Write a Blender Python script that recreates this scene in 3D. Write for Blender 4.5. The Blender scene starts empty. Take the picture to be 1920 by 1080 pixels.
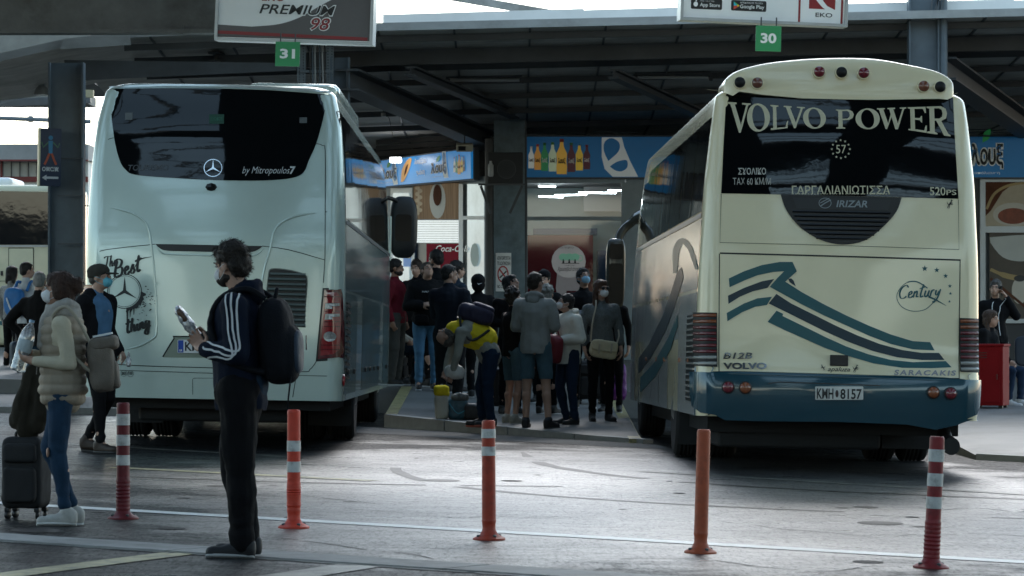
import bpy, bmesh, math, random
from math import sin, cos, pi, radians as R, sqrt, atan2
from mathutils import Vector, Matrix, Euler, noise
from mathutils.bvhtree import BVHTree
from mathutils.geometry import tessellate_polygon
random.seed(7)
SC = bpy.context.scene
C = SC.collection
# ------------------------------------------------------------ camera
CH, HZ, F = 1.34, 598.0, 6800.0          # eye height, horizon row, focal length (in 1920-wide pixels)
cd = bpy.data.cameras.new('camera'); cam = bpy.data.objects.new('camera', cd); C.objects.link(cam)
cam.location = (0, 0, CH); cam.rotation_euler = (pi/2 + math.atan((HZ-540)/F), 0, 0)
cd.sensor_width = 36; cd.lens = 36*F/1920; cd.clip_start = .5; cd.clip_end = 3000
cd.dof.use_dof = True; cd.dof.focus_distance = 30; cd.dof.aperture_fstop = 11
SC.camera = cam
# ------------------------------------------------------------ world and sun
SUN_EL, SUN_AZ = R(36), R(8)             # beyond the shops, a little to the right
w = bpy.data.worlds.new('World'); SC.world = w; w.use_nodes = True
nt = w.node_tree; bg = nt.nodes['Background']
sky = nt.nodes.new('ShaderNodeTexSky'); sky.sky_type = 'NISHITA'; sky.sun_disc = False
sky.sun_elevation = SUN_EL; sky.sun_rotation = SUN_AZ; sky.dust_density = .6; sky.air_density = 1.1; sky.ozone_density = 1.2
hs = nt.nodes.new('ShaderNodeHueSaturation'); hs.inputs['Saturation'].default_value = .85; hs.inputs['Hue'].default_value = .478
nt.links.new(sky.outputs[0], hs.inputs['Color']); nt.links.new(hs.outputs[0], bg.inputs[0])
bg.inputs[1].default_value = .15
sd = bpy.data.lights.new('sun', 'SUN'); sd.energy = .5; sd.angle = R(16); sd.color = (1, .99, .97)
sun = bpy.data.objects.new('sun', sd); C.objects.link(sun)
sun.rotation_euler = Vector((sin(SUN_AZ)*cos(SUN_EL), cos(SUN_AZ)*cos(SUN_EL), sin(SUN_EL))).to_track_quat('Z', 'Y').to_euler()
SC.view_settings.view_transform = 'Standard'; SC.view_settings.look = 'None'
SC.view_settings.exposure = 1.46; SC.view_settings.gamma = 1
SC.render.engine = 'CYCLES'
SC.cycles.use_denoising = True; SC.cycles.max_bounces = 8; SC.cycles.sample_clamp_indirect = 6
SC.cycles.caustics_reflective = False; SC.cycles.caustics_refractive = False
# ------------------------------------------------------------ where things stand
def gz(x, y=0): return -.02*max(-12, min(12, x))              # the yard falls gently to the right
def pz(x, y): return gz(x) + .035 + .034*max(0, y-40.5)           # the island platform climbs towards the shops
def pzr(x, y): return gz(x) + .05 + .03*max(0, y-37)
def pzl(x, y): return gz(x) + .05 + .03*max(0, y-45)
def P(px, py, Y): return Vector(((px-960)/F*Y, Y, CH+(HZ-py)/F*Y))
def G(px, py):                                                # the spot of ground seen at a pixel
    Y = F*CH/(py-HZ-.02*(px-960)); return Vector(((px-960)/F*Y, Y, gz((px-960)/F*Y)))
# ------------------------------------------------------------ materials
MATS = {}
def M(name, col, rough=.5, metal=0, var=.12, vs=3, bump=0, bs=60, coat=0, spec=.5, emit=0, trans=0, alpha=1, stretch=None, sheen=0, rvar=.08, dirt=0, ior=1.45, ds=1.1):
    if name in MATS: return MATS[name]
    m = bpy.data.materials.new(name); m.use_nodes = True; n = m.node_tree; b = n.nodes['Principled BSDF']; L = n.links.new
    tc = n.nodes.new('ShaderNodeTexCoord'); mp = n.nodes.new('ShaderNodeMapping'); L(tc.outputs['Object'], mp.inputs[0])
    if stretch: mp.inputs['Scale'].default_value = stretch
    no = n.nodes.new('ShaderNodeTexNoise'); no.inputs['Scale'].default_value = vs; no.inputs['Detail'].default_value = 6; no.inputs['Roughness'].default_value = .6
    L(mp.outputs[0], no.inputs['Vector'])
    mx = n.nodes.new('ShaderNodeMix'); mx.data_type = 'RGBA'; L(no.outputs['Fac'], mx.inputs[0])
    lo = [max(0, c*(1-var*1.6)) for c in col[:3]]+[1]; hi = [min(1, c*(1+var*1.6)) for c in col[:3]]+[1]
    mx.inputs[6].default_value = lo; mx.inputs[7].default_value = hi
    out = mx.outputs[2]
    if dirt:
        n2 = n.nodes.new('ShaderNodeTexNoise'); n2.inputs['Scale'].default_value = ds; n2.inputs['Detail'].default_value = 9; n2.inputs['Roughness'].default_value = .72
        L(tc.outputs['Object'], n2.inputs['Vector'])
        cr = n.nodes.new('ShaderNodeMapRange'); cr.inputs[1].default_value = .48; cr.inputs[2].default_value = .75; cr.inputs[4].default_value = dirt
        L(n2.outputs['Fac'], cr.inputs[0]); m2 = n.nodes.new('ShaderNodeMix'); m2.data_type = 'RGBA'; L(cr.outputs[0], m2.inputs[0]); L(out, m2.inputs[6])
        m2.inputs[7].default_value = (col[0]*.25+.02, col[1]*.23+.018, col[2]*.2+.014, 1); out = m2.outputs[2]
    L(out, b.inputs['Base Color'])
    mr = n.nodes.new('ShaderNodeMapRange'); mr.inputs[3].default_value = max(.02, rough-rvar); mr.inputs[4].default_value = min(1, rough+rvar)
    L(no.outputs['Fac'], mr.inputs[0]); L(mr.outputs[0], b.inputs['Roughness'])
    b.inputs['Metallic'].default_value = metal; b.inputs['Specular IOR Level'].default_value = spec
    b.inputs['Coat Weight'].default_value = coat; b.inputs['Coat Roughness'].default_value = .06
    b.inputs['Transmission Weight'].default_value = trans; b.inputs['Alpha'].default_value = alpha; b.inputs['IOR'].default_value = ior
    b.inputs['Sheen Weight'].default_value = sheen
    if emit:
        L(out, b.inputs['Emission Color']); b.inputs['Emission Strength'].default_value = emit
    if bump:
        n3 = n.nodes.new('ShaderNodeTexNoise'); n3.inputs['Scale'].default_value = bs; n3.inputs['Detail'].default_value = 5; L(mp.outputs[0], n3.inputs['Vector'])
        bp = n.nodes.new('ShaderNodeBump'); bp.inputs['Strength'].default_value = bump; bp.inputs['Distance'].default_value = .01
        L(n3.outputs['Fac'], bp.inputs['Height']); L(bp.outputs[0], b.inputs['Normal'])
    MATS[name] = m; return m
# ------------------------------------------------------------ mesh helpers
def NB(): return bmesh.new()
def obj(name, bm, m, parent=None, smooth=None, loc=None):
    bmesh.ops.recalc_face_normals(bm, faces=bm.faces) if smooth != 'keep' else None
    me = bpy.data.meshes.new(name); bm.to_mesh(me); bm.free()
    if smooth:
        for p in me.polygons: p.use_smooth = True
        if isinstance(smooth, (int, float)) and smooth is not True:
            try: me.set_sharp_from_angle(angle=R(smooth))
            except Exception: pass
    for mm in (m if isinstance(m, (list, tuple)) else [m]): me.materials.append(mm)
    o = bpy.data.objects.new(name, me); C.objects.link(o)
    if parent: o.parent = parent
    if loc: o.location = loc
    return o
def tag(o, label=None, cat=None, group=None, kind=None):
    if label: o['label'] = label
    if cat: o['category'] = cat
    if group: o['group'] = group
    if kind: o['kind'] = kind
    return o
def empty(name, loc=(0, 0, 0), rz=0, label=None, cat=None, group=None):
    o = bpy.data.objects.new(name, None); C.objects.link(o); o.location = loc; o.rotation_euler = (0, 0, rz); o.empty_display_size = .1
    return tag(o, label, cat, group)
def struct(name, bm, m, smooth=None): o = obj(name, bm, m, smooth=smooth); o['kind'] = 'structure'; return o
def add(bm, verts, faces):
    vs = [bm.verts.new(v) for v in verts]
    for f in faces:
        try: bm.faces.new([vs[i] for i in f])
        except ValueError: pass
    return vs
def box(bm, c, s, rot=None, bev=0):
    x, y, z = s[0]/2, s[1]/2, s[2]/2; c = Vector(c)
    mt = rot.to_matrix() if isinstance(rot, Euler) else rot
    b2 = NB() if bev else bm
    vs = add(b2, [(i*x, j*y, k*z) for i in (-1, 1) for j in (-1, 1) for k in (-1, 1)],
             [(0, 1, 3, 2), (4, 6, 7, 5), (0, 4, 5, 1), (2, 3, 7, 6), (0, 2, 6, 4), (1, 5, 7, 3)])
    if bev:
        bmesh.ops.recalc_face_normals(b2, faces=b2.faces)
        bmesh.ops.bevel(b2, geom=list(b2.edges), offset=bev, segments=3, profile=.6, affect='EDGES')
        for v in b2.verts: v.co = (mt @ v.co if mt else v.co) + c
        merge(bm, b2)
    else:
        for v in vs: v.co = (mt @ v.co if mt else v.co) + c
def merge(bm, b2):
    me = bpy.data.meshes.new('t'); b2.to_mesh(me); b2.free(); bm.from_mesh(me); bpy.data.meshes.remove(me)
def bar(bm, p, q, w_, h_=None, up=Vector((0, 0, 1))):
    p, q = Vector(p), Vector(q); h_ = h_ or w_; d = (q-p).normalized(); s = d.cross(up)
    if s.length < 1e-4: s = d.cross(Vector((0, 1, 0)))
    s.normalize(); u = s.cross(d)
    add(bm, [a + s*i*w_/2 + u*j*h_/2 for a in (p, q) for i in (-1, 1) for j in (-1, 1)],
        [(0, 1, 3, 2), (4, 6, 7, 5), (0, 4, 5, 1), (2, 3, 7, 6), (0, 2, 6, 4), (1, 5, 7, 3)])
def ring(bm, c, a, b, r1, r2, n): return [bm.verts.new(c + a*cos(2*pi*i/n)*r1 + b*sin(2*pi*i/n)*r2) for i in range(n)]
def skinr(bm, rs, cap0=True, cap1=True):
    n = len(rs[0])
    for A, B in zip(rs, rs[1:]):
        for i in range(n): bm.faces.new((A[i], A[(i+1) % n], B[(i+1) % n], B[i]))
    if cap0: bm.faces.new(rs[0][::-1])
    if cap1: bm.faces.new(rs[-1])
def frame(d):
    d = d.normalized(); a = d.cross(Vector((0, 0, 1)))
    if a.length < 1e-3: a = d.cross(Vector((0, 1, 0)))
    a.normalize(); return a, a.cross(d)
def tube(bm, pts, r, n=10):
    pts = [Vector(p) for p in pts]; rs = []
    for i, p in enumerate(pts):
        d = (pts[min(i+1, len(pts)-1)]-pts[max(i-1, 0)])
        a, b = frame(d)
        if rs and a.dot(pa) < 0: a, b = -a, -b
        pa = a; rr = r[i] if isinstance(r, (list, tuple)) else r
        rs.append(ring(bm, p, a, b, rr, rr, n))
    skinr(bm, rs)
def lathe(bm, prof, c=(0, 0, 0), n=24, axis=None):
    c = Vector(c); a, b, d = Vector((1, 0, 0)), Vector((0, 1, 0)), Vector((0, 0, 1))
    if axis is not None: d = Vector(axis).normalized(); a, b = frame(d)
    skinr(bm, [ring(bm, c+d*z, a, b, max(r, 1e-4), max(r, 1e-4), n) for r, z in prof])
def ell(bm, c, r, rot=None, n=14):
    r = Vector(r) if not isinstance(r, (int, float)) else Vector((r, r, r))
    mt = Matrix.Translation(Vector(c)) @ (rot.to_4x4() if rot else Matrix.Identity(4)) @ Matrix.Diagonal((r.x, r.y, r.z, 1))
    bmesh.ops.create_uvsphere(bm, u_segments=n, v_segments=max(6, n*2//3), radius=1, matrix=mt)
def cap(bm, p, q, r1, r2=None, fl=1, n=12):                     # tapered capsule
    p, q = Vector(p), Vector(q); r2 = r2 if r2 is not None else r1; d = q-p; L_ = d.length
    if L_ < 1e-5: return ell(bm, p, r1, n=n)
    a, b = frame(d); d = d/L_; rs = []
    for t in (-88, -60, -30, 0): rs.append(ring(bm, p + d*r1*sin(R(t)), a, b, r1*cos(R(t)), r1*cos(R(t))*fl, n))
    for t in (0, 30, 60, 88): rs.append(ring(bm, q + d*r2*sin(R(t)), a, b, r2*cos(R(t)), r2*cos(R(t))*fl, n))
    skinr(bm, rs)
def remesh(bm, vox, smooth=2, disp=None):
    me = bpy.data.meshes.new('t'); bm.to_mesh(me); bm.free(); o = bpy.data.objects.new('t', me); C.objects.link(o)
    md = o.modifiers.new('r', 'REMESH'); md.mode = 'VOXEL'; md.voxel_size = vox
    if smooth: s = o.modifiers.new('s', 'SMOOTH'); s.factor = .5; s.iterations = smooth
    dg = bpy.context.evaluated_depsgraph_get(); dg.update(); m2 = bpy.data.meshes.new_from_object(o.evaluated_get(dg))
    bpy.data.objects.remove(o); bpy.data.meshes.remove(me)
    b = NB(); b.from_mesh(m2); bpy.data.meshes.remove(m2)
    if disp:
        b.normal_update()
        for v in b.verts: v.co += v.normal*disp(v.co)
    return b
def sbox(bm, c, s, e=.35, rot=None, n=20):                     # super-ellipsoid, a soft box
    b = NB(); bmesh.ops.create_uvsphere(b, u_segments=n, v_segments=n, radius=1)
    c = Vector(c); f = lambda t: math.copysign(abs(t)**e, t)
    for v in b.verts:
        r = max(sqrt(v.co.x**2+v.co.y**2), 1e-6); ct = r; x, y = v.co.x/r, v.co.y/r
        p = Vector((f(x)*f(ct)*s[0]/2, f(y)*f(ct)*s[1]/2, f(v.co.z)*s[2]/2)); v.co = (rot @ p if rot else p)+c
    merge(bm, b)
# ------------------------------------------------------------ flat shapes: text and outlines, laid on any surface
def text2d(s, size=1, bold=0, shear=0, space=1):
    cu = bpy.data.curves.new('t', 'FONT'); cu.body = s; cu.size = size; cu.offset = bold; cu.shear = shear; cu.space_character = space; cu.resolution_u = 3
    o = bpy.data.objects.new('t', cu); C.objects.link(o); dg = bpy.context.evaluated_depsgraph_get(); dg.update()
    me = bpy.data.meshes.new_from_object(o.evaluated_get(dg)); b = NB(); b.from_mesh(me)
    bpy.data.objects.remove(o); bpy.data.curves.remove(cu); bpy.data.meshes.remove(me); return b
def fit(b, x0, x1, y0, y1, rot=0):                             # scale a flat mesh into a box (y1 may be below y0 in picture rows)
    xs = [v.co.x for v in b.verts]; ys = [v.co.y for v in b.verts]; ax, bx, ay, by = min(xs), max(xs), min(ys), max(ys)
    cx, cy = (x0+x1)/2, (y0+y1)/2
    for v in b.verts:
        x = x0+(v.co.x-ax)/(bx-ax)*(x1-x0); y = y0+(v.co.y-ay)/(by-ay)*(y1-y0)
        if rot: dx, dy = x-cx, y-cy; x, y = cx+dx*cos(rot)-dy*sin(rot), cy+dx*sin(rot)+dy*cos(rot)
        v.co = (x, y, 0)
    return b
def T(s, x0, x1, ybot, ytop, bold=0, shear=0, rot=0, space=1): return fit(text2d(s, 1, bold, shear, space), x0, x1, ybot, ytop, rot)
def poly(pts, b=None, z=0):
    b = b or NB(); q = [p for i, p in enumerate(pts) if math.hypot(p[0]-pts[i-1][0], p[1]-pts[i-1][1]) > 1e-7]
    vs = [b.verts.new((p[0], p[1], z)) for p in q]
    for t in tessellate_polygon([[Vector((p[0], p[1], 0)) for p in q]]):
        try: b.faces.new([vs[i] for i in t])
        except ValueError: pass
    return b
def stroke(pts, wd, b=None, z=0):                              # polyline ribbon of varying width
    b = b or NB(); A = []
    for i, p in enumerate(pts):
        q0, q1 = pts[max(i-1, 0)], pts[min(i+1, len(pts)-1)]; dx, dy = q1[0]-q0[0], q1[1]-q0[1]; l = math.hypot(dx, dy) or 1
        ww = (wd[i] if isinstance(wd, (list, tuple)) else wd)/2
        A.append((b.verts.new((p[0]-dy/l*ww, p[1]+dx/l*ww, z)), b.verts.new((p[0]+dy/l*ww, p[1]-dx/l*ww, z))))
    for u, v in zip(A, A[1:]): b.faces.new((u[0], u[1], v[1], v[0]))
    return b
def annulus(cx, cy, rx, ry, wx, wy=None, b=None, n=32, z=0):
    b = b or NB(); wy = wx if wy is None else wy
    o = [b.verts.new((cx+rx*cos(2*pi*i/n), cy+ry*sin(2*pi*i/n), z)) for i in range(n)]
    k = [b.verts.new((cx+(rx-wx)*cos(2*pi*i/n), cy+(ry-wy)*sin(2*pi*i/n), z)) for i in range(n)]
    for i in range(n): b.faces.new((o[i], o[(i+1) % n], k[(i+1) % n], k[i]))
    return b
GLY = {'T': (.75, [[(.0, .86), (.3, .97), (.95, .92)], [(.55, .95), (.42, .45), (.25, .04), (.05, .12)]]), 'h': (.5, [[(.22, 1), (.08, .5), (0, 0)], [(.05, .25), (.28, .5), (.33, .3), (.33, .02), (.5, .1)]]), 'e': (.42, [[(.0, .2), (.3, .32), (.27, .5), (.08, .38), (.08, .06), (.26, .0), (.44, .15)]]),
 'B': (.72, [[(.28, .98), (.12, .5), (.02, 0)], [(-.02, .8), (.3, 1.06), (.62, .9), (.5, .6), (.2, .52)], [(.2, .52), (.6, .5), (.58, .12), (.25, -.04), (.0, .06)]]), 's': (.36, [[(.0, .08), (.22, .52), (.2, .32), (.32, .14), (.18, -.02), (.0, .05)]]), 't': (.4, [[(.28, 1.0), (.12, .3), (.16, .0), (.36, .1)], [(-.05, .66), (.2, .72), (.48, .78)]]),
 'i': (.25, [[(.1, .5), (.02, .12), (.12, 0), (.25, .1)], [(.16, .72), (.19, .78)]]), 'n': (.46, [[(.08, .5), (.0, 0)], [(.04, .28), (.26, .5), (.3, .3), (.29, .04), (.46, .08)]]), 'g': (.5, [[(.36, .45), (.14, .5), (.02, .25), (.14, .03), (.36, .38)], [(.42, .5), (.34, .0), (.2, -.45), (-.05, -.35), (.1, -.1), (.55, .12)]]),
 'C': (.7, [[(.72, .8), (.5, 1), (.15, .8), (.0, .4), (.15, .02), (.45, .0), (.62, .15)]]), 'u': (.46, [[(.08, .5), (.02, .15), (.14, 0), (.3, .2), (.38, .5)], [(.38, .5), (.32, .08), (.46, .06)]]), 'r': (.34, [[(.08, .5), (.0, 0)], [(.04, .28), (.2, .52), (.32, .46)]]), 'y': (.46, [[(.08, .5), (.06, .18), (.2, .1), (.36, .4)], [(.46, .55), (.28, -.1), (.0, -.48), (-.1, -.36)]])}
def script(word, x0, x1, ybot, yx, wt, slant=.25, rot=0):        # brush lettering: ybot baseline, yx top of the tall letters
    b = NB(); tot = sum(GLY[c][0]+.06 for c in word); sx = (x1-x0)/tot; sy = yx-ybot; cx, cy = (x0+x1)/2, (ybot+yx)/2; u = 0; lay_ = 0
    for c in word:
        for st in GLY[c][1]:
            pts = cr([(u+x+slant*y*abs(sy/sx), y) for x, y in st], 5); q = [(x0+x*sx, ybot+y*sy) for x, y in pts]
            q = [(cx+(x-cx)*cos(rot)-(y-cy)*sin(rot), cy+(x-cx)*sin(rot)+(y-cy)*cos(rot)) for x, y in q]
            ws = [wt*(.45+.75*min(1, abs(q[min(i+1, len(q)-1)][1]-q[max(i-1, 0)][1])/(math.hypot(q[min(i+1, len(q)-1)][0]-q[max(i-1, 0)][0], q[min(i+1, len(q)-1)][1]-q[max(i-1, 0)][1])+1e-6)))*(1 if 0 < i < len(q)-1 else .5) for i in range(len(q))]
            stroke(q, ws, b, lay_*.0003); lay_ += 1
        u += GLY[c][0]+.06
    return b
def disc(cx, cy, rx, ry=None, b=None, n=20, z=0): return poly([(cx+rx*cos(2*pi*i/n), cy+(ry or rx)*sin(2*pi*i/n)) for i in range(n)], b, z)
def star(cx, cy, r, k=5, inner=.42, b=None, ph=-pi/2, z=0): return poly([(cx+r*(1 if i % 2 == 0 else inner)*cos(ph+pi*i/k), cy+r*(1 if i % 2 == 0 else inner)*sin(ph+pi*i/k)) for i in range(2*k)], b, z)
def rrect(x0, x1, y0, y1, r, n=5):
    o = []
    for cx, cy, a in ((x1-r, y1-r, 0), (x0+r, y1-r, 90), (x0+r, y0+r, 180), (x1-r, y0+r, 270)):
        o += [(cx+r*cos(R(a+90*i/n)), cy+r*sin(R(a+90*i/n))) for i in range(n+1)]
    return o
def cr(pts, n=5):                                              # smooth curve through points
    o = []; N = len(pts)
    for i in range(N-1):
        p0, p1, p2, p3 = pts[max(i-1, 0)], pts[i], pts[i+1], pts[min(i+2, N-1)]
        for k in range(n):
            t = k/n
            o.append(tuple(.5*(2*p1[j]+(p2[j]-p0[j])*t+(2*p0[j]-5*p1[j]+4*p2[j]-p3[j])*t*t+(3*p1[j]-p0[j]-3*p2[j]+p3[j])*t**3) for j in range(len(p1))))
    return o+[tuple(pts[-1])]
def lay(name, b, fn, m, parent, off=.004, conv=None, grid=0, thick=0, smooth=True):
    """put a flat mesh b (u,v) on the surface fn(u,v,off); conv turns picture units into surface units"""
    for v in b.verts:
        if conv: u = conv(v.co.x, v.co.y); v.co.x, v.co.y = u[0], u[1]
    if grid:
        for ax in (0, 1):
            lo = min(v.co[ax] for v in b.verts); hi = max(v.co[ax] for v in b.verts); k = math.ceil(lo/grid)
            nrm = Vector((1, 0, 0)) if ax == 0 else Vector((0, 1, 0))
            while k*grid < hi:
                bmesh.ops.bisect_plane(b, geom=list(b.verts)+list(b.edges)+list(b.faces), plane_co=nrm*(k*grid+.0007), plane_no=nrm); k += 1
    if thick:
        r = bmesh.ops.extrude_face_region(b, geom=list(b.faces)); top = [v for v in r['geom'] if isinstance(v, bmesh.types.BMVert)]
        for v in top: v.co.z += thick
    for v in b.verts: v.co = fn(v.co.x, v.co.y, off+v.co.z)
    return obj(name, b, m, parent, smooth=30 if smooth else None)
def plane_fn(o, ux, uy):                                        # flat board: origin, unit right, unit up; off goes along right x up reversed
    o, ux, uy = Vector(o), Vector(ux).normalized(), Vector(uy).normalized(); n = ux.cross(uy)
    return lambda u, v, off: o+ux*u+uy*v+n*off
# ------------------------------------------------------------ shared materials
ASPH = M('asphalt', (.055, .056, .058), .42)
def ground_mat():
    m = bpy.data.materials.new('yard_asphalt'); m.use_nodes = True; n = m.node_tree; b = n.nodes['Principled BSDF']; L = n.links.new
    tc = n.nodes.new('ShaderNodeTexCoord')
    def nz(scale, det, st=(1, 1, 1), rz=0, rough=.6):
        mp = n.nodes.new('ShaderNodeMapping'); mp.inputs['Scale'].default_value = st; mp.inputs['Rotation'].default_value = (0, 0, rz); L(tc.outputs['Object'], mp.inputs[0])
        t = n.nodes.new('ShaderNodeTexNoise'); t.inputs['Scale'].default_value = scale; t.inputs['Detail'].default_value = det; t.inputs['Roughness'].default_value = rough
        L(mp.outputs[0], t.inputs['Vector']); return t.outputs['Fac']
    def rng(v, a, c, d, e):
        r = n.nodes.new('ShaderNodeMapRange'); r.inputs[1].default_value = a; r.inputs[2].default_value = c; r.inputs[3].default_value = d; r.inputs[4].default_value = e; L(v, r.inputs[0]); return r.outputs[0]
    def mix(f, A, B, blend='MIX'):
        x = n.nodes.new('ShaderNodeMix'); x.data_type = 'RGBA'; x.blend_type = blend; L(f, x.inputs[0])
        for i, k in ((6, A), (7, B)):
            if isinstance(k, tuple): x.inputs[i].default_value = k+(1,)
            else: L(k, x.inputs[i])
        return x.outputs[2]
    big = nz(.35, 6); mid = nz(2.2, 8, rough=.7); fine = nz(75, 4); strk = nz(1.6, 9, (.4, 2.0, 1), R(8), .75); strk2 = nz(2.4, 9, (.3, 2.2, 1), R(-3), .75); spots = nz(9, 2)
    c = mix(rng(mid, .3, .75, 0, 1), (.009, .010, .011), (.023, .024, .025))
    c = mix(rng(big, .4, .65, 0, .6), c, (.018, .018, .019))
    c = mix(rng(strk, .55, .75, 0, .55), c, (.075, .076, .077))
    c = mix(rng(strk2, .58, .72, 0, .6), c, (.013, .013, .014))
    c = mix(rng(spots, .70, .76, 0, .75), c, (.015, .015, .016))
    c = mix(rng(fine, .3, .7, 0, .45), c, (.06, .061, .06))
    grit2 = nz(34, 4, (1, .2, 1), 0, .75); c = mix(rng(grit2, .54, .70, 0, .8), c, (.075, .077, .077)); c = mix(rng(grit2, .30, .44, .7, 0), c, (.008, .008, .009))
    L(c, b.inputs['Base Color'])
    ad = n.nodes.new('ShaderNodeMath'); ad.operation = 'ADD'; L(rng(mid, .3, .7, .25, .36), ad.inputs[0]); L(rng(strk, .35, .7, -.05, .14), ad.inputs[1])
    sp = nz(.5, 5); ge = n.nodes.new('ShaderNodeVectorMath'); ge.operation = 'SUBTRACT'; L(tc.outputs['Object'], ge.inputs[0]); ge.inputs[1].default_value = (1.3, 28.5, 0)
    g2 = n.nodes.new('ShaderNodeVectorMath'); g2.operation = 'MULTIPLY'; L(ge.outputs[0], g2.inputs[0]); g2.inputs[1].default_value = (1/4.2, 1/9, 0)
    g3 = n.nodes.new('ShaderNodeVectorMath'); g3.operation = 'LENGTH'; L(g2.outputs[0], g3.inputs[0])
    g4 = n.nodes.new('ShaderNodeMath'); g4.operation = 'ADD'; L(g3.outputs['Value'], g4.inputs[0]); L(rng(sp, .2, .8, -.45, .45), g4.inputs[1])
    grit = nz(46, 3, (1, .15, 1), 0, .7); g5 = n.nodes.new('ShaderNodeMath'); g5.operation = 'MULTIPLY'; L(rng(g4.outputs[0], .4, 1.1, 2.2, .04), g5.inputs[0]); L(rng(grit, .36, .64, .15, 1.55), g5.inputs[1]); L(g5.outputs[0], b.inputs['Specular IOR Level'])  # specular raised in an ellipse to paint the sheen between the coaches
    L(ad.outputs[0], b.inputs['Roughness'])
    bp = n.nodes.new('ShaderNodeBump'); bp.inputs['Strength'].default_value = .55; bp.inputs['Distance'].default_value = .008; L(nz(95, 4, rough=.7), bp.inputs['Height'])
    bp2 = n.nodes.new('ShaderNodeBump'); bp2.inputs['Strength'].default_value = .25; bp2.inputs['Distance'].default_value = .02; L(nz(5, 5), bp2.inputs['Height']); L(bp.outputs[0], bp2.inputs['Normal'])
    L(bp2.outputs[0], b.inputs['Normal']); return m
YARD = ground_mat()
PAVE = M('worn_concrete_paving', (.15, .15, .145), .6, var=.3, vs=1.5, bump=.3, bs=60, dirt=.7, rvar=.15)
KERB = M('kerb_concrete', (.28, .28, .27), .7, var=.3, vs=5, bump=.4, bs=40, dirt=.6)
def worn(name, col, lo=.42, hi=.62, under=(.06, .06, .062)):     # road paint worn through to the asphalt
    m = M(name, col, .42, var=.15, vs=2, bump=.2, bs=90, spec=.5); n = m.node_tree; b = n.nodes['Principled BSDF']
    src = b.inputs['Base Color'].links[0].from_socket; tc = n.nodes.new('ShaderNodeTexCoord'); t = n.nodes.new('ShaderNodeTexNoise')
    t.inputs['Scale'].default_value = 7; t.inputs['Detail'].default_value = 12; t.inputs['Roughness'].default_value = .8; n.links.new(tc.outputs['Object'], t.inputs['Vector'])
    r = n.nodes.new('ShaderNodeMapRange'); r.inputs[1].default_value = lo; r.inputs[2].default_value = hi; n.links.new(t.outputs['Fac'], r.inputs[0])
    x = n.nodes.new('ShaderNodeMix'); x.data_type = 'RGBA'; n.links.new(r.outputs[0], x.inputs[0]); n.links.new(src, x.inputs[6]); x.inputs[7].default_value = under+(1,)
    n.links.new(x.outputs[2], b.inputs['Base Color']); return m
WLINE = worn('worn_white_paint', (.75, .75, .72), .55, .8)
YLINE = worn('worn_yellow_paint', (.42, .37, .17), .45, .66)
FLINE = worn('faded_paint', (.26, .25, .20), .4, .6)
STEEL = M('painted_blue_grey_steel', (.10, .125, .145), .5, var=.25, vs=2.5, dirt=.45, bump=.1)
DSTEEL = M('dark_sooty_steel', (.07, .075, .08), .55, var=.3, vs=2, dirt=.5)
GIRD = M('grimy_girder_steel', (.13, .13, .125), .65, var=.35, vs=3, dirt=.95, bump=.3, bs=30)
FASC = M('galvanised_fascia', (.32, .32, .31), .5, metal=.2, var=.2, vs=2, dirt=.5, stretch=(1, 1, 4))
SOFF = M('sooty_roof_sheet', (.50, .48, .44), .75, var=.3, vs=1.3, dirt=.6, stretch=(1, 6, 1))
BLACK = M('black_plastic', (.012, .012, .013), .35, var=.2)
RUBB = M('tyre_rubber', (.018, .018, .018), .8, var=.3, bump=.2, bs=40)
GLASSB = M('dark_tinted_glass', (.004, .005, .006), .03, spec=.45, var=.1, rvar=.015, coat=.0, bump=.12, bs=2)
MIRR = M('mirror_glass', (.006, .007, .008), .12, var=.02, rvar=.01, spec=.12)  # dark reflection put into a near-black, weakly reflecting colour
WHITE = M('white_paint', (.75, .76, .75), .45, var=.06)
WGLOSS = M('white_vinyl', (.82, .82, .80), .35, var=.04)
INK = M('black_vinyl', (.012, .013, .014), .35, var=.1)
CHROME = M('chrome', (.62, .63, .64), .12, metal=1, var=.08)
ALU = M('aluminium_frame', (.38, .40, .41), .35, metal=.55, var=.12, dirt=.2)
def glass(name, tint=(.9, .95, .95), a=.12):
    m = bpy.data.materials.new(name); m.use_nodes = True; n = m.node_tree; b = n.nodes['Principled BSDF']; out = n.nodes['Material Output']
    tr = n.nodes.new('ShaderNodeBsdfTransparent'); tr.inputs[0].default_value = tint+(1,); gl = n.nodes.new('ShaderNodeBsdfGlossy'); gl.inputs['Roughness'].default_value = .03
    fr = n.nodes.new('ShaderNodeFresnel'); fr.inputs[0].default_value = 1.6; mx = n.nodes.new('ShaderNodeMixShader'); n.links.new(fr.outputs[0], mx.inputs[0]); n.links.new(tr.outputs[0], mx.inputs[1]); n.links.new(gl.outputs[0], mx.inputs[2])
    n.links.new(mx.outputs[0], out.inputs[0]); n.nodes.remove(b); return m
PANE = glass('shop_glass')
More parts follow.
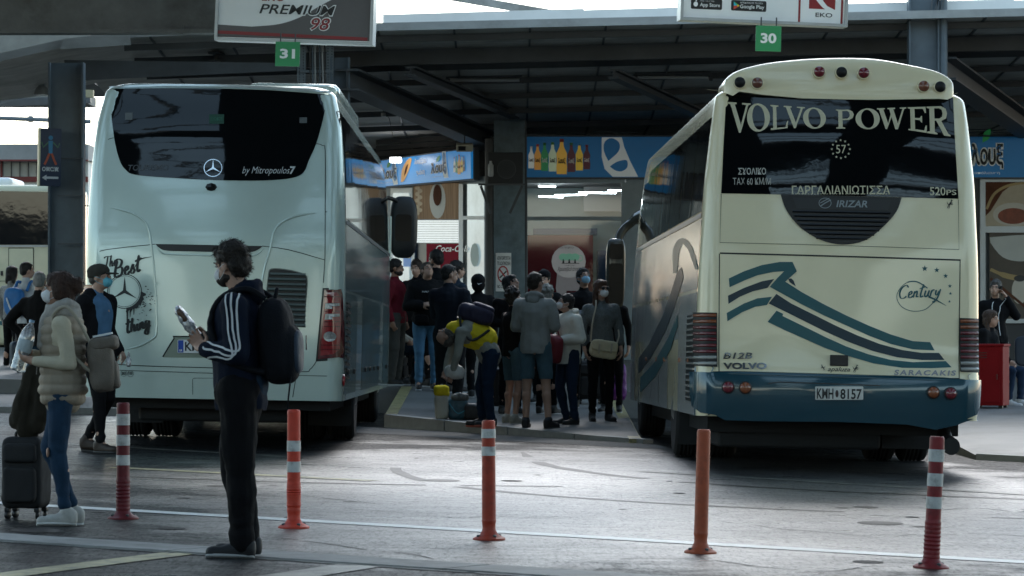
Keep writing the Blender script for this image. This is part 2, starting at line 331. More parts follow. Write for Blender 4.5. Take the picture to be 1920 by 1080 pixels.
# ================================================================= GROUND AND PAINT
bm = NB(); xs = [-900, -12, -6, 0, 6, 12, 900]; ys = [-300, 0, 20, 30, 40, 50, 80, 1500]
V_ = [[bm.verts.new((x, y, gz(x))) for x in xs] for y in ys]
for j in range(len(ys)-1):
    for i in range(len(xs)-1): bm.faces.new((V_[j][i], V_[j][i+1], V_[j+1][i+1], V_[j+1][i]))
struct('ground', bm, YARD)
def road_line(name, px0, py0, px1, py1, wd, m, dz=.004, label=None):
    a, b_ = G(px0, py0), G(px1, py1); bm = NB(); d = (b_-a); s = Vector((-d.y, d.x, 0)).normalized()*wd/2; n = 24; pr = None
    for i in range(n+1):
        p = a+d*i/n; j = .006*noise.noise(p*3)
        q = [bm.verts.new((v.x, v.y, gz(v.x)+dz)) for v in (p-s*(1+j*8), p+s*(1-j*8))]
        if pr: bm.faces.new((pr[0], q[0], q[1], pr[1]))
        pr = q
    o = struct(name, bm, m); return o
road_line('white_road_line', -60, 940, 1980, 1058, .23, WLINE)
road_line('yellow_road_line', 215, 877, 700, 902, .22, YLINE, .0045)
road_line('faded_road_line', 60, 829, 560, 858, .15, FLINE, .004)
road_line('faded_road_line', 1200, 884, 1990, 932, .15, FLINE, .0045)
road_line('yellow_road_line', -10, 1082, 360, 1035, .2, YLINE, .0045)
road_line('white_road_line', 470, 1092, 760, 1048, .26, FLINE, .0045)
TM = M('tyre_rubber_mark', (.012, .012, .013), .45, var=.3, vs=6, spec=.3)
def mark(name, pts, wd, m, dz):
    bm = NB(); pr = None; Q = cr(pts, 10)
    for i, p in enumerate(Q):
        q0, q1 = Vector(Q[max(i-1, 0)]), Vector(Q[min(i+1, len(Q)-1)]); d = q1-q0; s = Vector((-d.y, d.x)).normalized()*wd/2*(.6+.5*abs(noise.noise(Vector((i*.3, wd*50, 1)))))*min(1, .2+i*.15, .2+(len(Q)-1-i)*.15); p = Vector(p)
        v = [bm.verts.new((x.x, x.y, gz(x.x)+dz)) for x in (p-s, p+s)]
        if pr and noise.noise(Vector((i*.23, wd*90, p.x))) > -.22: bm.faces.new((pr[0], v[0], v[1], pr[1]))
        pr = v
    return struct(name, bm, m)
for i, pts in enumerate(([(-.9, 34.5), (-1.0, 31.5), (-.3, 28.5), (1.5, 26.5), (4.4, 25.4)], [(.1, 36.5), (.4, 33), (1.6, 30.2), (3.9, 28.6), (7, 27.9)], [(-5.2, 31.5), (-3.5, 29.6), (-1.2, 28.9), (1.2, 29.4)], [(-3.9, 33), (-3.4, 28), (-4.2, 24)])): mark('tyre_mark', pts, (.16, .2, .14, .18)[i], TM, .0022+i*.0003)
CK = M('crack_dark', (.006, .006, .006), .8)
rr = random.Random(21)
for i, (x, y) in enumerate(((-2.2, 21.6), (.5, 20.4), (1.6, 24.2), (-1.2, 25.2), (3.0, 27), (-3.0, 27.5))):
    pts = [(x, y)]
    for k in range(9): pts.append((pts[-1][0]+rr.uniform(.12, .30), pts[-1][1]+rr.uniform(-.5, .35)))
    mark('crack', pts, .022, CK, .0031+i*.0001)
for i in range(26):
    x, y = rr.uniform(-3.2, 3.4), rr.uniform(20.5, 31); r0 = rr.choice((.03, .05, .05, .09, .16)); bm = NB(); n = 14
    vs = [(x+r0*cos(a*2*pi/n)*(1+.3*noise.noise(Vector((a, i, 0)))), y+1.3*r0*sin(a*2*pi/n)*(1+.3*noise.noise(Vector((a, i, 5)))), 0) for a in range(n)]
    bm.faces.new([bm.verts.new((v[0], v[1], gz(v[0])+.0034+i*.00001)) for v in vs]); struct('oil_stain', bm, TM if i % 3 else CK)
# flush concrete strip across the yard, cast in lengths
a, b_ = G(-80, 1004), G(1330, 1096); d = (b_-a); L_ = d.length; d.normalize(); s = Vector((-d.y, d.x, 0))
bm = NB(); k = 0; t = 0
while t < L_:
    l = 1.75+.15*sin(k*2.3); p, q = a+d*(t+.012), a+d*min(L_, t+l-.012); wv = .23
    vs = [p-s*wv, q-s*wv, q+s*wv, p+s*wv]; add(bm, [(v.x, v.y, gz(v.x)+.014) for v in vs]+[(v.x, v.y, gz(v.x)-.03) for v in vs], [(0, 1, 2, 3), (0, 1, 5, 4), (2, 3, 7, 6), (1, 2, 6, 5), (3, 0, 4, 7)])
    t += l; k += 1
struct('kerb_strip', bm, KERB)
bm = NB()
for q in (.27, -.27, .31):                                        # cracks and the tar seam beside it
    pr = None
    for i in range(90):
        p = a+d*(L_*i/89)+s*(q+.02*noise.noise(Vector((i*.35, q*9, 0)))); h = .012+.014*abs(noise.noise(Vector((i*.5, q*5, 3))))
        v = [bm.verts.new((x.x, x.y, gz(x.x)+.0062)) for x in (p-s*h, p+s*h)]
        if pr and noise.noise(Vector((i*.17, q*3, 7))) > -.25: bm.faces.new((pr[0], v[0], v[1], pr[1]))
        pr = v
struct('tar_seam', bm, M('tar', (.015, .015, .015), .4))
# ------------------------------------------------------------ platforms
def slab(name, pts, hf, m, yb=None):
    bm = NB(); top = [bm.verts.new((x, y, hf(x, y))) for x, y in pts]; bot = [bm.verts.new((x, y, gz(x)-.05)) for x, y in pts]
    bm.faces.new(top)
    for i in range(len(pts)): j = (i+1) % len(pts); bm.faces.new((bot[i], bot[j], top[j], top[i]))
    return struct(name, bm, m)
slab('platform_paving', [(-1.52, 43.8), (1.42, 39.9), (1.42, 50.2), (-1.52, 50.2)], pz, PAVE)
slab('platform_paving', [(-9, 50.2), (4.72, 50.2), (4.72, 80), (-9, 80)], lambda x, y: pz(x, y)+.002, PAVE)
slab('platform_paving', [(4.72, 37.0), (10, 31.6), (18, 31.6), (18, 80), (4.72, 80)], pzr, PAVE)
slab('platform_paving', [(-4.6, 46.5), (-4.6, 80), (-30, 80), (-30, 50)], pzl, PAVE)
def kerb(name, pts, hf, m, wd=.14, up=.012):
    bm = NB()
    for p, q in zip(pts, pts[1:]):
        p, q = Vector(p), Vector(q); d = (q-p); n = max(1, int(d.length/1.0)); d /= n; s = Vector((-d.y, d.x)).normalized()*wd
        for i in range(n):
            u, v = p+d*(i+.01), p+d*(i+.99); Q = [u, v, v+s, u+s]
            add(bm, [(x.x, x.y, hf(x.x, x.y)+up) for x in Q]+[(x.x, x.y, gz(x.x)-.04) for x in Q], [(0, 1, 2, 3), (0, 1, 5, 4), (1, 2, 6, 5), (2, 3, 7, 6), (3, 0, 4, 7)])
    return struct(name, bm, m)
kerb('kerb', [(-1.55, 43.78), (1.45, 39.86)], pz, M('pale_kerb', (.32, .32, .31), .7, var=.25, vs=5, dirt=.4))
kerb('kerb', [(-1.53, 50.2), (-1.53, 43.9)], pz, YLINE)
kerb('kerb', [(1.43, 39.95), (1.43, 50.2)], pz, YLINE)
kerb('kerb', [(4.72, 36.97), (10, 31.57)], pzr, M('pale_kerb', (0, 0, 0)))
# rough patched band of asphalt along the platform edge
bm = NB(); add(bm, [(x, y, gz(x)+.0035) for x, y in ((-1.9, 43.9), (1.6, 39.4), (1.7, 38.0), (-1.9, 41.6))], [(0, 1, 2, 3)])
struct('asphalt_patch', bm, M('rough_asphalt', (.11, .11, .108), .85, var=.5, vs=30, bump=1, bs=60, dirt=.6))
# litter specks on the yard are part of its texture; a few real scraps
for px, py in ((1008, 891), (745, 830), (1830, 858)):
    g = G(px, py); bm = NB(); vs = [(g.x+.03*cos(i*1.25)*(1+.4*sin(i*9)), g.y+.05*sin(i*1.25), g.z+.008+.006*sin(i*3)) for i in range(5)]; add(bm, vs+[(v[0], v[1], v[2]+.004) for v in vs], [(0, 1, 2, 3, 4), (9, 8, 7, 6, 5)])
    tag(obj('litter_scrap', bm, WHITE if px > 1100 else INK), {1008: 'small dark scrap of litter on the bright asphalt between the coaches', 745: 'small dark scrap on the asphalt just right of the green coach tyre', 1830: 'small pale scrap of litter on the asphalt right of the cream coach'}[px], 'litter')
# ================================================================= CANOPY
ZE = [(-30, 4.3), (-9, 4.68), (-7.1, 4.9), (-6.2, 5.1), (-5.2, 5.24), (-4.1, 5.29), (-1.8, 5.33), (7, 5.53), (16, 5.75)]
def ze(x):
    for (a, u), (b, v) in zip(ZE, ZE[1:]):
        if x <= b: return u+(v-u)*(x-a)/(b-a)
    return ZE[-1][1]
def rz_(x, y): return ze(x) - .062*(y-50) if y < 62.3 else ze(x)-.062*12.3-.01*(y-62.3)
bm = NB(); X_ = [-30, -12, -9, -7.1, -6.2, -5.2, -4.1, -1.8, 1, 4, 7, 10, 16]; Y_ = [50, 54, 58, 62.3, 82]
g1 = [[bm.verts.new((x, y, rz_(x, y))) for x in X_] for y in Y_]; g2 = [[bm.verts.new((x, y, rz_(x, y)+.05)) for x in X_] for y in Y_]
keep = lambda i, j: X_[i] >= -6.3 or j < 1                    # left of the column the roof is only a strip: sky shows behind
for j in range(len(Y_)-1):
    for i in range(len(X_)-1):
        if keep(i, j):
            bm.faces.new((g1[j][i], g1[j][i+1], g1[j+1][i+1], g1[j+1][i])); bm.faces.new((g2[j][i], g2[j][i+1], g2[j+1][i+1], g2[j+1][i]))
canopy = obj('canopy_roof', bm, SOFF); tag(canopy, 'dark corrugated canopy roof over the boarding platform and shop fronts', 'roof')
bm = NB()
for x0, x1 in zip(X_, X_[1:]):
    z0, z1 = ze(x0), ze(x1)
    add(bm, [(x0, 49.93, z0-.02), (x1, 49.93, z1-.02), (x1, 49.93, z1+.09), (x0, 49.93, z0+.09), (x0, 49.99, z0-.02), (x1, 49.99, z1-.02), (x1, 49.99, z1+.09), (x0, 49.99, z0+.09)], [(0, 1, 2, 3), (4, 5, 6, 7), (0, 1, 5, 4), (2, 3, 7, 6)])
obj('fascia', bm, FASC, canopy)
bm = NB()
for x0, x1 in zip(X_[7:], X_[8:]):
    add(bm, [(x0, 50.5, ze(x0)+.08), (x1, 50.5, ze(x1)+.08), (x1, 50.5, ze(x1)+.27), (x0, 50.5, ze(x0)+.25), (x0, 50.56, ze(x0)+.08), (x1, 50.56, ze(x1)+.08), (x1, 50.56, ze(x1)+.27), (x0, 50.56, ze(x0)+.25)], [(0, 1, 2, 3), (4, 5, 6, 7), (2, 3, 7, 6)])
obj('flashing', bm, M('pale_roof_flashing', (.7, .7, .68), .6, var=.08), canopy)
bm = NB()                                                          # overlapping loose sheet at the left of the edge
add(bm, [P(x, y, 49.85) for x, y in ((112, 92), (245, 84), (243, 64), (120, 72))]+[P(x, y, 49.82) for x, y in ((112, 92), (245, 84), (243, 64), (120, 72))], [(0, 1, 2, 3), (4, 5, 6, 7), (0, 1, 5, 4)])
obj('edge_sheet', bm, FASC, canopy)
for i, y in enumerate((50.5, 51.9, 53.6, 55.3, 57.2, 59.2, 61.3)):
    bm = NB(); x0 = -5.4; h = .09 if i != 1 else .22
    bar(bm, (x0, y, rz_(x0, y)-.02-h/2), (-1.8, y, rz_(-1.8, y)-.02-h/2), .07, h); bar(bm, (-1.8, y, rz_(-1.8, y)-.02-h/2), (16, y, rz_(16, y)-.02-h/2), .07, h)
    obj('purlin', bm, DSTEEL, canopy)
bm = NB()
for i in range(20):
    x = -5+i*1.05
    for (ya, yb) in ((50.1, 62.2), (62.4, 81)): bar(bm, (x, ya, rz_(x, ya)-.012), (x, yb, rz_(x, yb)-.012), .03, .02)
obj('sheet_lap', bm, DSTEEL, canopy)
def ibeam(bm, p, q, wd, h, fl=.03):
    p, q = Vector(p), Vector(q); up = Vector((0, 0, h/2-fl/2)); bar(bm, p, q, .02, h-2*fl); bar(bm, p+up, q+up, wd, fl); bar(bm, p-up, q-up, wd, fl)
bm = NB(); ibeam(bm, P(650, 149, 50.6), P(925, 268, 62), .34, .30); obj('main_beam', bm, DSTEEL, canopy)
bm = NB(); ibeam(bm, P(1770, 128, 50.6), P(1960, 262, 62), .34, .32); obj('main_beam', bm, DSTEEL, canopy)
for a_, b2 in (((770, 133, 51.5), (965, 215, 60)), ((1150, 138, 52), (1330, 222, 60)), ((400, 106, 51.5), (470, 122, 56))):
    bm = NB(); ibeam(bm, P(*a_), P(*b2), .16, .14); obj('rafter', bm, DSTEEL, canopy)
bm = NB(); add(bm, [P(x, y, 50.4) for x, y in ((120, 112), (555, 118), (555, 132), (120, 152))]+[P(x, y, 50.5) for x, y in ((120, 112), (555, 118), (555, 132), (120, 152))], [(0, 1, 2, 3), (7, 6, 5, 4), (3, 2, 6, 7), (0, 1, 5, 4)])
obj('edge_beam', bm, DSTEEL, canopy)
# rear wall above the shops, blackened slats
bm = NB()
for k in range(9): z = 4.28+.1*k; bar(bm, (-2.4, 64.5-.02*k, z), (.2, 61.2, z), .05, .085)
obj('sooty_slat_panel', bm, M('sooty_wood', (.05, .045, .04), .8, var=.4, vs=3, stretch=(1, 1, 9)), canopy)
bm = NB()
for i in range(26):
    x = -2+i*.42; bar(bm, (x, 60.9, 4.42+.012*x+.05*sin(i)), (x+.8, 60.9, 4.40+.012*x+.06*sin(i*1.7+1)), .012)
obj('loose_cable', bm, DSTEEL, canopy)
# fluorescent tubes under the canopy (unlit)
for i, (px, py, wd) in enumerate(((909, 150, 140), (1262, 145, 142))):
    c = P(px, py, 55.2); t = empty('tube_light', c, 0, ['unlit fluorescent tube light under the canopy left of the cream coach, nearer the green coach', 'unlit fluorescent tube light under the canopy just left of the cream coach roof'][i], 'light', 'tube lights under the canopy')
    L2 = wd/F*55.2/2; bm = NB(); tube(bm, [(-L2+.04, 0, 0), (L2-.04, 0, 0)], .028); obj('tube', bm, M('dead_tube', (.42, .44, .44), .3, emit=.0), t, 40)
    bm = NB(); box(bm, (0, .02, .06), (2*L2, .09, .05), bev=.01); obj('batten', bm, DSTEEL, t)
    for k in (-1, 1): bm = NB(); box(bm, (k*L2, 0, 0), (.05, .07, .1)); bar(bm, (k*L2*.8, 0, .08), (k*L2*.8, 0, .3), .01); obj('bracket', bm, DSTEEL, t)
# the depot's high roof over the yard, with bands of rooflights; it stands above and behind the viewpoint
DR = M('depot_roof_sheet', (.12, .12, .115), .8, var=.2, vs=1, stretch=(1, .1, 1)); bm = NB(); ZR = 7.6
holes = [(-15.5, -10.5), (-7.4, -3.4), (1.0, 4.6), (8.0, 13.0)]; xe = [-17]+[v for h in holes for v in h]+[19]
for x0, x1 in zip(xe[::2], xe[1::2]): box(bm, ((x0+x1)/2, -13, ZR), (x1-x0, 102, .12))
box(bm, (-12, 42.5, ZR+.003), (19.4, 11.5, .12))  # roof patch added out of view to keep light off the yard's left
for k in range(21): box(bm, (1, -62+k*5-.5, ZR+.001), (35.9, 1.3 if k % 4 else 2.6, .11))
for k in range(100):
    for h in holes: bar(bm, (h[0], -63+k*1.0, ZR-.07), (h[1], -63+k*1.0, ZR-.07), .05)
bm2 = NB(); [box(bm2, ((x0+x1)/2, -66, (z0+z1)/2), (x1-x0, .5, z1-z0)) for x0, x1, z0, z1 in ((-21, -9, 0, 5.2), (-9, -2, 0, 1.4), (-9, -2, 4.2, 5.2), (-2, 6, 0, 5.2), (6, 10, 0, 2.2), (6, 10, 3.8, 5.2), (10, 23, 0, 5.2))]; box(bm2, (-22, -26, 3.0), (.5, 80, 5.8)); box(bm2, (24, -26, 3.0), (.5, 80, 5.8)); tag(obj('unseen_back_wall', bm2, M('unseen_wall_grey', (.10, .10, .095), .8, var=.3, vs=.6)), 'dark unseen wall added round the back of the yard', 'wall')  # added out of view to darken coach glass; gaps give bright reflections
tag(obj('depot_roof', bm, DR), 'high dark roof with rows of rooflights over the open yard', 'roof')
# ------------------------------------------------------------ steel columns
def hcol(name, pxa, pxb, Y, z1, label, web=.30):
    a_, b2 = P(pxa, 0, Y).x, P(pxb, 0, Y).x; z0 = gz(a_)-.05; t = empty(name, ((a_+b2)/2, Y, z0), 0, label, 'column'); h = (b2-a_)/2
    bm = NB(); box(bm, (0, 0, (z1-z0)/2), (2*h, .03, z1-z0)); obj('web', bm, STEEL, t)
    for k in (-1, 1): bm = NB(); box(bm, (k*(h-.012), 0, (z1-z0)/2), (.025, .26, z1-z0)); obj('flange', bm, STEEL, t)
    return t, z0
t, z0 = hcol('steel_column', 92, 158, 49, 4.8, 'wide blue grey steel column left of the green coach with a hanging arrow sign')
bm = NB(); box(bm, (0, -.02, .85+1), (.44, .03, .02)); obj('rib_plate', bm, STEEL, t)
for z in (2.35, 3.0, 3.5): bm = NB(); bar(bm, (-.1, -.16, z-z0), (.24, -.16, z-z0), .02); obj('sign_bracket', bm, DSTEEL, t)
t, z0 = hcol('steel_column', 620, 656, 50.8, 5.0, 'steel column carrying the canopy behind the green coach with perforated cable tray')
for i, (xa, wd) in enumerate(((-.52, .12), (-.12, .1))):
    bm = NB(); box(bm, (xa-.02, -.1, 4.3), (wd, .02, 1.9)); q = obj('cable_tray', bm, M('galvanised_tray', (.16, .18, .19), .5, metal=.4, var=.3), t)
    bm = NB()
    for k in range(46):
        for j in (-1, 1): disc(xa-.02+j*.028, 3.36+k*.04, .008, .012, bm, 6)
    for v in bm.verts: v.co = (v.co.x, -.113, v.co.y)
    obj('slot', bm, INK, q)
for k in range(6):
    bm = NB(); box(bm, (-.33, -.12, 3.6+k*.24), (.46, .03, .035)); obj('rung', bm, M('galvanised_tray', (0, 0, 0)), t)
for k in range(7): bm = NB(); tube(bm, [(-.42+k*.035, -.14+.01*sin(k), 3.3), (-.41+k*.035+.01*sin(k*3), -.15, 4.3), (-.42+k*.034, -.13, 5.2)], .008+.003*(k % 3), 6); obj('cable', bm, [BLACK, STEEL, FASC][k % 3], t)
t, z0 = hcol('steel_column', 1703, 1760, 50.3, 6.6, 'pale blue steel column rising above the canopy edge behind the cream coach')
bm = NB(); tube(bm, [(.27, -.1, 3.2), (.27, -.1, 6.7)], .055); obj('downpipe', bm, STEEL, t, 40)
for k in range(4): bm = NB(); bar(bm, P(1745+k*6, 28, 50.1)-t.location, P(1750+k*5+(k % 2)*8, -12, 50.1)-t.location, .02); obj('bird_spike', bm, DSTEEL, t)
bm = NB(); bar(bm, (-16, 43.12, 6.75), (16, 43.12, 6.75), .16, .3); tag(obj('sign_beam', bm, DSTEEL), 'high steel beam from which the two advertising signs hang', 'beam')
# the big grimy girder at top left, and the angle bar up in the light
bm = NB(); z = P(0, 66, 44).z; ibeam(bm, (-16, 44, z+.44), (-2.3, 44, z+.46), .34, .88, .045)
for x in (-6.4, -4.0): box(bm, (x, 43.9, z+.06), (.04, .05, .1))
g = obj('steel_girder', bm, GIRD); tag(g, 'huge grimy steel girder across the top left of the yard', 'girder')
bm = NB(); bar(bm, P(840, -8, 56), P(1060, 30, 56), .09, .12); tag(obj('angle_bar', bm, M('rusty_angle', (.2, .2, .19), .6, var=.5, vs=6)), 'thin mottled steel bar sloping above the pale roof edge between the two hanging signs', 'beam')
# ------------------------------------------------------------ hanging bay signs
def hang_sign(name, x0, x1, yb, Y, roll, yaw, label, dep=.24):
    c = P((x0+x1)/2, yb, Y); wd = (x1-x0)/F*Y; h = .95; t = empty(name, c, 0, label, 'sign'); t.rotation_euler = (0, R(roll), R(yaw))
    bm = NB(); box(bm, (0, dep/2, h/2), (wd, dep, h)); obj('light_box', bm, M('sign_box_aluminium', (.62, .63, .62), .4, metal=.3, dirt=.2), t)
    bm = NB(); fr = .035
    for a_, b2 in (((-wd/2, 0), (wd/2, 0)), ((-wd/2, h), (wd/2, h))): bar(bm, (a_[0], -.02, a_[1]+(fr/2 if a_[1] == 0 else -fr/2)), (b2[0], -.02, b2[1]+(fr/2 if a_[1] == 0 else -fr/2)), .04, fr)
    for k in (-1, 1): bar(bm, (k*(wd/2-fr/2), -.02, fr), (k*(wd/2-fr/2), -.02, h-fr), fr, .04, up=Vector((0, 1, 0)))
    obj('frame', bm, ALU, t)
    s = Y/F; W_ = WGLOSS
    fn = plane_fn((-wd/2, -.003, 0), (1, 0, 0), (0, 0, 1)); cv = lambda px, py: ((px-x0)*s, (yb-py)*s)
    lay('face_panel', poly([(x0+5, yb-5), (x1-5, yb-5), (x1-5, yb-140), (x0+5, yb-140)]), fn, WGLOSS, t, .001, cv)
    for k in (-1, 1): bm = NB(); bar(bm, (k*wd*.35, dep/2, h), (k*wd*.35, dep/2, h+1.5), .04); obj('hanger', bm, DSTEEL, t)
    return t, fn, cv, s
SR, SG = M('sign_red', (.25, .018, .022), .35), M('sign_grey', (.11, .10, .10), .4)
t, fn, cv, s = hang_sign('hanging_sign', 400, 700, 80, 43, 2.2, -6, 'white, grey and dark red fuel advertising sign hanging above the green coach')
sw = [(405, 63)]+cr([(480, 62.5), (530, 57), (575, 40), (630, 10), (665, -20), (700, -60)], 5)+[(695, -60), (695, 75)]
sw = [(405, 50)]+cr([(470, 52), (520, 46), (560, 32), (600, 8), (650, -20), (694, -50)], 5)+[(694, 73), (405, 73)]
lay('grey_swoosh', poly(sw), fn, SG, t, .003, cv)
lay('red_stripe', poly([(406, 67), (406, 61), (690, 66), (690, 72)]), fn, SR, t, .005, cv)
def out_text(nm, s_, x0, x1, yb, yt, m1, m2, bold=.012, sh=.25, rim=.03):
    lay(nm+'_outline', T(s_, x0-2, x1+2, yb+2, yt-2, bold+rim, sh), fn, m2, t, .007, cv); lay(nm, T(s_, x0, x1, yb, yt, bold, sh), fn, m1, t, .009, cv)
out_text('red_lettering', 'EKO', 487, 532, 3, -14, SR, WGLOSS); out_text('black_lettering', 'PREMIUM', 483, 627, 27, 9, INK, WGLOSS); out_text('red_numerals', '98', 582, 618, 55, 32, SR, WGLOSS)
t, fn, cv, s = hang_sign('hanging_sign', 1273, 1591, 44, 43, 2.0, 6, 'white hanging sign with app badges and a dark red emblem above the cream coach')
for nm, x0, x1, big, sm in (('app_badge', 1293, 1352, 'App Store', 'Λήψη στο'), ('app_badge', 1369, 1436, 'Google Play', 'ΑΠΟΚΤΗΣΤΕ ΤΟ ΣΤΟ')):
    q = lay(nm, poly(rrect(x0, x1, 2, 22, 3)), fn, INK, t, .003, cv)
    lay('badge_text', T(big, x0+17, x1-4, 19, 10, .01), fn, WGLOSS, q, .005, cv); lay('badge_text', T(sm, x0+17, x0+(44 if x0 < 1300 else 60), 8, 5), fn, WGLOSS, q, .005, cv)
    if x0 < 1300:
        b = disc(x0+9, 13, 4.2, 4.6); disc(x0+9.8, 6.6, 1.3, 1.6, b, 8); lay('apple_mark', b, fn, WGLOSS, q, .005, cv)
    else:
        for k, (cc, pp) in enumerate((((.02, .45, .6), [(x0+5, 5), (x0+5, 13), (x0+11, 12)]), ((.1, .5, .15), [(x0+5, 5), (x0+11, 12), (x0+13, 10)]), ((.6, .08, .05), [(x0+5, 20), (x0+5, 13), (x0+11, 12), (x0+13, 15)]), ((.8, .5, .02), [(x0+11, 12), (x0+13, 10), (x0+16, 12.5), (x0+13, 15)]))): lay('play_mark', poly(pp), fn, M('play_%d' % k, cc, .4), q, .005+k*.0006, cv)
lay('red_stripe', poly([(1497, 38), (1501, 38), (1501, -70), (1497, -70)]), fn, SR, t, .003, cv); lay('red_stripe', poly([(1578, 40), (1582, 40), (1582, -70), (1578, -70)]), fn, SR, t, .003, cv)
lay('emblem', poly([(1517, 12), (1517, -30), (1567, -30), (1567, 12)]), fn, SR, t, .003, cv)
lay('emblem_curve', poly([(1525, -12)]+cr([(1530, -5), (1541, 7), (1548, 12.3)], 4)+[(1566, 12.3)]+cr([(1552, 6), (1543, -5), (1540, -18)], 4)), fn, WGLOSS, t, .005, cv)
lay('black_lettering', T('EKO', 1530, 1562, 27, 19, .01), fn, INK, t, .005, cv)
GREEN = M('bay_sign_green', (.035, .27, .10), .45, var=.05)
for px, py, w2, sN, lb in ((539, 101, 46, '31', 'left coach'), (1441, 72, 48, '30', 'right coach')):
    c = P(px, py, 42.8); q = F/42.8; h = w2/q/2; bm = NB(); box(bm, (0, 0, 0), (2*h, .025, 2*h), bev=.004)
    t = obj('bay_number_sign', bm, GREEN, loc=c); tag(t, 'square green bay sign reading %s under the hanging sign' % sN, 'sign', 'green bay number signs'); t.rotation_euler = (0, R(1.5), R(-4 if px < 900 else 4))
    lay('white_numerals', T(sN, -h*.62, h*.62, -h*.38, h*.42, .035), plane_fn((0, -.0135, 0), (1, 0, 0), (0, 0, 1)), WGLOSS, t, .002)
    for k in (-1, 1): bm = NB(); bar(bm, (k*h*.6, 0, h), (k*h*.6, 0, h+.1), .015); obj('hanger', bm, DSTEEL, t)
# ------------------------------------------------------------ small sign with arrow on the left column
c = P(93, 295, 48.6); wd, h = 40/F*48.6, 108/F*48.6; t = empty('arrow_sign', c, 0, 'narrow dark blue sign with arrow and dancing figure on the left column', 'sign'); t.rotation_euler = (0, R(.8), R(16))
bm = NB(); box(bm, (0, 0, 0), (wd, .12, h)); obj('panel', bm, M('sign_navy', (.012, .022, .05), .4, var=.2), t)
bm = NB(); box(bm, (-wd/2-.004, 0, 0), (.02, .124, h+.01)); obj('edge_strip', bm, M('yellowed_edge', (.62, .58, .40), .5), t)
fn = plane_fn((0, -.061, 0), (1, 0, 0), (0, 0, 1)); s = .0066
lay('lettering', T('οπαπ', -.11, .11, -.19, -.13, .02), fn, M('dim_white', (.45, .46, .47), .5), t, .003)
lay('arrow', poly([(-.11, -.275), (-.05, -.235), (-.05, -.26), (.11, -.26), (.11, -.29), (-.05, -.29), (-.05, -.315)]), fn, M('dim_white', (0, 0, 0)), t, .003)
b = disc(0, .26, .03); poly([(-.03, .22), (.03, .22), (.025, .05), (-.025, .05)], b); lay('blue_figure', b, fn, M('fig_blue', (.03, .16, .28), .5), t, .003)
b = stroke([(-.03, .2), (-.10, .13), (-.12, .2)], .02); stroke([(.03, .2), (.10, .13), (.12, .19)], .02, b); lay('green_arms', b, fn, M('fig_green', (.05, .12, .07), .5), t, .004)
b = stroke([(-.015, .05), (-.05, -.04), (-.08, -.1)], .03); stroke([(.015, .05), (.05, -.04), (.08, -.1)], .03, b); lay('orange_legs', b, fn, M('fig_orange', (.3, .06, .03), .5), t, .004)
# hanging bell lamp
c = P(78, 178, 53); t = empty('bell_lamp', c, 0, 'grey industrial bell lamp hanging left of the steel column', 'lamp')
bm = NB(); lathe(bm, [(.125, 0), (.12, .03), (.085, .10), (.05, .13), (.045, .135)]); obj('shade', bm, M('lamp_grey', (.34, .35, .35), .4), t, 40)
bm = NB(); box(bm, (0, 0, .2), (.09, .09, .15), bev=.01); obj('gear_housing', bm, M('lamp_grey', (0, 0, 0)), t); bm = NB(); tube(bm, [(0, 0, .27), (0, 0, .6)], .012); obj('stem', bm, DSTEEL, t)
# ================================================================= FAR LEFT BACKGROUND
t = empty('warehouse', (-9, 92, 0), 0, 'distant pale warehouse with grey roof band and red trim behind the far coach', 'building'); t.location = (0, 0, 0)
q = lambda a_, b2, Y, d=.3: (P(a_[0], a_[1], Y), P(b2[0], b2[1], Y))
def slabpx(x0, x1, y0, y1, Y, dep=.3):
    a_, b2 = P(x0, y1, Y), P(x1, y0, Y); bm = NB(); box(bm, ((a_.x+b2.x)/2, Y+dep/2, (a_.z+b2.z)/2), (b2.x-a_.x, dep, b2.z-a_.z)); return bm
obj('wall', slabpx(-400, 165, 300, 650, 92, 3), M('warehouse_white', (.55, .57, .55), .6, dirt=.2), t); obj('roof', slabpx(-400, 165, 270, 300, 91.5, 4), M('warehouse_grey', (.24, .25, .25), .7, var=.2), t)
obj('red_trim', slabpx(-400, 165, 331, 341, 91.9, .09), M('trim_red', (.14, .02, .02), .5), t); obj('red_trim', slabpx(-400, 165, 299, 302, 91.4, .09), M('trim_red', (0, 0, 0)), t)
bm = slabpx(0, 4, 302, 345, 91.85, .1); obj('red_trim', bm, M('trim_red', (0, 0, 0)), t)
bm = NB()
for x in range(-380, 160, 16): merge(bm, slabpx(x, x+1.2, 303, 331, 91.9, .09))
obj('panel_joint', bm, DSTEEL, t)
t = empty('far_roof', (0, 0, 0), 0, 'far roof with sloping girders and a skylight left of the steel column', 'roof')
obj('roof_sheet', slabpx(-500, 165, 176, 194, 79, 1.5), M('far_roof_sheet', (.14, .14, .13), .8, var=.3), t); obj('roof_sheet', slabpx(-500, 165, 20, 150, 80, 6), M('far_roof_sheet', (.14, .14, .13), .8, var=.3), t)
bm = NB(); bar(bm, P(-60, 196, 78), P(170, 186, 78), .2, .16); obj('girder', bm, DSTEEL, t)
bm = NB(); bar(bm, P(-40, 167, 77), P(175, 176, 77), .2, .16); obj('girder', bm, M('tan_girder', (.24, .21, .13), .6, var=.3), t)
bm = NB(); bar(bm, P(-40, 178, 76), P(60, 160, 76), .03, .03); bar(bm, P(-20, 200, 76), P(60, 176, 76), .03, .03); obj('brace', bm, DSTEEL, t)
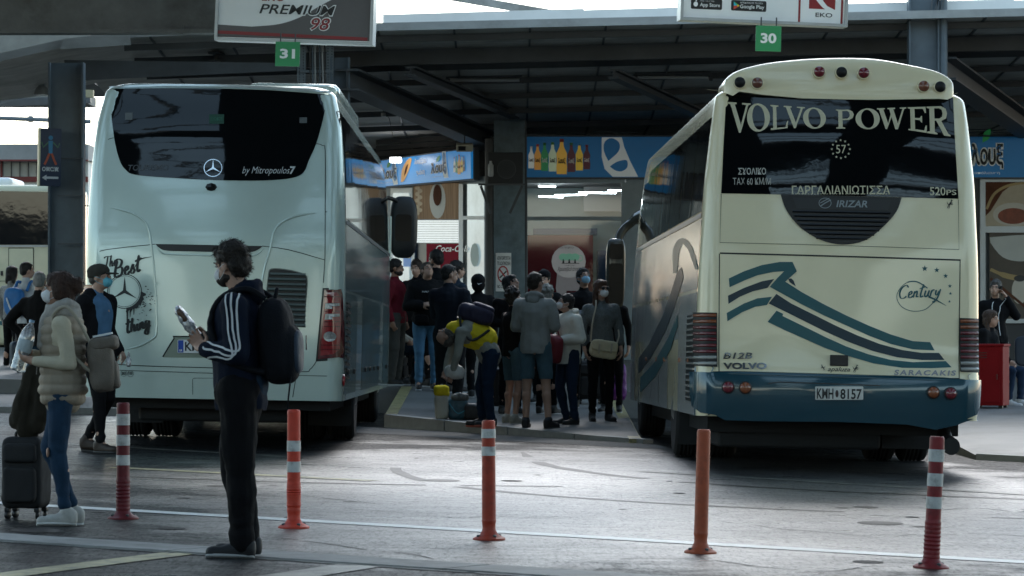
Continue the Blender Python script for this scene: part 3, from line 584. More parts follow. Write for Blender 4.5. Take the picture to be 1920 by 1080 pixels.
bm = NB(); add(bm, [P(x, y, 74) for x, y in ((-60, 112), (20, 126), (62, 142), (10, 163), (-60, 170))]+[P(x, y, 74.2) for x, y in ((-60, 112), (20, 126), (62, 142), (10, 163), (-60, 170))], [(0, 1, 2, 3, 4), (9, 8, 7, 6, 5), (2, 3, 8, 7)]); obj('soffit', bm, M('tan_soffit', (.12, .12, .11), .8), t)
bm = NB(); tube(bm, [P(-60, 219, 76), P(170, 228, 76)], .045, 8); lathe(bm, [(.07, -.05), (.07, .05)], P(57, 223, 76), 8, (1, 0, 0)); tag(obj('pipe', bm, STEEL), 'thin grey pipe crossing the white sky left of the steel column', 'pipe')
# ================================================================= SHOP FRONTS
BLUE = M('sign_blue', (.012, .17, .42), .35, var=.06, emit=.03); BLUEL = M('sign_blue_lit', (.014, .20, .50), .3, var=.06, emit=.2)
PALE = M('sign_pale', (.62, .68, .68), .4, var=.04, emit=.05)
YW = 60.0
def rwall(px, py, off=0): p = P(px, py, YW-off); return p
def logo(par, fn, cv, X, Yb, h, sub=True):                        # the white framed word mark with a leaf
    lay('word_mark', T('λουξ', X, X+h*1.25, Yb, Yb-h, .10), fn, WGLOSS, par, .004, cv, 0); lay('word_mark_ink', T('λουξ', X+1, X+h*1.25-1, Yb-1.5, Yb-h+1.5, .02), fn, M('word_ink', (.01, .03, .10), .4), par, .007, cv, 0)
    lay('leaf', poly(cr([(X+h*.45, Yb-h), (X+h*.5, Yb-h*1.35), (X+h*.75, Yb-h*1.5), (X+h*.7, Yb-h*1.15), (X+h*.45, Yb-h)], 4)[:-1]), fn, M('leaf_green', (.03, .30, .08), .4, emit=.05), par, .007, cv)
    lay('small_print', T('απόλαυση', X+h*.15, X+h*1.1, Yb+h*.2, Yb+h*.08), fn, PALE, par, .004, cv)
def droplet(par, fn, cv, x, y, w_, h):                            # the pale figure with two blue drops
    U = lambda pts: [(x+a*w_, y+b*h) for a, b in pts]
    lay('pale_shape', poly(U([(0, 0), (.55, 0), (.62, .25), (.78, .6), (1, 1), (.30, 1), (.08, .8), (0, .5)])), fn, PALE, par, .004, cv)
    lay('drop', poly(U(cr([(.18, .60), (.06, .35), (.08, .12), (.27, .02), (.48, .14), (.46, .36), (.18, .60)], 4)[:-1])), fn, BLUE, par, .007, cv)
    lay('drop', poly(U(cr([(.22, .74), (.42, .62), (.68, .58), (.70, .76), (.55, .86), (.38, .84), (.22, .74)], 4)[:-1])), fn, BLUE, par, .007, cv)
def bottles(par, fn, cv, items):
    for k, (x, top, bot, w_, c, capc) in enumerate(items):
        m = M('soda_%s' % '_'.join('%02d' % int(v*99) for v in c), c, .3, emit=.06); h = bot-top
        b = poly([(x-w_*.16, top+h*.08), (x+w_*.16, top+h*.08), (x+w_*.2, top+h*.22), (x+w_*.5, top+h*.42), (x+w_*.44, top+h*.62), (x+w_*.5, top+h*.8), (x+w_*.46, bot), (x-w_*.46, bot), (x-w_*.5, top+h*.8), (x-w_*.44, top+h*.62), (x-w_*.5, top+h*.42), (x-w_*.2, top+h*.22)])
        q = lay('bottle_picture', b, fn, m, par, .004+.0004*k, cv)
        lay('cap_picture', poly([(x-w_*.2, top), (x+w_*.2, top), (x+w_*.2, top+h*.09), (x-w_*.2, top+h*.09)]), fn, M('cap_%d' % int(capc[0]*99), capc, .4), q, .008, cv)
        lay('label_picture', T('λουξ', x-w_*.34, x+w_*.34, top+h*.72, top+h*.54, .06), fn, WGLOSS if c[0]+c[1]+c[2] < .9 else M('word_ink', (0, 0, 0)), q, .008, cv)
# long sign board over the right shops
x0, x1 = P(972, 0, YW).x, 8.6; t = empty('shop_sign', (x0, YW-.12, P(0, 333, YW).z), 0, 'long blue drinks sign board with eight bottles and pale drop figure over the shops', 'sign'); h = 76/F*YW
bm = NB(); box(bm, ((x1-x0)/2, .06, h/2), (x1-x0, .12, h)); obj('board', bm, BLUE, t)
bm = NB(); bar(bm, (0, -.01, -.015), (x1-x0, -.01, -.015), .04, .03); bar(bm, (0, -.01, h+.015), (x1-x0, -.01, h+.015), .04, .03); bar(bm, (-.015, -.01, -.03), (-.015, -.01, h+.03), .04, .03, up=Vector((0, 1, 0))); obj('frame', bm, DSTEEL, t)
fn = plane_fn((0, -.001, 0), (1, 0, 0), (0, 0, 1)); s = YW/F; cv = lambda px, py: ((px-972)*s, (333-py)*s)
Wt, Or, Gn, Lm, Yl, Dk = (.62, .66, .62), (.62, .30, .06), (.02, .22, .08), (.5, .6, .42), (.70, .48, .05), (.07, .012, .02)
bottles(t, fn, cv, [(996, 275, 316, 11, Wt, (.7, .7, .7)), (1008, 271, 319, 13, Or, (.5, .05, .03)), (1021, 268, 321, 14, Gn, (.03, .2, .05)), (1036, 267, 322, 15, Lm, (.04, .3, .06)), (1071, 268, 323, 15, Dk, (.03, .02, .06)), (1086, 269, 320, 14, Yl, (.05, .3, .6)), (1100, 272, 318, 13, Dk, (.3, .02, .03)), (1053, 261, 327, 20, (.72, .42, .06), (.35, .03, .03))])
droplet(t, fn, cv, 1128, 258, 68, 74)
for X in (1520, 1818): logo(t, fn, cv, X, 318, 50)
droplet(t, fn, cv, 1600, 258, 68, 74)
# shop building behind: walls, window frames, glass, interior
def boxpx(bm, x0, x1, y0, y1, Ya, Yb, bev=0):
    s_ = (x0+x1)/2; a_, b2 = P(x0, y1, Ya), P(x1, y0, Ya); box(bm, ((a_.x+b2.x)/2, (Ya+Yb)/2, (a_.z+b2.z)/2), (b2.x-a_.x, Yb-Ya, b2.z-a_.z), bev=bev)
t = empty('shop', (0, 0, 0), 0, 'glazed kiosk shop with bright interior behind the queue on the platform', 'building')
MET = M('shop_frame_steel', (.22, .26, .28), .45, metal=.3, var=.2, dirt=.3); INW = M('interior_wall', (.40, .52, .53), .6, var=.08); INB = M('interior_blue', (.02, .06, .14), .5)
bm = NB(); boxpx(bm, 985, 1172, 336, 343, 59.94, 60.04); boxpx(bm, 985, 1172, 406, 413, 59.93, 60.03); boxpx(bm, 984, 989, 343, 690, 59.95, 60.05); boxpx(bm, 1165, 1174, 343, 690, 59.95, 60.05); boxpx(bm, 1174, 1215, 336, 690, 59.97, 60.07); obj('window_frame', bm, MET, t)
for y0, y1 in ((343, 406), (413, 676)): bm = NB(); a_, b2 = P(989, y1, 60), P(1165, y0, 60); add(bm, [(a_.x, 60, a_.z), (b2.x, 60, a_.z), (b2.x, 60, b2.z), (a_.x, 60, b2.z)], [(0, 1, 2, 3)]); obj('window_glass', bm, PANE, t)
bm = NB(); zc = P(0, 334, 60).z+.05; zf = pz(0, 60)-.03
add(bm, [(-.2, 66, zf), (5, 66, zf), (5, 66, zc), (-.2, 66, zc)], [(0, 1, 2, 3)]); add(bm, [(5, 60.1, zf), (5, 66, zf), (5, 66, zc), (5, 60.1, zc)], [(0, 1, 2, 3)]); add(bm, [(-.2, 60.1, zf), (-.2, 66, zf), (-.2, 66, zc), (-.2, 60.1, zc)], [(0, 1, 2, 3)])
obj('inner_wall', bm, INW, t)
bm = NB(); add(bm, [(-.2, 60.06, zc+.01), (5, 60.06, zc+.01), (5, 66, zc+.01), (-.2, 66, zc+.01)], [(0, 1, 2, 3)]); obj('ceiling', bm, M('interior_ceiling', (.4, .42, .42), .6), t)
bm = NB(); boxpx(bm, 1000, 1120, 428, 440, 64.9, 65.6); boxpx(bm, 1120, 1165, 470, 690, 64.3, 64.9); obj('shelf_unit', bm, INB, t)
bm = NB(); boxpx(bm, 985, 1112, 441, 690, 64.0, 64.8); obj('red_drinks_cooler', bm, M('cooler_red', (.14, .004, .014), .7, spec=.05), t)
bm = NB(); boxpx(bm, 1095, 1165, 350, 396, 65.5, 65.9); obj('wall_unit', bm, WHITE, t)
LAMP = M('lit_tube', (.85, .95, 1), .5, emit=8, var=.01)
for a_, b2, Y in (((1010, 349), (1042, 350), 65), ((1085, 361), (1155, 362), 61.7), ((1040, 366), (1100, 365), 63.5), ((1010, 368), (1056, 370), 64.2), ((1140, 357), (1170, 357), 63)):
    bm = NB(); p, q = P(a_[0], a_[1], Y), P(b2[0], b2[1], Y); bar(bm, p, q, .05, .02); obj('ceiling_tube', bm, LAMP, t)
bm = NB(); box(bm, (6.5, 67.5, 3), (19, .3, 5.4)); tag(obj('rear_wall', bm, M('rear_wall_dark', (.05, .05, .052), .8, var=.3)), 'dark rear wall behind the kiosks', 'wall')
# etched round shop sticker with trees, and the tooth-like figure below
fn = plane_fn(P(0, 0, 59.99)-Vector((0, 0, 0)), (1, 0, 0), (0, 0, 1)); o0 = P(0, 0, 59.985); cv = lambda px, py: ((px)*s, (-py)*s)
fn = plane_fn(o0, (1, 0, 0), (0, 0, 1)); STK = M('frosted_sticker', (.50, .47, .47), .5, emit=.04)
st = lay('round_sticker', disc(1066, 490, 32, 31), fn, STK, t, .002, cv)
for x in (1056, 1067, 1078): lay('tree_picture', disc(x, 482, 8.5, 7), fn, M('sticker_green', (.22, .50, .36), .5, emit=.05), st, .004+.0005*(x % 3), cv); lay('trunk_picture', poly([(x-1, 486), (x+1, 486), (x+2, 493), (x-2, 493)]), fn, INK, st, .006, cv)
lay('ground_line', poly([(1053, 493), (1086, 493), (1086, 494.2), (1053, 494.2)]), fn, INK, st, .0065, cv)
lay('arched_lettering', T('ΟΛΑ ΓΙΑ ΚΑΛΟ', 1047, 1075, 466, 462, .0), fn, INK, st, .004, cv); lay('script_lettering', T('Χρυσοβαλάντου', 1045, 1089, 510, 500, .01, .3), fn, INK, st, .004, cv); lay('script_lettering', T('Τυροπιτάδικο', 1057, 1077, 498.5, 496), fn, INK, st, .004, cv)
lay('small_badge', annulus(1087, 484, 6, 6, 1.2), fn, M('sticker_green', (0, 0, 0)), st, .006, cv)
lay('figure_sticker', poly([(1045, 505), (1090, 505), (1095, 540), (1088, 600), (1080, 545), (1062, 545), (1052, 600), (1042, 540)]), fn, M('pink_sticker', (.45, .38, .39), .5), t, .0012, cv)
bm = NB(); boxpx(bm, 989, 1165, 640, 690, 59.9, 60.0); obj('plinth', bm, MET, t)
# walls left and right of the glazing
bm = NB(); boxpx(bm, 1215, 2300, 334, 690, 60.03, 60.3); obj('wall', bm, M('shop_wall_grey', (.16, .17, .17), .7, dirt=.4), t)
bm = NB(); boxpx(bm, 1842, 2060, 605, 690, 60.0, 60.3); obj('dado', bm, M('shop_dado_dark', (.035, .035, .037), .5), t)
bm = NB()
for x0_, x1_, y0_, y1_ in ((1838, 1848, 332, 606), (1848, 1960, 332, 341), (1848, 1960, 424, 436), (1848, 1960, 598, 606)): boxpx(bm, x0_, x1_, y0_, y1_, 59.92, 60.02)
obj('poster_frame', bm, ALU, t)
# coffee posters, flat prints in the frames
t = empty('coffee_poster', P(1900, 382, 59.97), 0, 'upper framed coffee poster, cream saucer and brown cup, right of the cream coach', 'poster'); fn = plane_fn((0, 0, 0), (1, 0, 0), (0, 0, 1)); cv = lambda px, py: ((px-1900)*s, (382-py)*s)
lay('print', poly([(1848, 424), (1950, 424), (1950, 341), (1848, 341)]), fn, M('print_cream', (.46, .38, .27), .5, var=.25, vs=2), t, .001, cv)
lay('brown_band', poly([(1848, 341), (1905, 341), (1880, 360), (1858, 395), (1848, 405)]), fn, M('print_brown', (.12, .05, .03), .8, spec=.05, var=.4), t, .002, cv)
lay('handle_picture', stroke(cr([(1850, 392), (1866, 362), (1898, 346), (1945, 341)], 6), 5), fn, M('print_gold', (.40, .28, .12), .5), t, .003, cv)
lay('cup_picture', disc(1900, 402, 38, 22, n=28), fn, M('print_pale', (.55, .50, .42), .5), t, .0035, cv); lay('coffee_picture', disc(1900, 405, 29, 15, n=28), fn, M('print_coffee', (.22, .055, .025), .5, var=.4, vs=9), t, .005, cv)
t = empty('coffee_poster', P(1900, 517, 59.97), 0, 'lower framed coffee poster with white cup and milk jug, right of the cream coach', 'poster'); cv = lambda px, py: ((px-1900)*s, (517-py)*s)
lay('print', poly([(1855, 598), (1950, 598), (1950, 436), (1855, 436)]), fn, M('print_dark', (.09, .07, .05), .5, var=.4, vs=2), t, .001, cv)
lay('cup_picture', poly(cr([(1856, 445), (1950, 442), (1950, 480), (1915, 490), (1880, 482), (1857, 455)], 4)), fn, M('print_white', (.50, .50, .46), .5), t, .002, cv); lay('saucer_picture', stroke(cr([(1857, 505), (1890, 518), (1950, 528)], 5), [6]*4+[10]*7), fn, M('print_gold', (0, 0, 0)), t, .003, cv)
lay('jug_picture', disc(1912, 545, 15, 25), fn, M('print_pale', (0, 0, 0)), t, .0035, cv); lay('jug_lid_picture', disc(1912, 522, 11, 6), fn, INK, t, .005, cv); lay('strap_picture', stroke([(1857, 522), (1950, 598)], 5), fn, M('print_brown', (0, 0, 0)), t, .0045, cv)
# ------------------------------------------------------------ angled left shop front
LA, LB = Vector((-.40, 60.5, 0)), Vector((-2.9, 65.6, 0)); LD = (LA-LB).normalized()   # runs left-back to right-front
def lw(px): # distance along the wall where the sight line of column px meets it
    k = (px-960)/F; # B + LD*u : x = k*y
    u = (k*LB.y-LB.x)/(LD.x-k*LD.y); return u
def lz(px, py): u = lw(px); y = LB.y+LD.y*u; return CH+(HZ-py)/F*y
fl = plane_fn(LB, (LD.x, LD.y, 0), (0, 0, 1)); cvl = lambda px, py: (lw(px), lz(px, py))
def lquad(px0, px1, py0, py1): return poly([(px0, py1), (px1, py1), (px1, py0), (px0, py0)])
t = empty('shop', (0, 0, 0), 0, 'angled kiosk front with rolled shutter between the green coach and the pillar', 'building')
lay('wall', lquad(640, 915, 330, 700), fl, M('kiosk_panel', (.22, .25, .26), .6, dirt=.2), t, 0, cvl, thick=-.0)
for nm, x0_, x1_, y0_, y1_, m_, o_ in (('window_frame', 735, 776, 352, 660, WHITE, .03), ('window_pane', 741, 772, 362, 640, M('kiosk_glass_glow', (.24, .32, .35), .05, emit=.35, var=.4, vs=1.5), .045), ('rolling_shutter', 783, 866, 413, 455, M('shutter_white', (.72, .76, .76), .4, emit=.25), .05), ('frame_post', 866, 874, 345, 668, WHITE, .06), ('frame_post', 777, 783, 410, 668, WHITE, .06),  # panes and shutter given a glow to brighten the kiosk front
        ('window_pane', 880, 912, 345, 405, M('kiosk_glass_glow', (0, 0, 0)), .04), ('frame_post', 874, 914, 405, 412, WHITE, .06), ('window_pane', 880, 912, 412, 640, M('kiosk_glass_glow', (0, 0, 0)), .04), ('counter_recess', 783, 866, 456, 600, INK, .02), ('blue_poster', 762, 777, 440, 500, M('poster_blue', (.03, .16, .45), .4, emit=.1), .06)):
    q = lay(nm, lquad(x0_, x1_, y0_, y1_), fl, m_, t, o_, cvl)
    if nm == 'rolling_shutter':
        b = NB()
        for k in range(9): b2 = lquad(784, 865, 416+k*4.4, 417+k*4.4); merge(b, b2)
        lay('slat_joint', b, fl, ALU, q, o_+.004, cvl)
q = lay('drinks_cooler', lquad(803, 866, 457, 640), fl, M('cooler_red2', (.20, .006, .02), .7, spec=.05, emit=.03), t, .035, cvl)
lay('cooler_lettering', T('Coca-Cola', 822, 884, 472, 460, .012, .35), fl, WGLOSS, q, .05, cvl)
lay('warning_triangle', poly([(766, 484), (777, 484), (771.5, 468)]), fl, M('warn_yellow', (.6, .4, .03), .4), t, .07, cvl)
q = lay('coffee_poster_panel', lquad(780, 866, 343, 411), fl, M('poster_wood', (.28, .19, .12), .8, spec=.05, var=.5, vs=2, emit=.05, stretch=(9, 9, .6)), t, .05, cvl)
b = disc(826, 376, 15, 34); lay('cup_picture', b, fl, M('print_white', (0, 0, 0)), q, .056, cvl); lay('coffee_picture', disc(826, 366, 8, 20), fl, M('print_brown', (0, 0, 0)), q, .062, cvl)
b = NB()
for k in range(9): disc(788+5*(k % 2), 352+6*k, 4.5, 4, b, z=.0004*k)
lay('cookie_pictures', b, fl, M('print_cookie', (.48, .36, .22), .5, var=.3, vs=8), q, .056, cvl)
lay('sticker', disc(896, 478, 8, 22), fl, M('sticker_mint', (.42, .5, .46), .5), t, .06, cvl)
t = empty('shop_sign', (0, 0, 0), 0, 'lit blue drinks sign with papaya picture over the angled kiosk front', 'sign')
b = poly([(735, 350), (905, 335), (905, 279), (735, 302)]); lay('board', b, fl, BLUEL, t, .12, cvl, thick=.1)
b = poly([(733, 353), (907, 338), (907, 276), (733, 299)]); lay('frame', b, fl, DSTEEL, t, .08, cvl, thick=.1)
def tilt(px, py): return cvl(px, py+(905-px)*.105)
logo(t, lambda u, v, o: fl(u, v, o+.225), tilt, 737, 323, 24); logo(t, lambda u, v, o: fl(u, v, o+.225), tilt, 830, 322, 24)
droplet(t, lambda u, v, o: fl(u, v, o+.225), tilt, 757, 282, 12, 50); droplet(t, lambda u, v, o: fl(u, v, o+.225), tilt, 852, 279, 12, 50)
f2 = lambda u, v, o: fl(u, v, o+.225)
lay('papaya_picture', poly(cr([(774, 328), (776, 305), (786, 288), (794, 286), (790, 305), (780, 326), (774, 328)], 3)[:-1]), f2, M('papaya', (.62, .32, .10), .4, emit=.1), t, .004, tilt); lay('papaya_seeds', poly(cr([(780, 318), (783, 302), (788, 296), (784, 312)], 3)), f2, M('print_brown', (0, 0, 0)), t, .007, tilt)
lay('script_lettering', T('λουξάρω', 799, 822, 300, 287, .03, .3), f2, WGLOSS, t, .004, tilt); lay('script_lettering', T('γεύση', 803, 819, 320, 308, .05), f2, WGLOSS, t, .004, tilt)
bottles(t, f2, tilt, [(875, 292, 320, 4, Wt, (.5, .5, .5)), (879, 290, 322, 4, Gn, (.02, .2, .1)), (884, 288, 325, 6, Or, (.4, .04, .03)), (889, 290, 322, 4, Yl, (.05, .3, .5)), (893, 292, 320, 4, Dk, (.3, .02, .03))])
# lit lamp above the kiosk and a floodlight on the beam
bm = NB(); box(bm, (0, 0, 0), (.2, .12, .09), bev=.02); t = obj('wall_lamp', bm, M('lit_lamp', (.95, 1, 1), .4, emit=5), loc=P(742, 300, 62.6)); tag(t, 'small lit white lamp above the left end of the angled kiosk sign', 'lamp')
bm = NB(); bar(bm, (0, .04, 0), (0, .3, .04), .02); obj('arm', bm, DSTEEL, t)
c = P(871, 276, 58.5); t = empty('floodlight', c, 0, 'pale boxy floodlight fixed under the big beam above the kiosk sign', 'lamp')
bm = NB(); box(bm, (0, 0, 0), (.27, .14, .12), Euler((.3, 0, 0)), bev=.015); obj('housing', bm, M('floodlight_cream', (.45, .43, .35), .5), t); bm = NB(); box(bm, (-.04, -.078, -.022), (.12, .012, .07), Euler((.3, 0, 0))); obj('lens', bm, BLACK, t); bm = NB(); bar(bm, (0, 0, .05), (0, .05, .2), .02); obj('bracket', bm, DSTEEL, t)
c = P(719, 215, 56); t = empty('security_camera', c, 0, 'small security camera with dangling cable under the canopy above the green coach mirror', 'camera')
bm = NB(); box(bm, (0, 0, 0), (.07, .16, .06), bev=.015); obj('housing', bm, M('lamp_grey', (0, 0, 0)), t); bm = NB(); tube(bm, [(.02, 0, .03), (.09, 0, -.06), (.12, 0, -.2), (.14, 0, -.32)], .005, 6); obj('cable', bm, DSTEEL, t); bm = NB(); bar(bm, (0, 0, .02), (0, .05, .25), .015); obj('bracket', bm, DSTEEL, t)
# ------------------------------------------------------------ pillar with air conditioner, drainpipe and no-smoking notice
YP = 58.6; a_, b2 = P(926, 0, YP).x, P(984, 0, YP).x
t = empty('pillar', ((a_+b2)/2, YP, pz(0, YP)), 0, 'blotchy blue grey concrete pillar between the two shops', 'pillar')
bm = NB(); box(bm, (0, .15, 1.95), (b2-a_, .3, 3.9), bev=.015); obj('shaft', bm, M('blotchy_plaster', (.15, .20, .225), .7, var=.35, vs=4, dirt=1, bump=.3, bs=20), t)
bm = NB(); box(bm, (b2-a_-.26, .2, 1.95), (.09, .3, 3.9)); obj('dark_side', bm, DSTEEL, t)
bm = NB(); tube(bm, [P(917, 700, 58.4), P(917, 260, 58.4)], .065, 12); p_ = tag(obj('drainpipe', bm, M('pipe_dark', (.05, .05, .05), .6, dirt=.5), smooth=40), 'dark vertical drainpipe left of the concrete pillar', 'pipe')
c = P(938, 320, 57.6); t = empty('air_conditioner', c, 0, 'dark air conditioning unit on a bracket high on the pillar', 'air conditioner')
bm = NB(); box(bm, (.08, .1, .04), (.56, .34, .50), bev=.02); obj('casing', bm, M('ac_dark', (.018, .019, .02), .6, dirt=.4), t)
bm = NB(); annulus(.1, .02, .15, .15, .012, b=bm); [annulus(.1, .02, .12-k*.03, .12-k*.03, .006, b=bm) for k in range(4)]
for v in bm.verts: v.co = (v.co.x, -.075, v.co.y)
obj('fan_grille', bm, DSTEEL, t)
bm = NB(); lathe(bm, [(.03, -.12), (.045, -.1), (.045, .06), (.02, .1), (.02, .13)], (-.15, -.12, .02)); obj('gas_bottle', bm, M('lamp_grey', (0, 0, 0)), t, 40)
bm = NB(); bar(bm, (-.35, -.05, -.22), (.4, -.05, -.22), .05, .03)
for k in (-1, 1): bar(bm, (k*.33+.02, -.03, -.24), (k*.33*.1+.12*k, -.02, -.68), .04)
obj('bracket', bm, DSTEEL, t)
c = P(944, 510, 58.3); t = empty('no_smoking_notice', c, 0, 'white notice with red no smoking symbol on the pillar', 'notice'); bm = NB(); box(bm, (0, .2, 0), (.25, .01, .62)); obj('board', bm, WHITE, t); s2 = 58.3/F
t.location.y = 58.28; fn = plane_fn((0, .194, 0), (1, 0, 0), (0, 0, 1)); cv = lambda px, py: ((px-944)*s2, (510-py)*s2)
lay('lettering', T('ΑΠΑΓΟΡΕΥΕΤΑΙ', 932, 957, 487, 480, .02), fn, INK, t, .002, cv); lay('lettering', T('ΤΟ ΚΑΠΝΙΣΜΑ', 932, 957, 497, 490, .02), fn, INK, t, .002, cv); lay('lettering', T('ΝΟ ΣΜΟ', 932, 950, 540, 534, .02), fn, INK, t, .002, cv)
lay('red_ring', annulus(943, 514, 10.5, 16, 2.2, 2.6), fn, M('notice_red', (.45, .02, .02), .4), t, .003, cv); lay('cigarette_symbol', poly([(936, 520), (949, 507), (950.5, 509), (937.5, 522)]), fn, INK, t, .003, cv); lay('red_bar', poly([(935, 505), (937, 503), (951, 522), (949, 524)]), fn, M('notice_red', (0, 0, 0)), t, .004, cv)
# ================================================================= COACHES
def interp(tab, z):
    if z <= tab[0][0]: return tab[0][1]
    for (a, u), (b, v) in zip(tab, tab[1:]):
        if z <= b: t = (z-a)/(b-a); return u+(v-u)*(t*t*(3-2*t)*.4+t*.6)
    return tab[-1][1]
def smooth_tab(tab, n=60):
    lo, hi = tab[0][0], tab[-1][0]; zs = [lo+(hi-lo)*i/n for i in range(n+1)]; vs = [interp(tab, z) for z in zs]
    for _ in range(6): vs = [vs[0]]+[(vs[i-1]+2*vs[i]+vs[i+1])/4 for i in range(1, n)]+[vs[-1]]
    def f(z):
        t = max(0, min(1, (z-lo)/(hi-lo)))*n; i = min(n-1, int(t)); return vs[i]+(vs[i+1]-vs[i])*(t-i)
    return f
class Coach:
    def __init__(s, px, Y, yaw, pitch, roll, L_, zb, zt, wt, rt, rc, bulge, label, side_vp):
        s.s = F/Y; s.Y = Y; s.px = px; x = (px-960)/s.s; s.z0 = gz(x); s.th = roll; s.pt = pitch; s.L = L_; s.zb, s.zt = zb, zt; s.w = smooth_tab(wt); s.r = smooth_tab(rt); s.rc = rc; s.bulge = bulge; s.vp = side_vp
        s.root = empty('coach', (x, Y, s.z0), 0, label, 'coach'); s.root.rotation_euler = (-pitch, roll, yaw)
    def conv(s, px, py):
        dx = (px-s.px)/s.s; wz = CH+(HZ-py)/s.s-s.z0; return dx-s.th*wz, wz+s.th*dx
    def sconv(s, px, py, edge):                                     # picture point on the long side -> (distance from the tail, height)
        Y = s.Y*(edge-s.vp[0])/(px-s.vp[0]); z0 = CH+(HZ-s.vp[1])/s.s-s.z0+s.th*(edge-s.px)/s.s; return Y-s.Y, z0+(s.vp[1]-py)*Y/F
    def rear(s, x, z, off):
        W = s.w(z); ax = abs(x); y = s.r(z)+s.bulge*(x/W)**2; q = W-s.rc
        if ax > q: d = min(ax-q, s.rc*.995); y += s.rc-sqrt(s.rc**2-d*d); k = d/s.rc; return Vector((x+math.copysign(off*k, x), y-off*sqrt(1-k*k), z))
        return Vector((x, y-off, z))
    def side(s, g):
        def f(y, z, off):
            W = s.w(z); y0 = s.r(z)+s.bulge*((W-s.rc)/W)**2; d = y-y0
            if d < s.rc: a = max(0, d)/s.rc; k = sqrt(max(0, 1-(1-a)**2)); return Vector((g*(W-s.rc+(s.rc+off)*k), y-off*(1-a), z))
            return Vector((g*(W+off), y, z))
        return f
    def shell(s, m, front_slope=.5):
        bm = NB(); rings = []; zs = [s.zb+(s.zt-.10-s.zb)*i/46 for i in range(47)]; ins = [0]*47
        for k in range(1, 7): a = k/6*pi/2; zs.append(s.zt-.10+.10*sin(a)); ins.append(.22*(1-cos(a)))
        zs = [s.zb+.0]+zs; ins = [.05]+ins
        for z, i_ in zip(zs, ins):
            W = s.w(z)-i_; y0 = i_*.6; rc = s.rc; yf = s.L-front_slope*max(0, (z-1.15)/2.4)**2-i_; rf = .3; pts = []
            for k in range(-10, 11): x = (W-rc)*k/10; pts.append((x, s.r(z)+s.bulge*(x/s.w(z))**2+y0))
            ye = s.r(z)+s.bulge*((W-rc)/s.w(z))**2+y0
            for k in range(1, 9): a = k/8*pi/2; pts.append((W-rc+rc*sin(a), ye+rc-rc*cos(a)))
            for k in range(1, 12): pts.append((W, ye+rc+(yf-rf-ye-rc)*k/12))
            for k in range(0, 6): a = k/5*pi/2; pts.append((W-rf+rf*cos(a), yf-rf+rf*sin(a)))
            for k in range(0, 6): a = k/5*pi/2; pts.append((-(W-rf)-rf*sin(a), yf-rf+rf*cos(a)))
            for k in range(11, 0, -1): pts.append((-W, ye+rc+(yf-rf-ye-rc)*k/12))
            for k in range(8, 0, -1): a = k/8*pi/2; pts.append((-(W-rc+rc*sin(a)), ye+rc-rc*cos(a)))
            rings.append([bm.verts.new((x, y, z)) for x, y in pts])
        skinr(bm, rings); bmesh.ops.recalc_face_normals(bm, faces=bm.faces); return bm
    def cut(s, o, arches, r=.56, zc=.48):
        b = NB()
        for y in arches:
            for g in (-1, 1): lathe(b, [(r, -.35), (r, .35)], (g*1.25, y, zc+s.pt*y), 28, (1, 0, 0))
        c = obj('t', b, BLACK); md = o.modifiers.new('b', 'BOOLEAN'); md.operation = 'DIFFERENCE'; md.solver = 'EXACT'; md.object = c
        dg = bpy.context.evaluated_depsgraph_get(); dg.update(); me = bpy.data.meshes.new_from_object(o.evaluated_get(dg)); o.modifiers.clear(); o.data = me; bpy.data.objects.remove(c)
        for p in me.polygons: p.use_smooth = True
        try: me.set_sharp_from_angle(angle=R(38))
        except Exception: pass
    def r_(s, name, b, m, par=None, off=.004, grid=.07, thick=0): return lay(name, b, s.rear, m, par or s.root, off, s.conv, grid, thick)
    def line(s, name, pts, wd, m, off=.003, par=None): return s.r_(name, stroke(pts, wd), m, par, off, .09)
    def bead(s, name, pts, r, m, n=8, par=None):
        b = NB(); P3 = [s.rear(*s.conv(*p), 0) for p in pts]; tube(b, P3, [r*min(1, .15+i*.25, .15+(len(pts)-1-i)*.25) for i in range(len(pts))], n)
        return obj(name, b, m, par or s.root, 60)
    def wheel(s, x, y, g, r=.5, w_=.29, dual=False):
        t = bpy.data.objects.new('wheel', None); C.objects.link(t); t.parent = s.root; t.location = (x, y, r+s.pt*y+s.th*x*0+.0)
        b = NB(); pr = [(r*.56, -w_/2), (r*.9, -w_/2), (r*.975, -w_*.42), (r, -w_*.3)]+[(r-(.012 if k % 2 else 0), -w_*.3+w_*.6*k/9) for k in range(1, 9)]+[(r, w_*.3), (r*.975, w_*.42), (r*.9, w_/2), (r*.56, w_/2)]
        lathe(b, pr, (0, 0, 0), 40, (1, 0, 0)); obj('tyre', b, RUBB, t, 30)
        b = NB(); lathe(b, [(r*.6, g*.0), (r*.585, g*w_*.46), (r*.53, g*w_*.5), (r*.5, g*w_*.3), (r*.28, g*w_*.22), (r*.26, g*w_*.5), (r*.2, g*w_*.56), (.001, g*w_*.57)], (0, 0, 0), 32, (1, 0, 0))
        for k in range(10): a = k*pi/5; tube(b, [(g*w_*.24, r*.38*cos(a), r*.38*sin(a)), (g*w_*.42, r*.38*cos(a), r*.38*sin(a))], .016, 6)
        obj('rim', b, M('wheel_rim_alloy', (.42, .42, .41), .3, metal=.8, dirt=.4), t, 30); return t
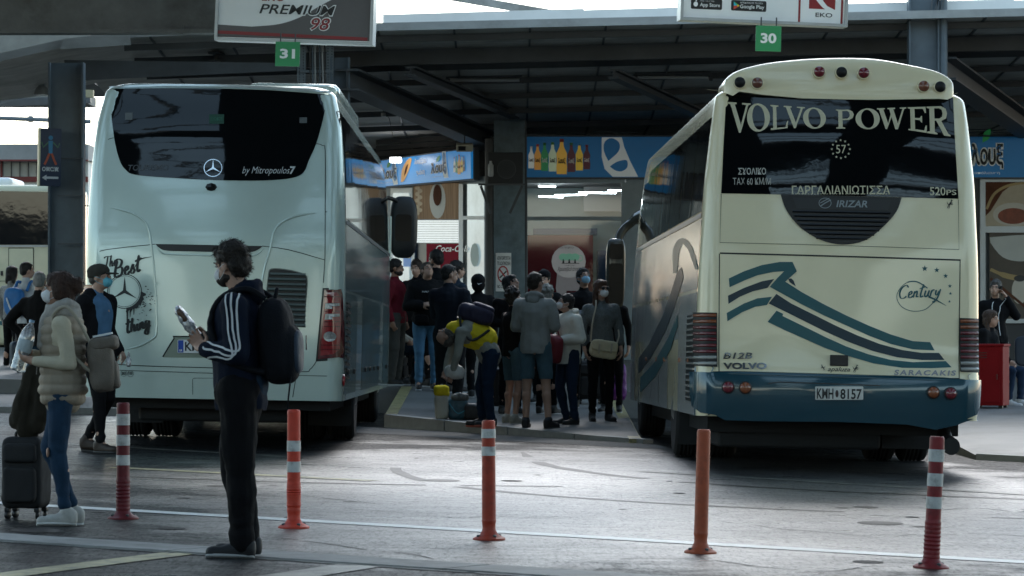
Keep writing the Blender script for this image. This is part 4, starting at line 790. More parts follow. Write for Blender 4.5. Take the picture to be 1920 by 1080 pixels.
SERIF = {'V': [[(0, 1), (.38, 1), (.38, .95), (.30, .93), (.56, .25), (.62, .42), (.50, .06), (.46, 0), (.10, .93), (0, .95)], [(.62, 1), (1, 1), (1, .95), (.90, .93), (.54, 0), (.46, 0), (.50, .12), (.80, .93), (.62, .95)]],
 'L': [[(0, 1), (.46, 1), (.46, .95), (.34, .92), (.34, .08), (.14, .08), (.14, .92), (0, .95)], [(0, 0), (.95, 0), (1, .34), (.93, .34), (.84, .08), (0, .08)]],
 'P': [[(0, 1), (.36, 1), (.36, .08), (.50, .05), (.50, 0), (0, 0), (0, .05), (.13, .08), (.13, .92), (0, .95)], [(.36, 1), (.70, 1), (.92, .90), (1, .73), (.92, .55), (.72, .45), (.36, .45), (.36, .52), (.62, .53), (.74, .60), (.77, .73), (.74, .86), (.62, .93), (.36, .93)]],
 'E': [[(0, 1), (.36, 1), (.36, 0), (0, 0), (0, .05), (.13, .08), (.13, .92), (0, .95)], [(.36, 1), (.95, 1), (.97, .76), (.90, .76), (.80, .92), (.36, .92)], [(.36, .55), (.62, .55), (.70, .64), (.75, .64), (.75, .38), (.70, .38), (.62, .47), (.36, .47)], [(.36, .08), (.84, .08), (.93, .28), (1, .28), (.97, 0), (.36, 0)]],
 'W': [[(0, 1), (.27, 1), (.27, .95), (.22, .93), (.37, .27), (.33, 0), (.28, 0), (.07, .93), (0, .95)], [(.33, 0), (.37, .27), (.48, .78), (.52, .78), (.50, .60)], [(.36, 1), (.62, 1), (.62, .95), (.56, .93), (.70, .27), (.66, 0), (.61, 0), (.42, .93), (.36, .95)], [(.66, 0), (.70, .27), (.87, .93), (.78, .95), (.78, 1), (1, 1), (1, .95), (.93, .93), (.70, 0)]],
 'R': [[(0, 1), (.33, 1), (.33, .08), (.44, .05), (.44, 0), (0, 0), (0, .05), (.12, .08), (.12, .92), (0, .95)], [(.33, 1), (.62, 1), (.82, .91), (.88, .75), (.82, .58), (.62, .49), (.33, .49), (.33, .56), (.54, .57), (.65, .63), (.68, .75), (.65, .87), (.54, .93), (.33, .93)], [(.40, .49), (.62, .49), (.90, .08), (1, .05), (1, 0), (.72, 0)]]}
def serif(ch, x0, x1, top, bot, z=0):
    b = NB()
    if ch == 'O':
        n = 36; o = [b.verts.new((.5+.5*cos(2*pi*i/n), .5+.52*sin(2*pi*i/n), z)) for i in range(n)]; k = [b.verts.new((.5+.27*cos(2*pi*i/n+.12), .5+.45*sin(2*pi*i/n), z)) for i in range(n)]
        for i in range(n): b.faces.new((o[i], o[(i+1) % n], k[(i+1) % n], k[i]))
    else:
        for i, pl in enumerate(SERIF[ch]): poly(pl, b, z+.0004*i)
    for v in b.verts: x = x0+v.co.x*(x1-x0); v.co = (x, bot(x)+v.co.y*(top(x)-bot(x)), v.co.z)
    return b
def tri_star(cx, cy, r, b=None, z=0):
    b = b or NB()
    for k in range(3):
        a = -pi/2+k*2*pi/3; n = a+pi/2; w_ = r*.13
        for g in (-1, 1): poly([(cx, cy), (cx+cos(a)*r, cy+sin(a)*r), (cx+cos(a+g*pi/3)*w_, cy+sin(a+g*pi/3)*w_)], b, z+.0003*g+.0006*k)
    return b
# ----------------------------------------------------------------- GREEN COACH (left)
GP = M('silver_green_paint', (.54, .64, .58), .24, metal=.2, var=.03, coat=.8, spec=.5, rvar=.03, bump=.25, bs=1.6, dirt=.07)
SEAM = M('panel_seam', (.012, .016, .015), .7)
A = Coach(393, 35.3, 0, .0082, .018, 13.7, .50, 3.60, [(0, 1.255), (.5, 1.27), (1.2, 1.275), (2.1, 1.27), (2.8, 1.245), (3.2, 1.21), (3.6, 1.12)], [(0, .10), (.5, .03), (.9, 0), (2.0, .02), (2.4, .07), (3.0, .17), (3.6, .32)], .17, .12, 'silver green coach with black rear window and black script decal, parked on the left', (964, 654))
body = obj('body', A.shell(GP), GP, A.root); A.cut(body, (3.9, 10.4))
win = [(198, 164)]+cr([(202, 219), (210, 266), (220, 300), (231, 316), (250, 326), (319, 332), (404, 336.5), (492, 337), (545, 332), (567, 321), (577, 297), (590, 266), (602, 219), (610, 171)], 4)+[(500, 164), (400, 161), (300, 160), (205, 160)]
W1 = A.r_('rear_window', poly(win), GLASSB, off=.006, grid=.06)
A.r_('roof_rim', stroke([(198, 157), (300, 154.5), (400, 155.5), (500, 159.5), (612, 166)], [3, 4, 4, 4, 3]), M('rim_highlight', (.75, .78, .74), .2, metal=.5), off=.02, thick=.012)
ST = M('steel_grey_text', (.06, .065, .07), .4)
A.r_('ghost_lettering', T('TOURISMO', 236, 313, 318, 307, .01, .2), ST, W1, .011); A.r_('script_lettering', T('by Mitropoulos', 452, 541, 328, 311, -.005, .35), M('silver_vinyl', (.55, .56, .56), .4), W1, .011); A.r_('silver_numeral', T('7', 541, 552, 325, 310, .03, .1), M('silver_vinyl', (0, 0, 0)), W1, .011)
b = annulus(397, 313.5, 17.5, 17, 1.4); A.r_('star_ring', b, CHROME, W1, .012, thick=.004); A.r_('star', tri_star(397, 313.5, 16.3), CHROME, W1, .014)
A.r_('green_sticker', poly([(388, 211), (416, 211), (416, 229), (388, 229)]), M('sticker_dark_green', (.01, .06, .035), .5), W1, .009); A.r_('sticker_text', T('ΕΞΟΔΟΣ', 391, 413, 223, 216, .02), M('sticker_mid_green', (.03, .14, .09), .5), W1, .012)
for x in (228, 558): A.r_('window_sticker', poly([(x, 207+(x > 300)*9), (x+14, 207+(x > 300)*9), (x+14, 221+(x > 300)*6), (x, 221+(x > 300)*6)]), M('sticker_grey', (.10, .11, .11), .5), W1, .009)
b = NB(); c = A.rear(*A.conv(394, 350), 0); mt = Matrix.Diagonal((.058, .03, .042, 1)); bmesh.ops.create_uvsphere(b, u_segments=8, v_segments=4, radius=1, matrix=Matrix.Translation(c) @ mt); obj('rear_camera', b, M('camera_black', (.02, .02, .02), .15, metal=.3), A.root)
for nm, pts, wd in (('panel_seam', cr([(207, 255), (193, 260), (188, 274), (186, 300), (177, 474), (176, 600), (180, 680)], 4), 1.3), ('panel_seam', cr([(590, 266), (602, 270), (607, 283), (608, 400), (608, 480), (605, 530)], 4), 1.3),
        ('panel_seam', cr([(177, 474), (200, 467), (290, 457.5)], 3), 1.3), ('panel_seam', cr([(491, 461), (540, 468), (608, 487)], 3), 1.3), ('panel_seam', [(150, 383), (181, 384)], 1.5), ('panel_seam', [(608, 396), (643, 397)], 1.5),
        ('panel_seam', cr([(180, 680), (245, 685), (330, 688), (404, 690), (560, 697), (580, 693), (592, 678)], 4), 1.5), ('panel_seam', [(361, 740), (361, 711), (364, 709), (402, 709), (402, 740)], .9), ('panel_seam', [(548, 745), (556, 697)], 1.5)):
    A.line(nm, pts, wd, SEAM)
A.r_('bumper_step', stroke([(150, 692), (245, 695), (404, 700), (556, 704), (640, 706)], 1.5), M('seam_soft', (.10, .12, .11), .6), off=.003)
A.r_('vent_slot', poly(cr([(290, 457), (298, 465), (315, 470), (390, 472), (462, 473), (481, 469), (492, 461)], 3)), INK, off=.004)
A.bead('body_crease', cr([(203, 388), (240, 397), (265, 411), (277, 430), (284, 470), (289, 520), (293, 580), (293, 622), (287, 634), (262, 648), (236, 655)], 5), .011, GP)
A.bead('body_crease', cr([(592, 398), (552, 405), (525, 418), (512, 436), (505, 470), (496, 500), (489, 540), (484, 600)], 5), .011, GP)
A.bead('body_crease', cr([(292, 460), (300, 472), (316, 476.5), (390, 479), (464, 480), (484, 475), (494, 464)], 4), .007, GP)
# louvred grille beside the lamp
go = cr([(500, 545), (503, 515), (509, 504), (540, 506), (568, 514), (575, 526), (572, 570), (570, 612)], 4)+[(500, 614)]
g = A.r_('engine_grille', poly(go), INK, off=.004)
for k in range(11):
    y = 514+k*9.5; b = NB(); p, q = A.rear(*A.conv(502+(4 if k == 0 else 0), y), .0), A.rear(*A.conv(572, y+1.5), .0); bar(b, p+Vector((0, -.01, 0)), q+Vector((0, -.01, 0)), .03, .022, up=Vector((0, .6, 1))); obj('louvre', b, M('grille_grey', (.11, .13, .12), .4), g)
A.line('grille_rim', go+[go[0]], 2, M('grille_grey', (0, 0, 0)), .006)
# number plate in its recess
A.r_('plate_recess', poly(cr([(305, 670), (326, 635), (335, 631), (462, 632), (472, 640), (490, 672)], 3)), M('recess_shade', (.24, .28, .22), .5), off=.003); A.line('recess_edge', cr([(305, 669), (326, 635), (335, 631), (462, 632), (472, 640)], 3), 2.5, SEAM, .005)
pl = A.r_('number_plate', poly(rrect(333, 431, 637, 662, 2)), M('plate_white', (.70, .71, .70), .4), off=.012, thick=.004); A.r_('blue_band', poly([(334, 638), (344, 638), (344, 661), (334, 661)]), M('plate_blue', (.01, .06, .35), .4), pl, .018); A.r_('plate_text', T('GR', 336, 342, 659, 655, .02), WGLOSS, pl, .021)
A.r_('plate_text', T('KM', 347, 374, 658, 641, .02), INK, pl, .018)
# rear lamps
LR, LC, LD_ = M('lamp_red', (.30, .008, .012), .12, coat=1, spec=.6), M('lamp_clear', (.34, .33, .32), .15, metal=.3, vs=60, var=.5), M('lamp_deep_red', (.10, .004, .007), .1, coat=1)
for mir in (0, 1):
    X = (lambda x: 786-x) if mir else (lambda x: x); dy = -9 if mir else 0
    U = lambda pts: [(X(x), y+dy) for x, y in pts]
    A.r_('lamp_surround', poly(U(cr([(604, 540), (632, 540), (642, 550), (643, 664), (634, 674), (591, 678)], 3))), INK, off=.004)
    lp = A.r_('tail_lamp', poly(U(cr([(607, 543), (628, 543), (637, 552), (639, 660), (630, 670), (595, 673)], 3))), LD_, off=.012, thick=.012)
    A.r_('red_lens', poly(U([(609, 548), (628, 548), (633, 556), (634, 600), (632, 655), (622, 664), (600, 667)])), LR, lp, .030)
    for y0, y1 in ((568, 579), (588, 599)): A.r_('clear_lens', poly(U([(609, y0+1), (616, y0), (631, y0), (631, y0+5), (620, y0+6), (620, y1), (608, y1)])), LC, lp, .036)
    A.r_('clear_lens', disc(X(616), 631+dy, 10, 9.5), LC, lp, .036)
    for y in (556, 583, 603, 612, 647, 655): A.line('lens_rib', U([(602 if y > 640 else 607, y), (632, y)]), 1.6, LD_, .037, lp)
b = NB(); c = A.rear(*A.conv(642, 714), 0); ell(b, c+Vector((-.0, -.01, 0)), (.02, .06, .06)); obj('corner_reflector', b, LR, A.root, True)
# script decal, star, splatter
DEC = M('decal_black', (.014, .017, .017), .4)
A.r_('script_decal', script('The', 190, 216, 500, 479, 2.4, .2, -.2), DEC, off=.005); A.r_('script_decal', script('Best', 208, 262, 514, 484, 4.2, .2, -.24), DEC, off=.0055); A.r_('script_decal', script('thing', 232, 280, 619, 594, 4.2, .2, -.26), DEC, off=.005)
A.line('script_flourish', cr([(250, 503), (262, 486), (284, 481)], 4), [1, 1.5, 2, 2, 2, 2, 1.5, 1, .6], DEC, .006)
A.r_('star_decal_ring', annulus(232, 546, 33, 33, 1.6), DEC, off=.005); A.r_('star_decal_ring', annulus(232, 546, 29.5, 29.5, .8), DEC, off=.0056); A.r_('star_decal', tri_star(232, 546, 28), DEC, off=.005)
b = NB(); rr = random.Random(3)
poly([(246+cos(a)*(26+rr.uniform(0, 9)) if 0 else 232+cos(a)*(31 if i < 10 else 37+rr.uniform(-3, 6)), 546+sin(a)*(31 if i < 10 else 37+rr.uniform(-3, 7))) for i, a in enumerate([.0+.16*k for k in range(10)]+[1.5-.1*k for k in range(15)])], b, .0008)
for k in range(34): a = rr.uniform(-.25, 1.0); d = rr.uniform(40, 62); disc(232+cos(a)*d, 546+sin(a)*d, rr.uniform(.7, 2.3), rr.uniform(.5, 1.3), b, 7, .0002*(k % 7))
for x, h in ((238, 26), (243, 16), (250, 12), (237, 40)): poly([(x-1.4, 578), (x+1.4, 578), (x+.6, 578+h), (x-.6, 578+h)], b, .0012+x*1e-5)
A.r_('splatter_decal', b, DEC, off=.006)
for x, s_ in ((231, '80'), (243.5, '100')): A.r_('speed_disc', annulus(x, 700+(x > 240), 6, 6, .6), SEAM, off=.004); A.r_('speed_number', T(s_, x-4, x+4, 703, 697, .02), SEAM, off=.004)
# right-hand long side
sd = A.side(1); sl = lambda nm, x0, x1, z0_, z1_, m, off=.004, par=None, thick=0, r=.03: lay(nm, poly(rrect(x0, x1, z0_, z1_, r)), sd, m, par or A.root, off, None, .25, thick)
sl('side_window', .42, 4.3, 2.30, 3.36, GLASSB); sl('side_window', 4.33, 8.2, 2.30, 3.36, GLASSB); sl('side_window', 8.23, 12.7, 2.30, 3.38, GLASSB)
PANG = M('side_gloss_shaded', (.13, .19, .19), .2, metal=.25, coat=.35, rvar=.03, var=.05)  # same silver green body, its shade and dark reflections put into the colour
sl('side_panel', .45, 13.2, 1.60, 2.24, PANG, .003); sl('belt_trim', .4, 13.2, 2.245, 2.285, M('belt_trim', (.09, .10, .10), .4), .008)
LOWP = M('lower_side_shaded', (.09, .15, .15), .26, metal=.3, coat=.3, rvar=.03, var=.05)  # shade on the lower side painted in as a darker body colour
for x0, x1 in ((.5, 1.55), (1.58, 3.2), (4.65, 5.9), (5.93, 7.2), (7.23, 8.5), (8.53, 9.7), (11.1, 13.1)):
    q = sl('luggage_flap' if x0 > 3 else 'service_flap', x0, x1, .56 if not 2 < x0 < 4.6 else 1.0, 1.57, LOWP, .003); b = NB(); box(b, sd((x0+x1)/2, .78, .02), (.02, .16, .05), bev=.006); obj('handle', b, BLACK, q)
for k in range(12): b = NB(); bar(b, sd(.62, .75+k*.065, .012), sd(1.3, .72+k*.065, .012), .02, .02); obj('side_louvre', b, BLACK, A.root)
sd2 = A.side(-1); lay('side_window', poly([(.45, 2.3), (12.7, 2.3), (12.7, 3.36), (.45, 3.36)]), sd2, GLASSB, A.root, .004, None, .4)
for y, du in ((3.9, 1), (10.4, 0)):
    for g in (-1, 1):
        A.wheel(g*1.1, y, g)
        if du: A.wheel(g*.78, y, g)
DARKU = M('underbody', (.012, .012, .012), .8)
b = NB(); box(b, (0, 6.6, .55), (2.3, 12.6, .3)); box(b, (0, 1.2, .42), (1.5, 1.4, .3), bev=.05); tube(b, [(-1, 3.9, .5), (1, 3.9, .5)], .12); ell(b, (0, 3.9, .48), (.25, .3, .25)); obj('underbody', b, DARKU, A.root)
for g in (-1, 1): b = NB(); box(b, (g*1.0, 3.25, .40), (.45, .015, .42)); obj('mud_flap', b, RUBB, A.root)
b = NB(); box(b, (.55, 5.6, 3.68), (1.0, 4.8, .3), bev=.12); obj('roof_air_unit', b, GP, A.root, 40)
b = NB(); box(b, (1.02, 2.9, 3.58), (.14, 2.9, .2), Euler((0, .25, 0)), bev=.06); obj('roof_spoiler', b, GP, A.root, 40)
t = bpy.data.objects.new('mirror', None); C.objects.link(t); t.parent = A.root; t.location = (1.3, 13.35, 0)
b = NB(); tube(b, cr([(-.20, -.1, 3.04), (-.05, .2, 3.04), (.06, .34, 2.98), (.10, .36, 2.8)], 5), .028, 10); obj('mirror_arm', b, BLACK, t, 60)
b = NB(); sbox(b, (.13, .36, 2.66), (.38, .16, .84), .6); obj('mirror_head', b, BLACK, t, True)
b = NB(); box(b, (-.04, .26, 2.5), (.025, .02, .6), bev=.008); obj('pale_trim', b, GP, t)
fn = plane_fn((.13, .275, 2.55), (1, 0, 0), (0, 0, 1)); lay('mirror_glass', poly(rrect(-.11, .11, -.08, .28, .05)), fn, MIRR, t, .001)
lay('windscreen', poly([(-1.1, 1.2), (1.1, 1.2), (1.0, 3.2), (-1.0, 3.2)]), lambda x, z, o: Vector((x, 13.71-.5*max(0, (z-1.15)/2.4)**2+o, z)), GLASSB, A.root, .01, None, .2)
# ----------------------------------------------------------------- CREAM COACH (right)
CP = M('cream_paint', (.85, .755, .51), .24, var=.03, coat=.6, rvar=.03, bump=.15, bs=1.8, dirt=.06); TEAL = M('teal_bumper', (.005, .050, .075), .2, coat=.8, var=.06, rvar=.04, metal=.2)
TDEC, NDEC = M('teal_vinyl', (.015, .10, .115), .35, var=.05), M('navy_vinyl', (.006, .028, .045), .35, var=.05)
SIL = M('silver_side', (.60, .60, .56), .2, metal=.45, var=.08, rvar=.05, dirt=.12)
B = Coach(1571, 32.7, .0184, .0097, .02, 12.1, .50, 3.50, [(0, 1.25), (.45, 1.28), (1.2, 1.285), (1.8, 1.275), (2.6, 1.235), (3.1, 1.185), (3.3, 1.165), (3.5, 1.12)], [(0, .06), (.40, .02), (.62, -.02), (.85, -.03), (1.0, .03), (2.0, .05), (2.5, .08), (3.0, .13), (3.5, .22)], .15, .10, 'cream coach with black rear window, teal bumper and teal swoosh decal, parked on the right', (835, 664))
body = obj('body', B.shell(CP), CP, B.root); B.cut(body, (3.6, 9.9))
w2 = [(1355, 361), (1803, 371), (1798, 250), (1797, 176)]+cr([(1797, 176), (1720, 181), (1650, 183), (1580, 182), (1500, 180), (1430, 174), (1368, 165)], 4)[1:]+[(1361, 260)]
W2 = B.r_('rear_window', poly(w2), GLASSB, off=.006, grid=.06)
CV = M('cream_vinyl', (.60, .55, .38), .4, var=.04)
top = lambda x: 187+(x-1370)/210*16 if x < 1580 else 203-(x-1580)/210*9; bot = lambda x: 246-(x-1395)/100*8 if x < 1480 else (238+(x-1480)/220*2 if x < 1700 else 240+(x-1700)/90*13)
for ch, x0, x1 in (('V', 1370, 1412), ('O', 1405, 1448), ('L', 1449, 1482), ('V', 1474, 1514), ('O', 1510, 1553), ('P', 1572, 1606), ('O', 1609, 1655), ('W', 1650, 1706), ('E', 1709, 1745), ('R', 1745, 1790)):
    B.r_('letter', serif(ch, x0, x1, top, bot), CV, W2, .010, .05)
B.r_('lettering', T('57', 1571, 1590, 286, 270, .0), CV, W2, .010)
b = NB()
for k in range(12): star(1580+17*cos(k*pi/6), 278+17*sin(k*pi/6), 2.6, b=b)
B.r_('star_circle', b, CV, W2, .010)
DW = M('worn_vinyl', (.48, .47, .42), .5)
for s_, x0, x1, y0, y1, bo in (('ΣΧΟΛΙΚΟ', 1387, 1439, 326, 313, .02), ('ΤΑΧ 60 ΚΜ/Μ', 1377, 1448, 345, 332, .0), ('ΓΑΡΓΑΛΙΑΝΙΩΤΙΣΣΑ', 1487, 1672, 363, 347, .012), ('520', 1748, 1778, 365, 349, .01), ('PS', 1780, 1799, 364, 354, .01)): B.r_('lettering', T(s_, x0, x1, y0, y1, bo), DW if x0 < 1400 else CV, W2, .010)
b = NB()                                                           # serifs under the long name
for k in range(32): x = 1489+k*5.85; poly([(x-1.6, 362.2), (x+1.6, 362.2), (x+1.6, 363.4), (x-1.6, 363.4)], b)
B.r_('lettering', b, CV, W2, .0115)
# round vent under the window
vo = cr([(1468, 363.5), (1478, 392), (1503, 424), (1540, 447), (1580, 456), (1622, 449), (1656, 424), (1682, 395), (1692, 369)], 4)
V1 = B.r_('engine_vent', poly(vo), INK, off=.006); B.line('vent_rim', vo, 4, BLACK, .012, V1)
for k in range(7):
    y = 397+k*8.2; hw = 98*sqrt(max(.05, 1-((y-366)/92)**2)); p, q = B.rear(*B.conv(1580-hw, y-2), .012), B.rear(*B.conv(1580+hw, y+2), .012); b = NB(); n = 8; 
    for i in range(n): u, v = 1580-hw+2*hw*i/n, 1580-hw+2*hw*(i+1)/n; bar(b, B.rear(*B.conv(u, y+(u-1580)*.02), .014), B.rear(*B.conv(v, y+(v-1580)*.02), .014), .02, .014, up=Vector((0, .7, 1)))
    obj('vent_slat', b, M('vent_slat', (.014, .014, .015), .35), V1)
bd = B.r_('badge_strip', poly([(1488, 369), (1674, 374), (1668, 394), (1496, 390)]), M('badge_grey', (.022, .024, .026), .4), V1, .010); B.r_('badge_lettering', T('IRIZAR', 1570, 1629, 388, 375, .02, .2, rot=.01), M('badge_silver', (.22, .25, .27), .35, metal=.5), bd, .016)
b = annulus(1549, 380, 12, 10, 1.2); stroke(cr([(1540, 386), (1549, 380), (1560, 374)], 3), 2, b, .0004); stroke(cr([(1540, 380), (1549, 375), (1557, 371)], 3), 1.6, b, .0006); B.r_('swirl_emblem', b, M('badge_silver', (0, 0, 0)), bd, .016)
# seams and the engine hatch
CS = M('cream_seam', (.20, .18, .12), .7)
for pts, wd, m in (([(1355, 362), (1352, 454), (1578, 460), (1803, 467), (1803, 372)], 1.2, CS), ([(1352, 474), (1580, 480.5), (1806, 487)], 3, INK), ([(1351, 475), (1349, 697)], 1.6, SEAM), ([(1805, 488), (1801, 709)], 1.6, SEAM), ([(1348, 697), (1575, 704), (1802, 710)], 2.2, SEAM), ([(1334, 160), (1367, 166)], 1.2, CS), ([(1797, 172), (1808, 168)], 1.2, CS)): B.line('panel_seam', pts, wd, m)
z24 = lambda pts: [(1130+x/2.4, 450+y/2.4) for x, y in pts]
for m, pts in ((TDEC, [(572, 172), (640, 140), (720, 112), (800, 98), (858, 98), (877, 140), (825, 187), (900, 235), (1000, 290), (1100, 340), (1200, 385), (1300, 425), (1400, 455), (1480, 460), (1500, 497), (1400, 492), (1300, 468), (1200, 430), (1100, 385), (1000, 340), (900, 290), (800, 235), (755, 210), (790, 170), (820, 140), (770, 143), (700, 158), (640, 182), (575, 212)]),
        (NDEC, [(568, 250), (640, 215), (720, 185), (775, 175), (745, 215), (680, 230), (620, 255), (570, 287)]), (NDEC, [(785, 242), (850, 285), (950, 335), (1050, 385), (1150, 430), (1250, 468), (1350, 495), (1440, 508), (1520, 508), (1545, 540), (1440, 540), (1330, 528), (1220, 500), (1100, 455), (1000, 410), (880, 350), (800, 310), (750, 285)]),
        (TDEC, [(562, 328), (640, 285), (700, 262), (765, 255), (742, 292), (690, 300), (630, 325), (565, 365)]), (TDEC, [(785, 318), (815, 332), (812, 342), (900, 385), (1000, 435), (1100, 480), (1200, 515), (1300, 540), (1400, 550), (1550, 545), (1577, 573), (1480, 577), (1350, 575), (1220, 555), (1100, 520), (1000, 485), (900, 440), (820, 405), (745, 368)]), (NDEC, [(838, 174), (852, 172), (862, 182), (872, 208), (845, 190)])):
    B.r_('swoosh_decal', poly(z24(pts)), m, off=.005)
# model name in script inside a ring, with stars
b = NB(); stroke(cr([(1742, 540), (1722, 528), (1702, 530), (1687, 545), (1684, 560), (1693, 575), (1712, 583), (1735, 581), (1752, 568), (1757, 557)], 5), [2.2]*10+[1.2]*36, b); stroke(cr([(1744, 556), (1758, 562), (1778, 573)], 4), [3, 3.6, 3.2, 2.8, 2.4, 2, 1.5, 1, .4], b, .0005)
B.r_('script_ring', b, TDEC, off=.005); B.r_('script_lettering', script('Century', 1687, 1766, 557, 533, 2.6, .2, -.06), TDEC, off=.0062)
for x, y, r in ((1737, 503, 6), (1760, 506, 5.4), (1777, 517, 4.8), (1785, 536, 4), (1786, 550, 3.4), (1784, 565, 2.8)): B.r_('star_decal', star(x, y, r), TDEC, off=.005)
B.r_('chrome_lettering', T('B12B', 1357, 1411, 672.5, 661, .015, .2), CHROME, off=.006, thick=.006); B.r_('chrome_lettering', T('VOLVO', 1357, 1438, 692, 680, .04), CHROME, off=.006, thick=.006)
b = NB(); p = B.rear(*B.conv(1573.5, 676), .01); box(b, p, (.165, .02, .10), bev=.008); obj('hatch_handle', b, BLACK, B.root); B.r_('script_lettering', T('apaluza', 1552, 1594, 699, 688, .004, .35, rot=.02), INK, off=.006)
B.r_('chrome_lettering', T('SARACAKIS', 1677, 1795, 704, 694, .03, .15, rot=.012, space=1.3), M('dull_chrome', (.30, .29, .30), .3, metal=.6), off=.006, thick=.003)
def horse(x, y, k, fl=1):
    b = NB(); U = lambda pts: [(x+fl*a*k, y+c*k) for a, c in pts]
    poly(U([(-.3, .1), (-.1, -.3), (.05, -.35), (.18, -.8), (.3, -1), (.36, -.85), (.55, -.7), (.5, -.6), (.3, -.6), (.28, -.2), (.1, .05), (-.1, .3), (-.35, .35)]), b)
    for i, q in enumerate(([(-.3, .25), (-.15, .6), (-.3, 1)], [(-.25, .25), (-.5, .55), (-.65, .9)], [(.1, -.1), (.5, -.25), (.45, .05)], [(.1, 0), (.45, .2), (.6, .05)], [(-.3, .15), (-.6, -.1), (-.7, -.5)])): stroke(U(q), [k*.18, k*.13, k*.07], b, .0005+.0003*i)
    return b
B.r_('horse_decal', horse(1787, 381, 9), INK, off=.006); B.r_('horse_decal', horse(1605, 691, 8), INK, off=.006); B.r_('horse_decal', horse(1543, 689, 6, -1), INK, off=.006)
# bumper
bp = B.r_('bumper', poly([(1301, 697)]+[(1571, 705), (1842, 713), (1841, 740), (1838, 765), (1832, 778), (1800, 792), (1755, 801), (1700, 790), (1571, 785), (1440, 782), (1355, 780), (1318, 774), (1305, 762), (1301, 740)]), TEAL, off=.026, grid=.028)
B.r_('bumper_lower', poly([(1330, 772), (1571, 779), (1825, 786), (1795, 798), (1755, 806), (1700, 796), (1571, 791), (1440, 790), (1360, 788)]), TEAL, bp, .030, .028)
B.bead('bumper_lip', cr([(1304, 699), (1400, 702), (1571, 707), (1740, 712), (1840, 715)], 4), .030, TEAL, par=bp); B.bead('bumper_crease', cr([(1310, 706), (1345, 722), (1360, 745), (1430, 755), (1571, 760), (1700, 762), (1790, 756), (1810, 735), (1838, 722)], 5), .009, TEAL, par=bp)
B.line('bumper_slot', [(1440, 719), (1460, 716), (1571, 720), (1650, 723)], 1.8, INK, .034, bp)
def lamp(x, y, r, c, off, par=None, nm='round_lamp'):
    p = B.rear(*B.conv(x, y), off); h = r/B.s; b = NB(); lathe(b, [(h*1.18, 0), (h*1.18, .014), (h*1.02, .018)], p, 24, (0, -1, 0)); q = obj(nm, b, BLACK, par or B.root, 40)
    b = NB(); lathe(b, [(h, 0), (h*.98, .022), (h*.75, .032), (h*.4, .038), (.001, .04)], p, 24, (0, -1, 0)); obj('lens', b, M('lens_'+c[0], c[1], .12, coat=1, vs=90, var=.35), q, 60)
RD, OR_, DK = ('dark_red', (.17, .012, .02)), ('amber', (.24, .065, .02)), ('maroon', (.07, .012, .018))
for x, y, c in ((1365, 726, RD), (1397, 727, OR_), (1750, 736, OR_), (1783, 738, RD)): lamp(x, y, 10.5, c, .035, bp)
pl = B.r_('number_plate', poly(rrect(1527, 1617, 724.5, 749.5, 2)), M('plate_dirty', (.62, .62, .58), .45, dirt=.6), bp, .05, thick=.006); B.r_('plate_text', T('KMH', 1530, 1561, 747.5, 728, .022, rot=.01), INK, pl, .058); B.r_('plate_text', T('8157', 1574, 1614, 748.5, 729, .022, rot=.01), INK, pl, .058); B.r_('plate_seal', disc(1567.5, 738, 3, 7), M('seal_brown', (.05, .03, .03), .5), pl, .058)
# segmented tail lamps
for mir in (0, 1):
    x0, x1, dy = (1307, 1346, 0) if not mir else (1803, 1838, 11)
    lp = B.r_('tail_lamp', poly([(x0, 585+dy), (x1, 586+dy), (x1, 688+dy), (x0, 686+dy)]), M('lens_maroon', (0, 0, 0)), off=.010, thick=.01)
    for k in range(9):
        c = ('amber_dim', (.24, .06, .015)) if k < 2 else (('smoke', (.30, .30, .28)) if k > 6 else ('deep_red', (.13, .008, .012)))
        y = 591+dy+k*11.3; b = NB(); n = 5; U = [B.rear(*B.conv(x0+1+(x1-x0-2)*i/n, y), .010) for i in range(n+1)]; tube(b, U, .0175, 10); obj('lens_bar', b, M('lens_'+c[0], c[1], .1, coat=1), lp, 60)
# roof pod at the tail
b = NB(); rings = []
for y, k, dz in ((-.02, .93, -.012), (0, .97, 0), (.03, .99, .006), (.1, 1, .01), (.8, 1, .0), (1.4, .97, -.06), (1.7, .9, -.16)):
    pts = cr([(1362, 171), (1364, 150), (1375, 137), (1400, 125), (1450, 114), (1520, 107), (1583, 105), (1650, 107), (1710, 117), (1760, 128), (1785, 139), (1798, 152), (1799, 178)], 3)
    R_ = []
    for px, py in pts: lx, lz = B.conv(px, py); R_.append(b.verts.new(((lx-.03)*k+.03, B.r(3.3)+.02+y+.03*(lx/1.1)**2, 3.25+(lz-3.25)*(k if k < 1 else 1)+dz)))
    for px, py in [(1780, 182), (1650, 184), (1580, 183), (1500, 181), (1420, 174), (1375, 168)]: lx, lz = B.conv(px, py); R_.append(b.verts.new(((lx-.03)*k+.03, B.r(3.3)+.02+y, lz)))
    rings.append(R_)
skinr(b, rings); pod = obj('roof_pod', b, CP, B.root, 50)
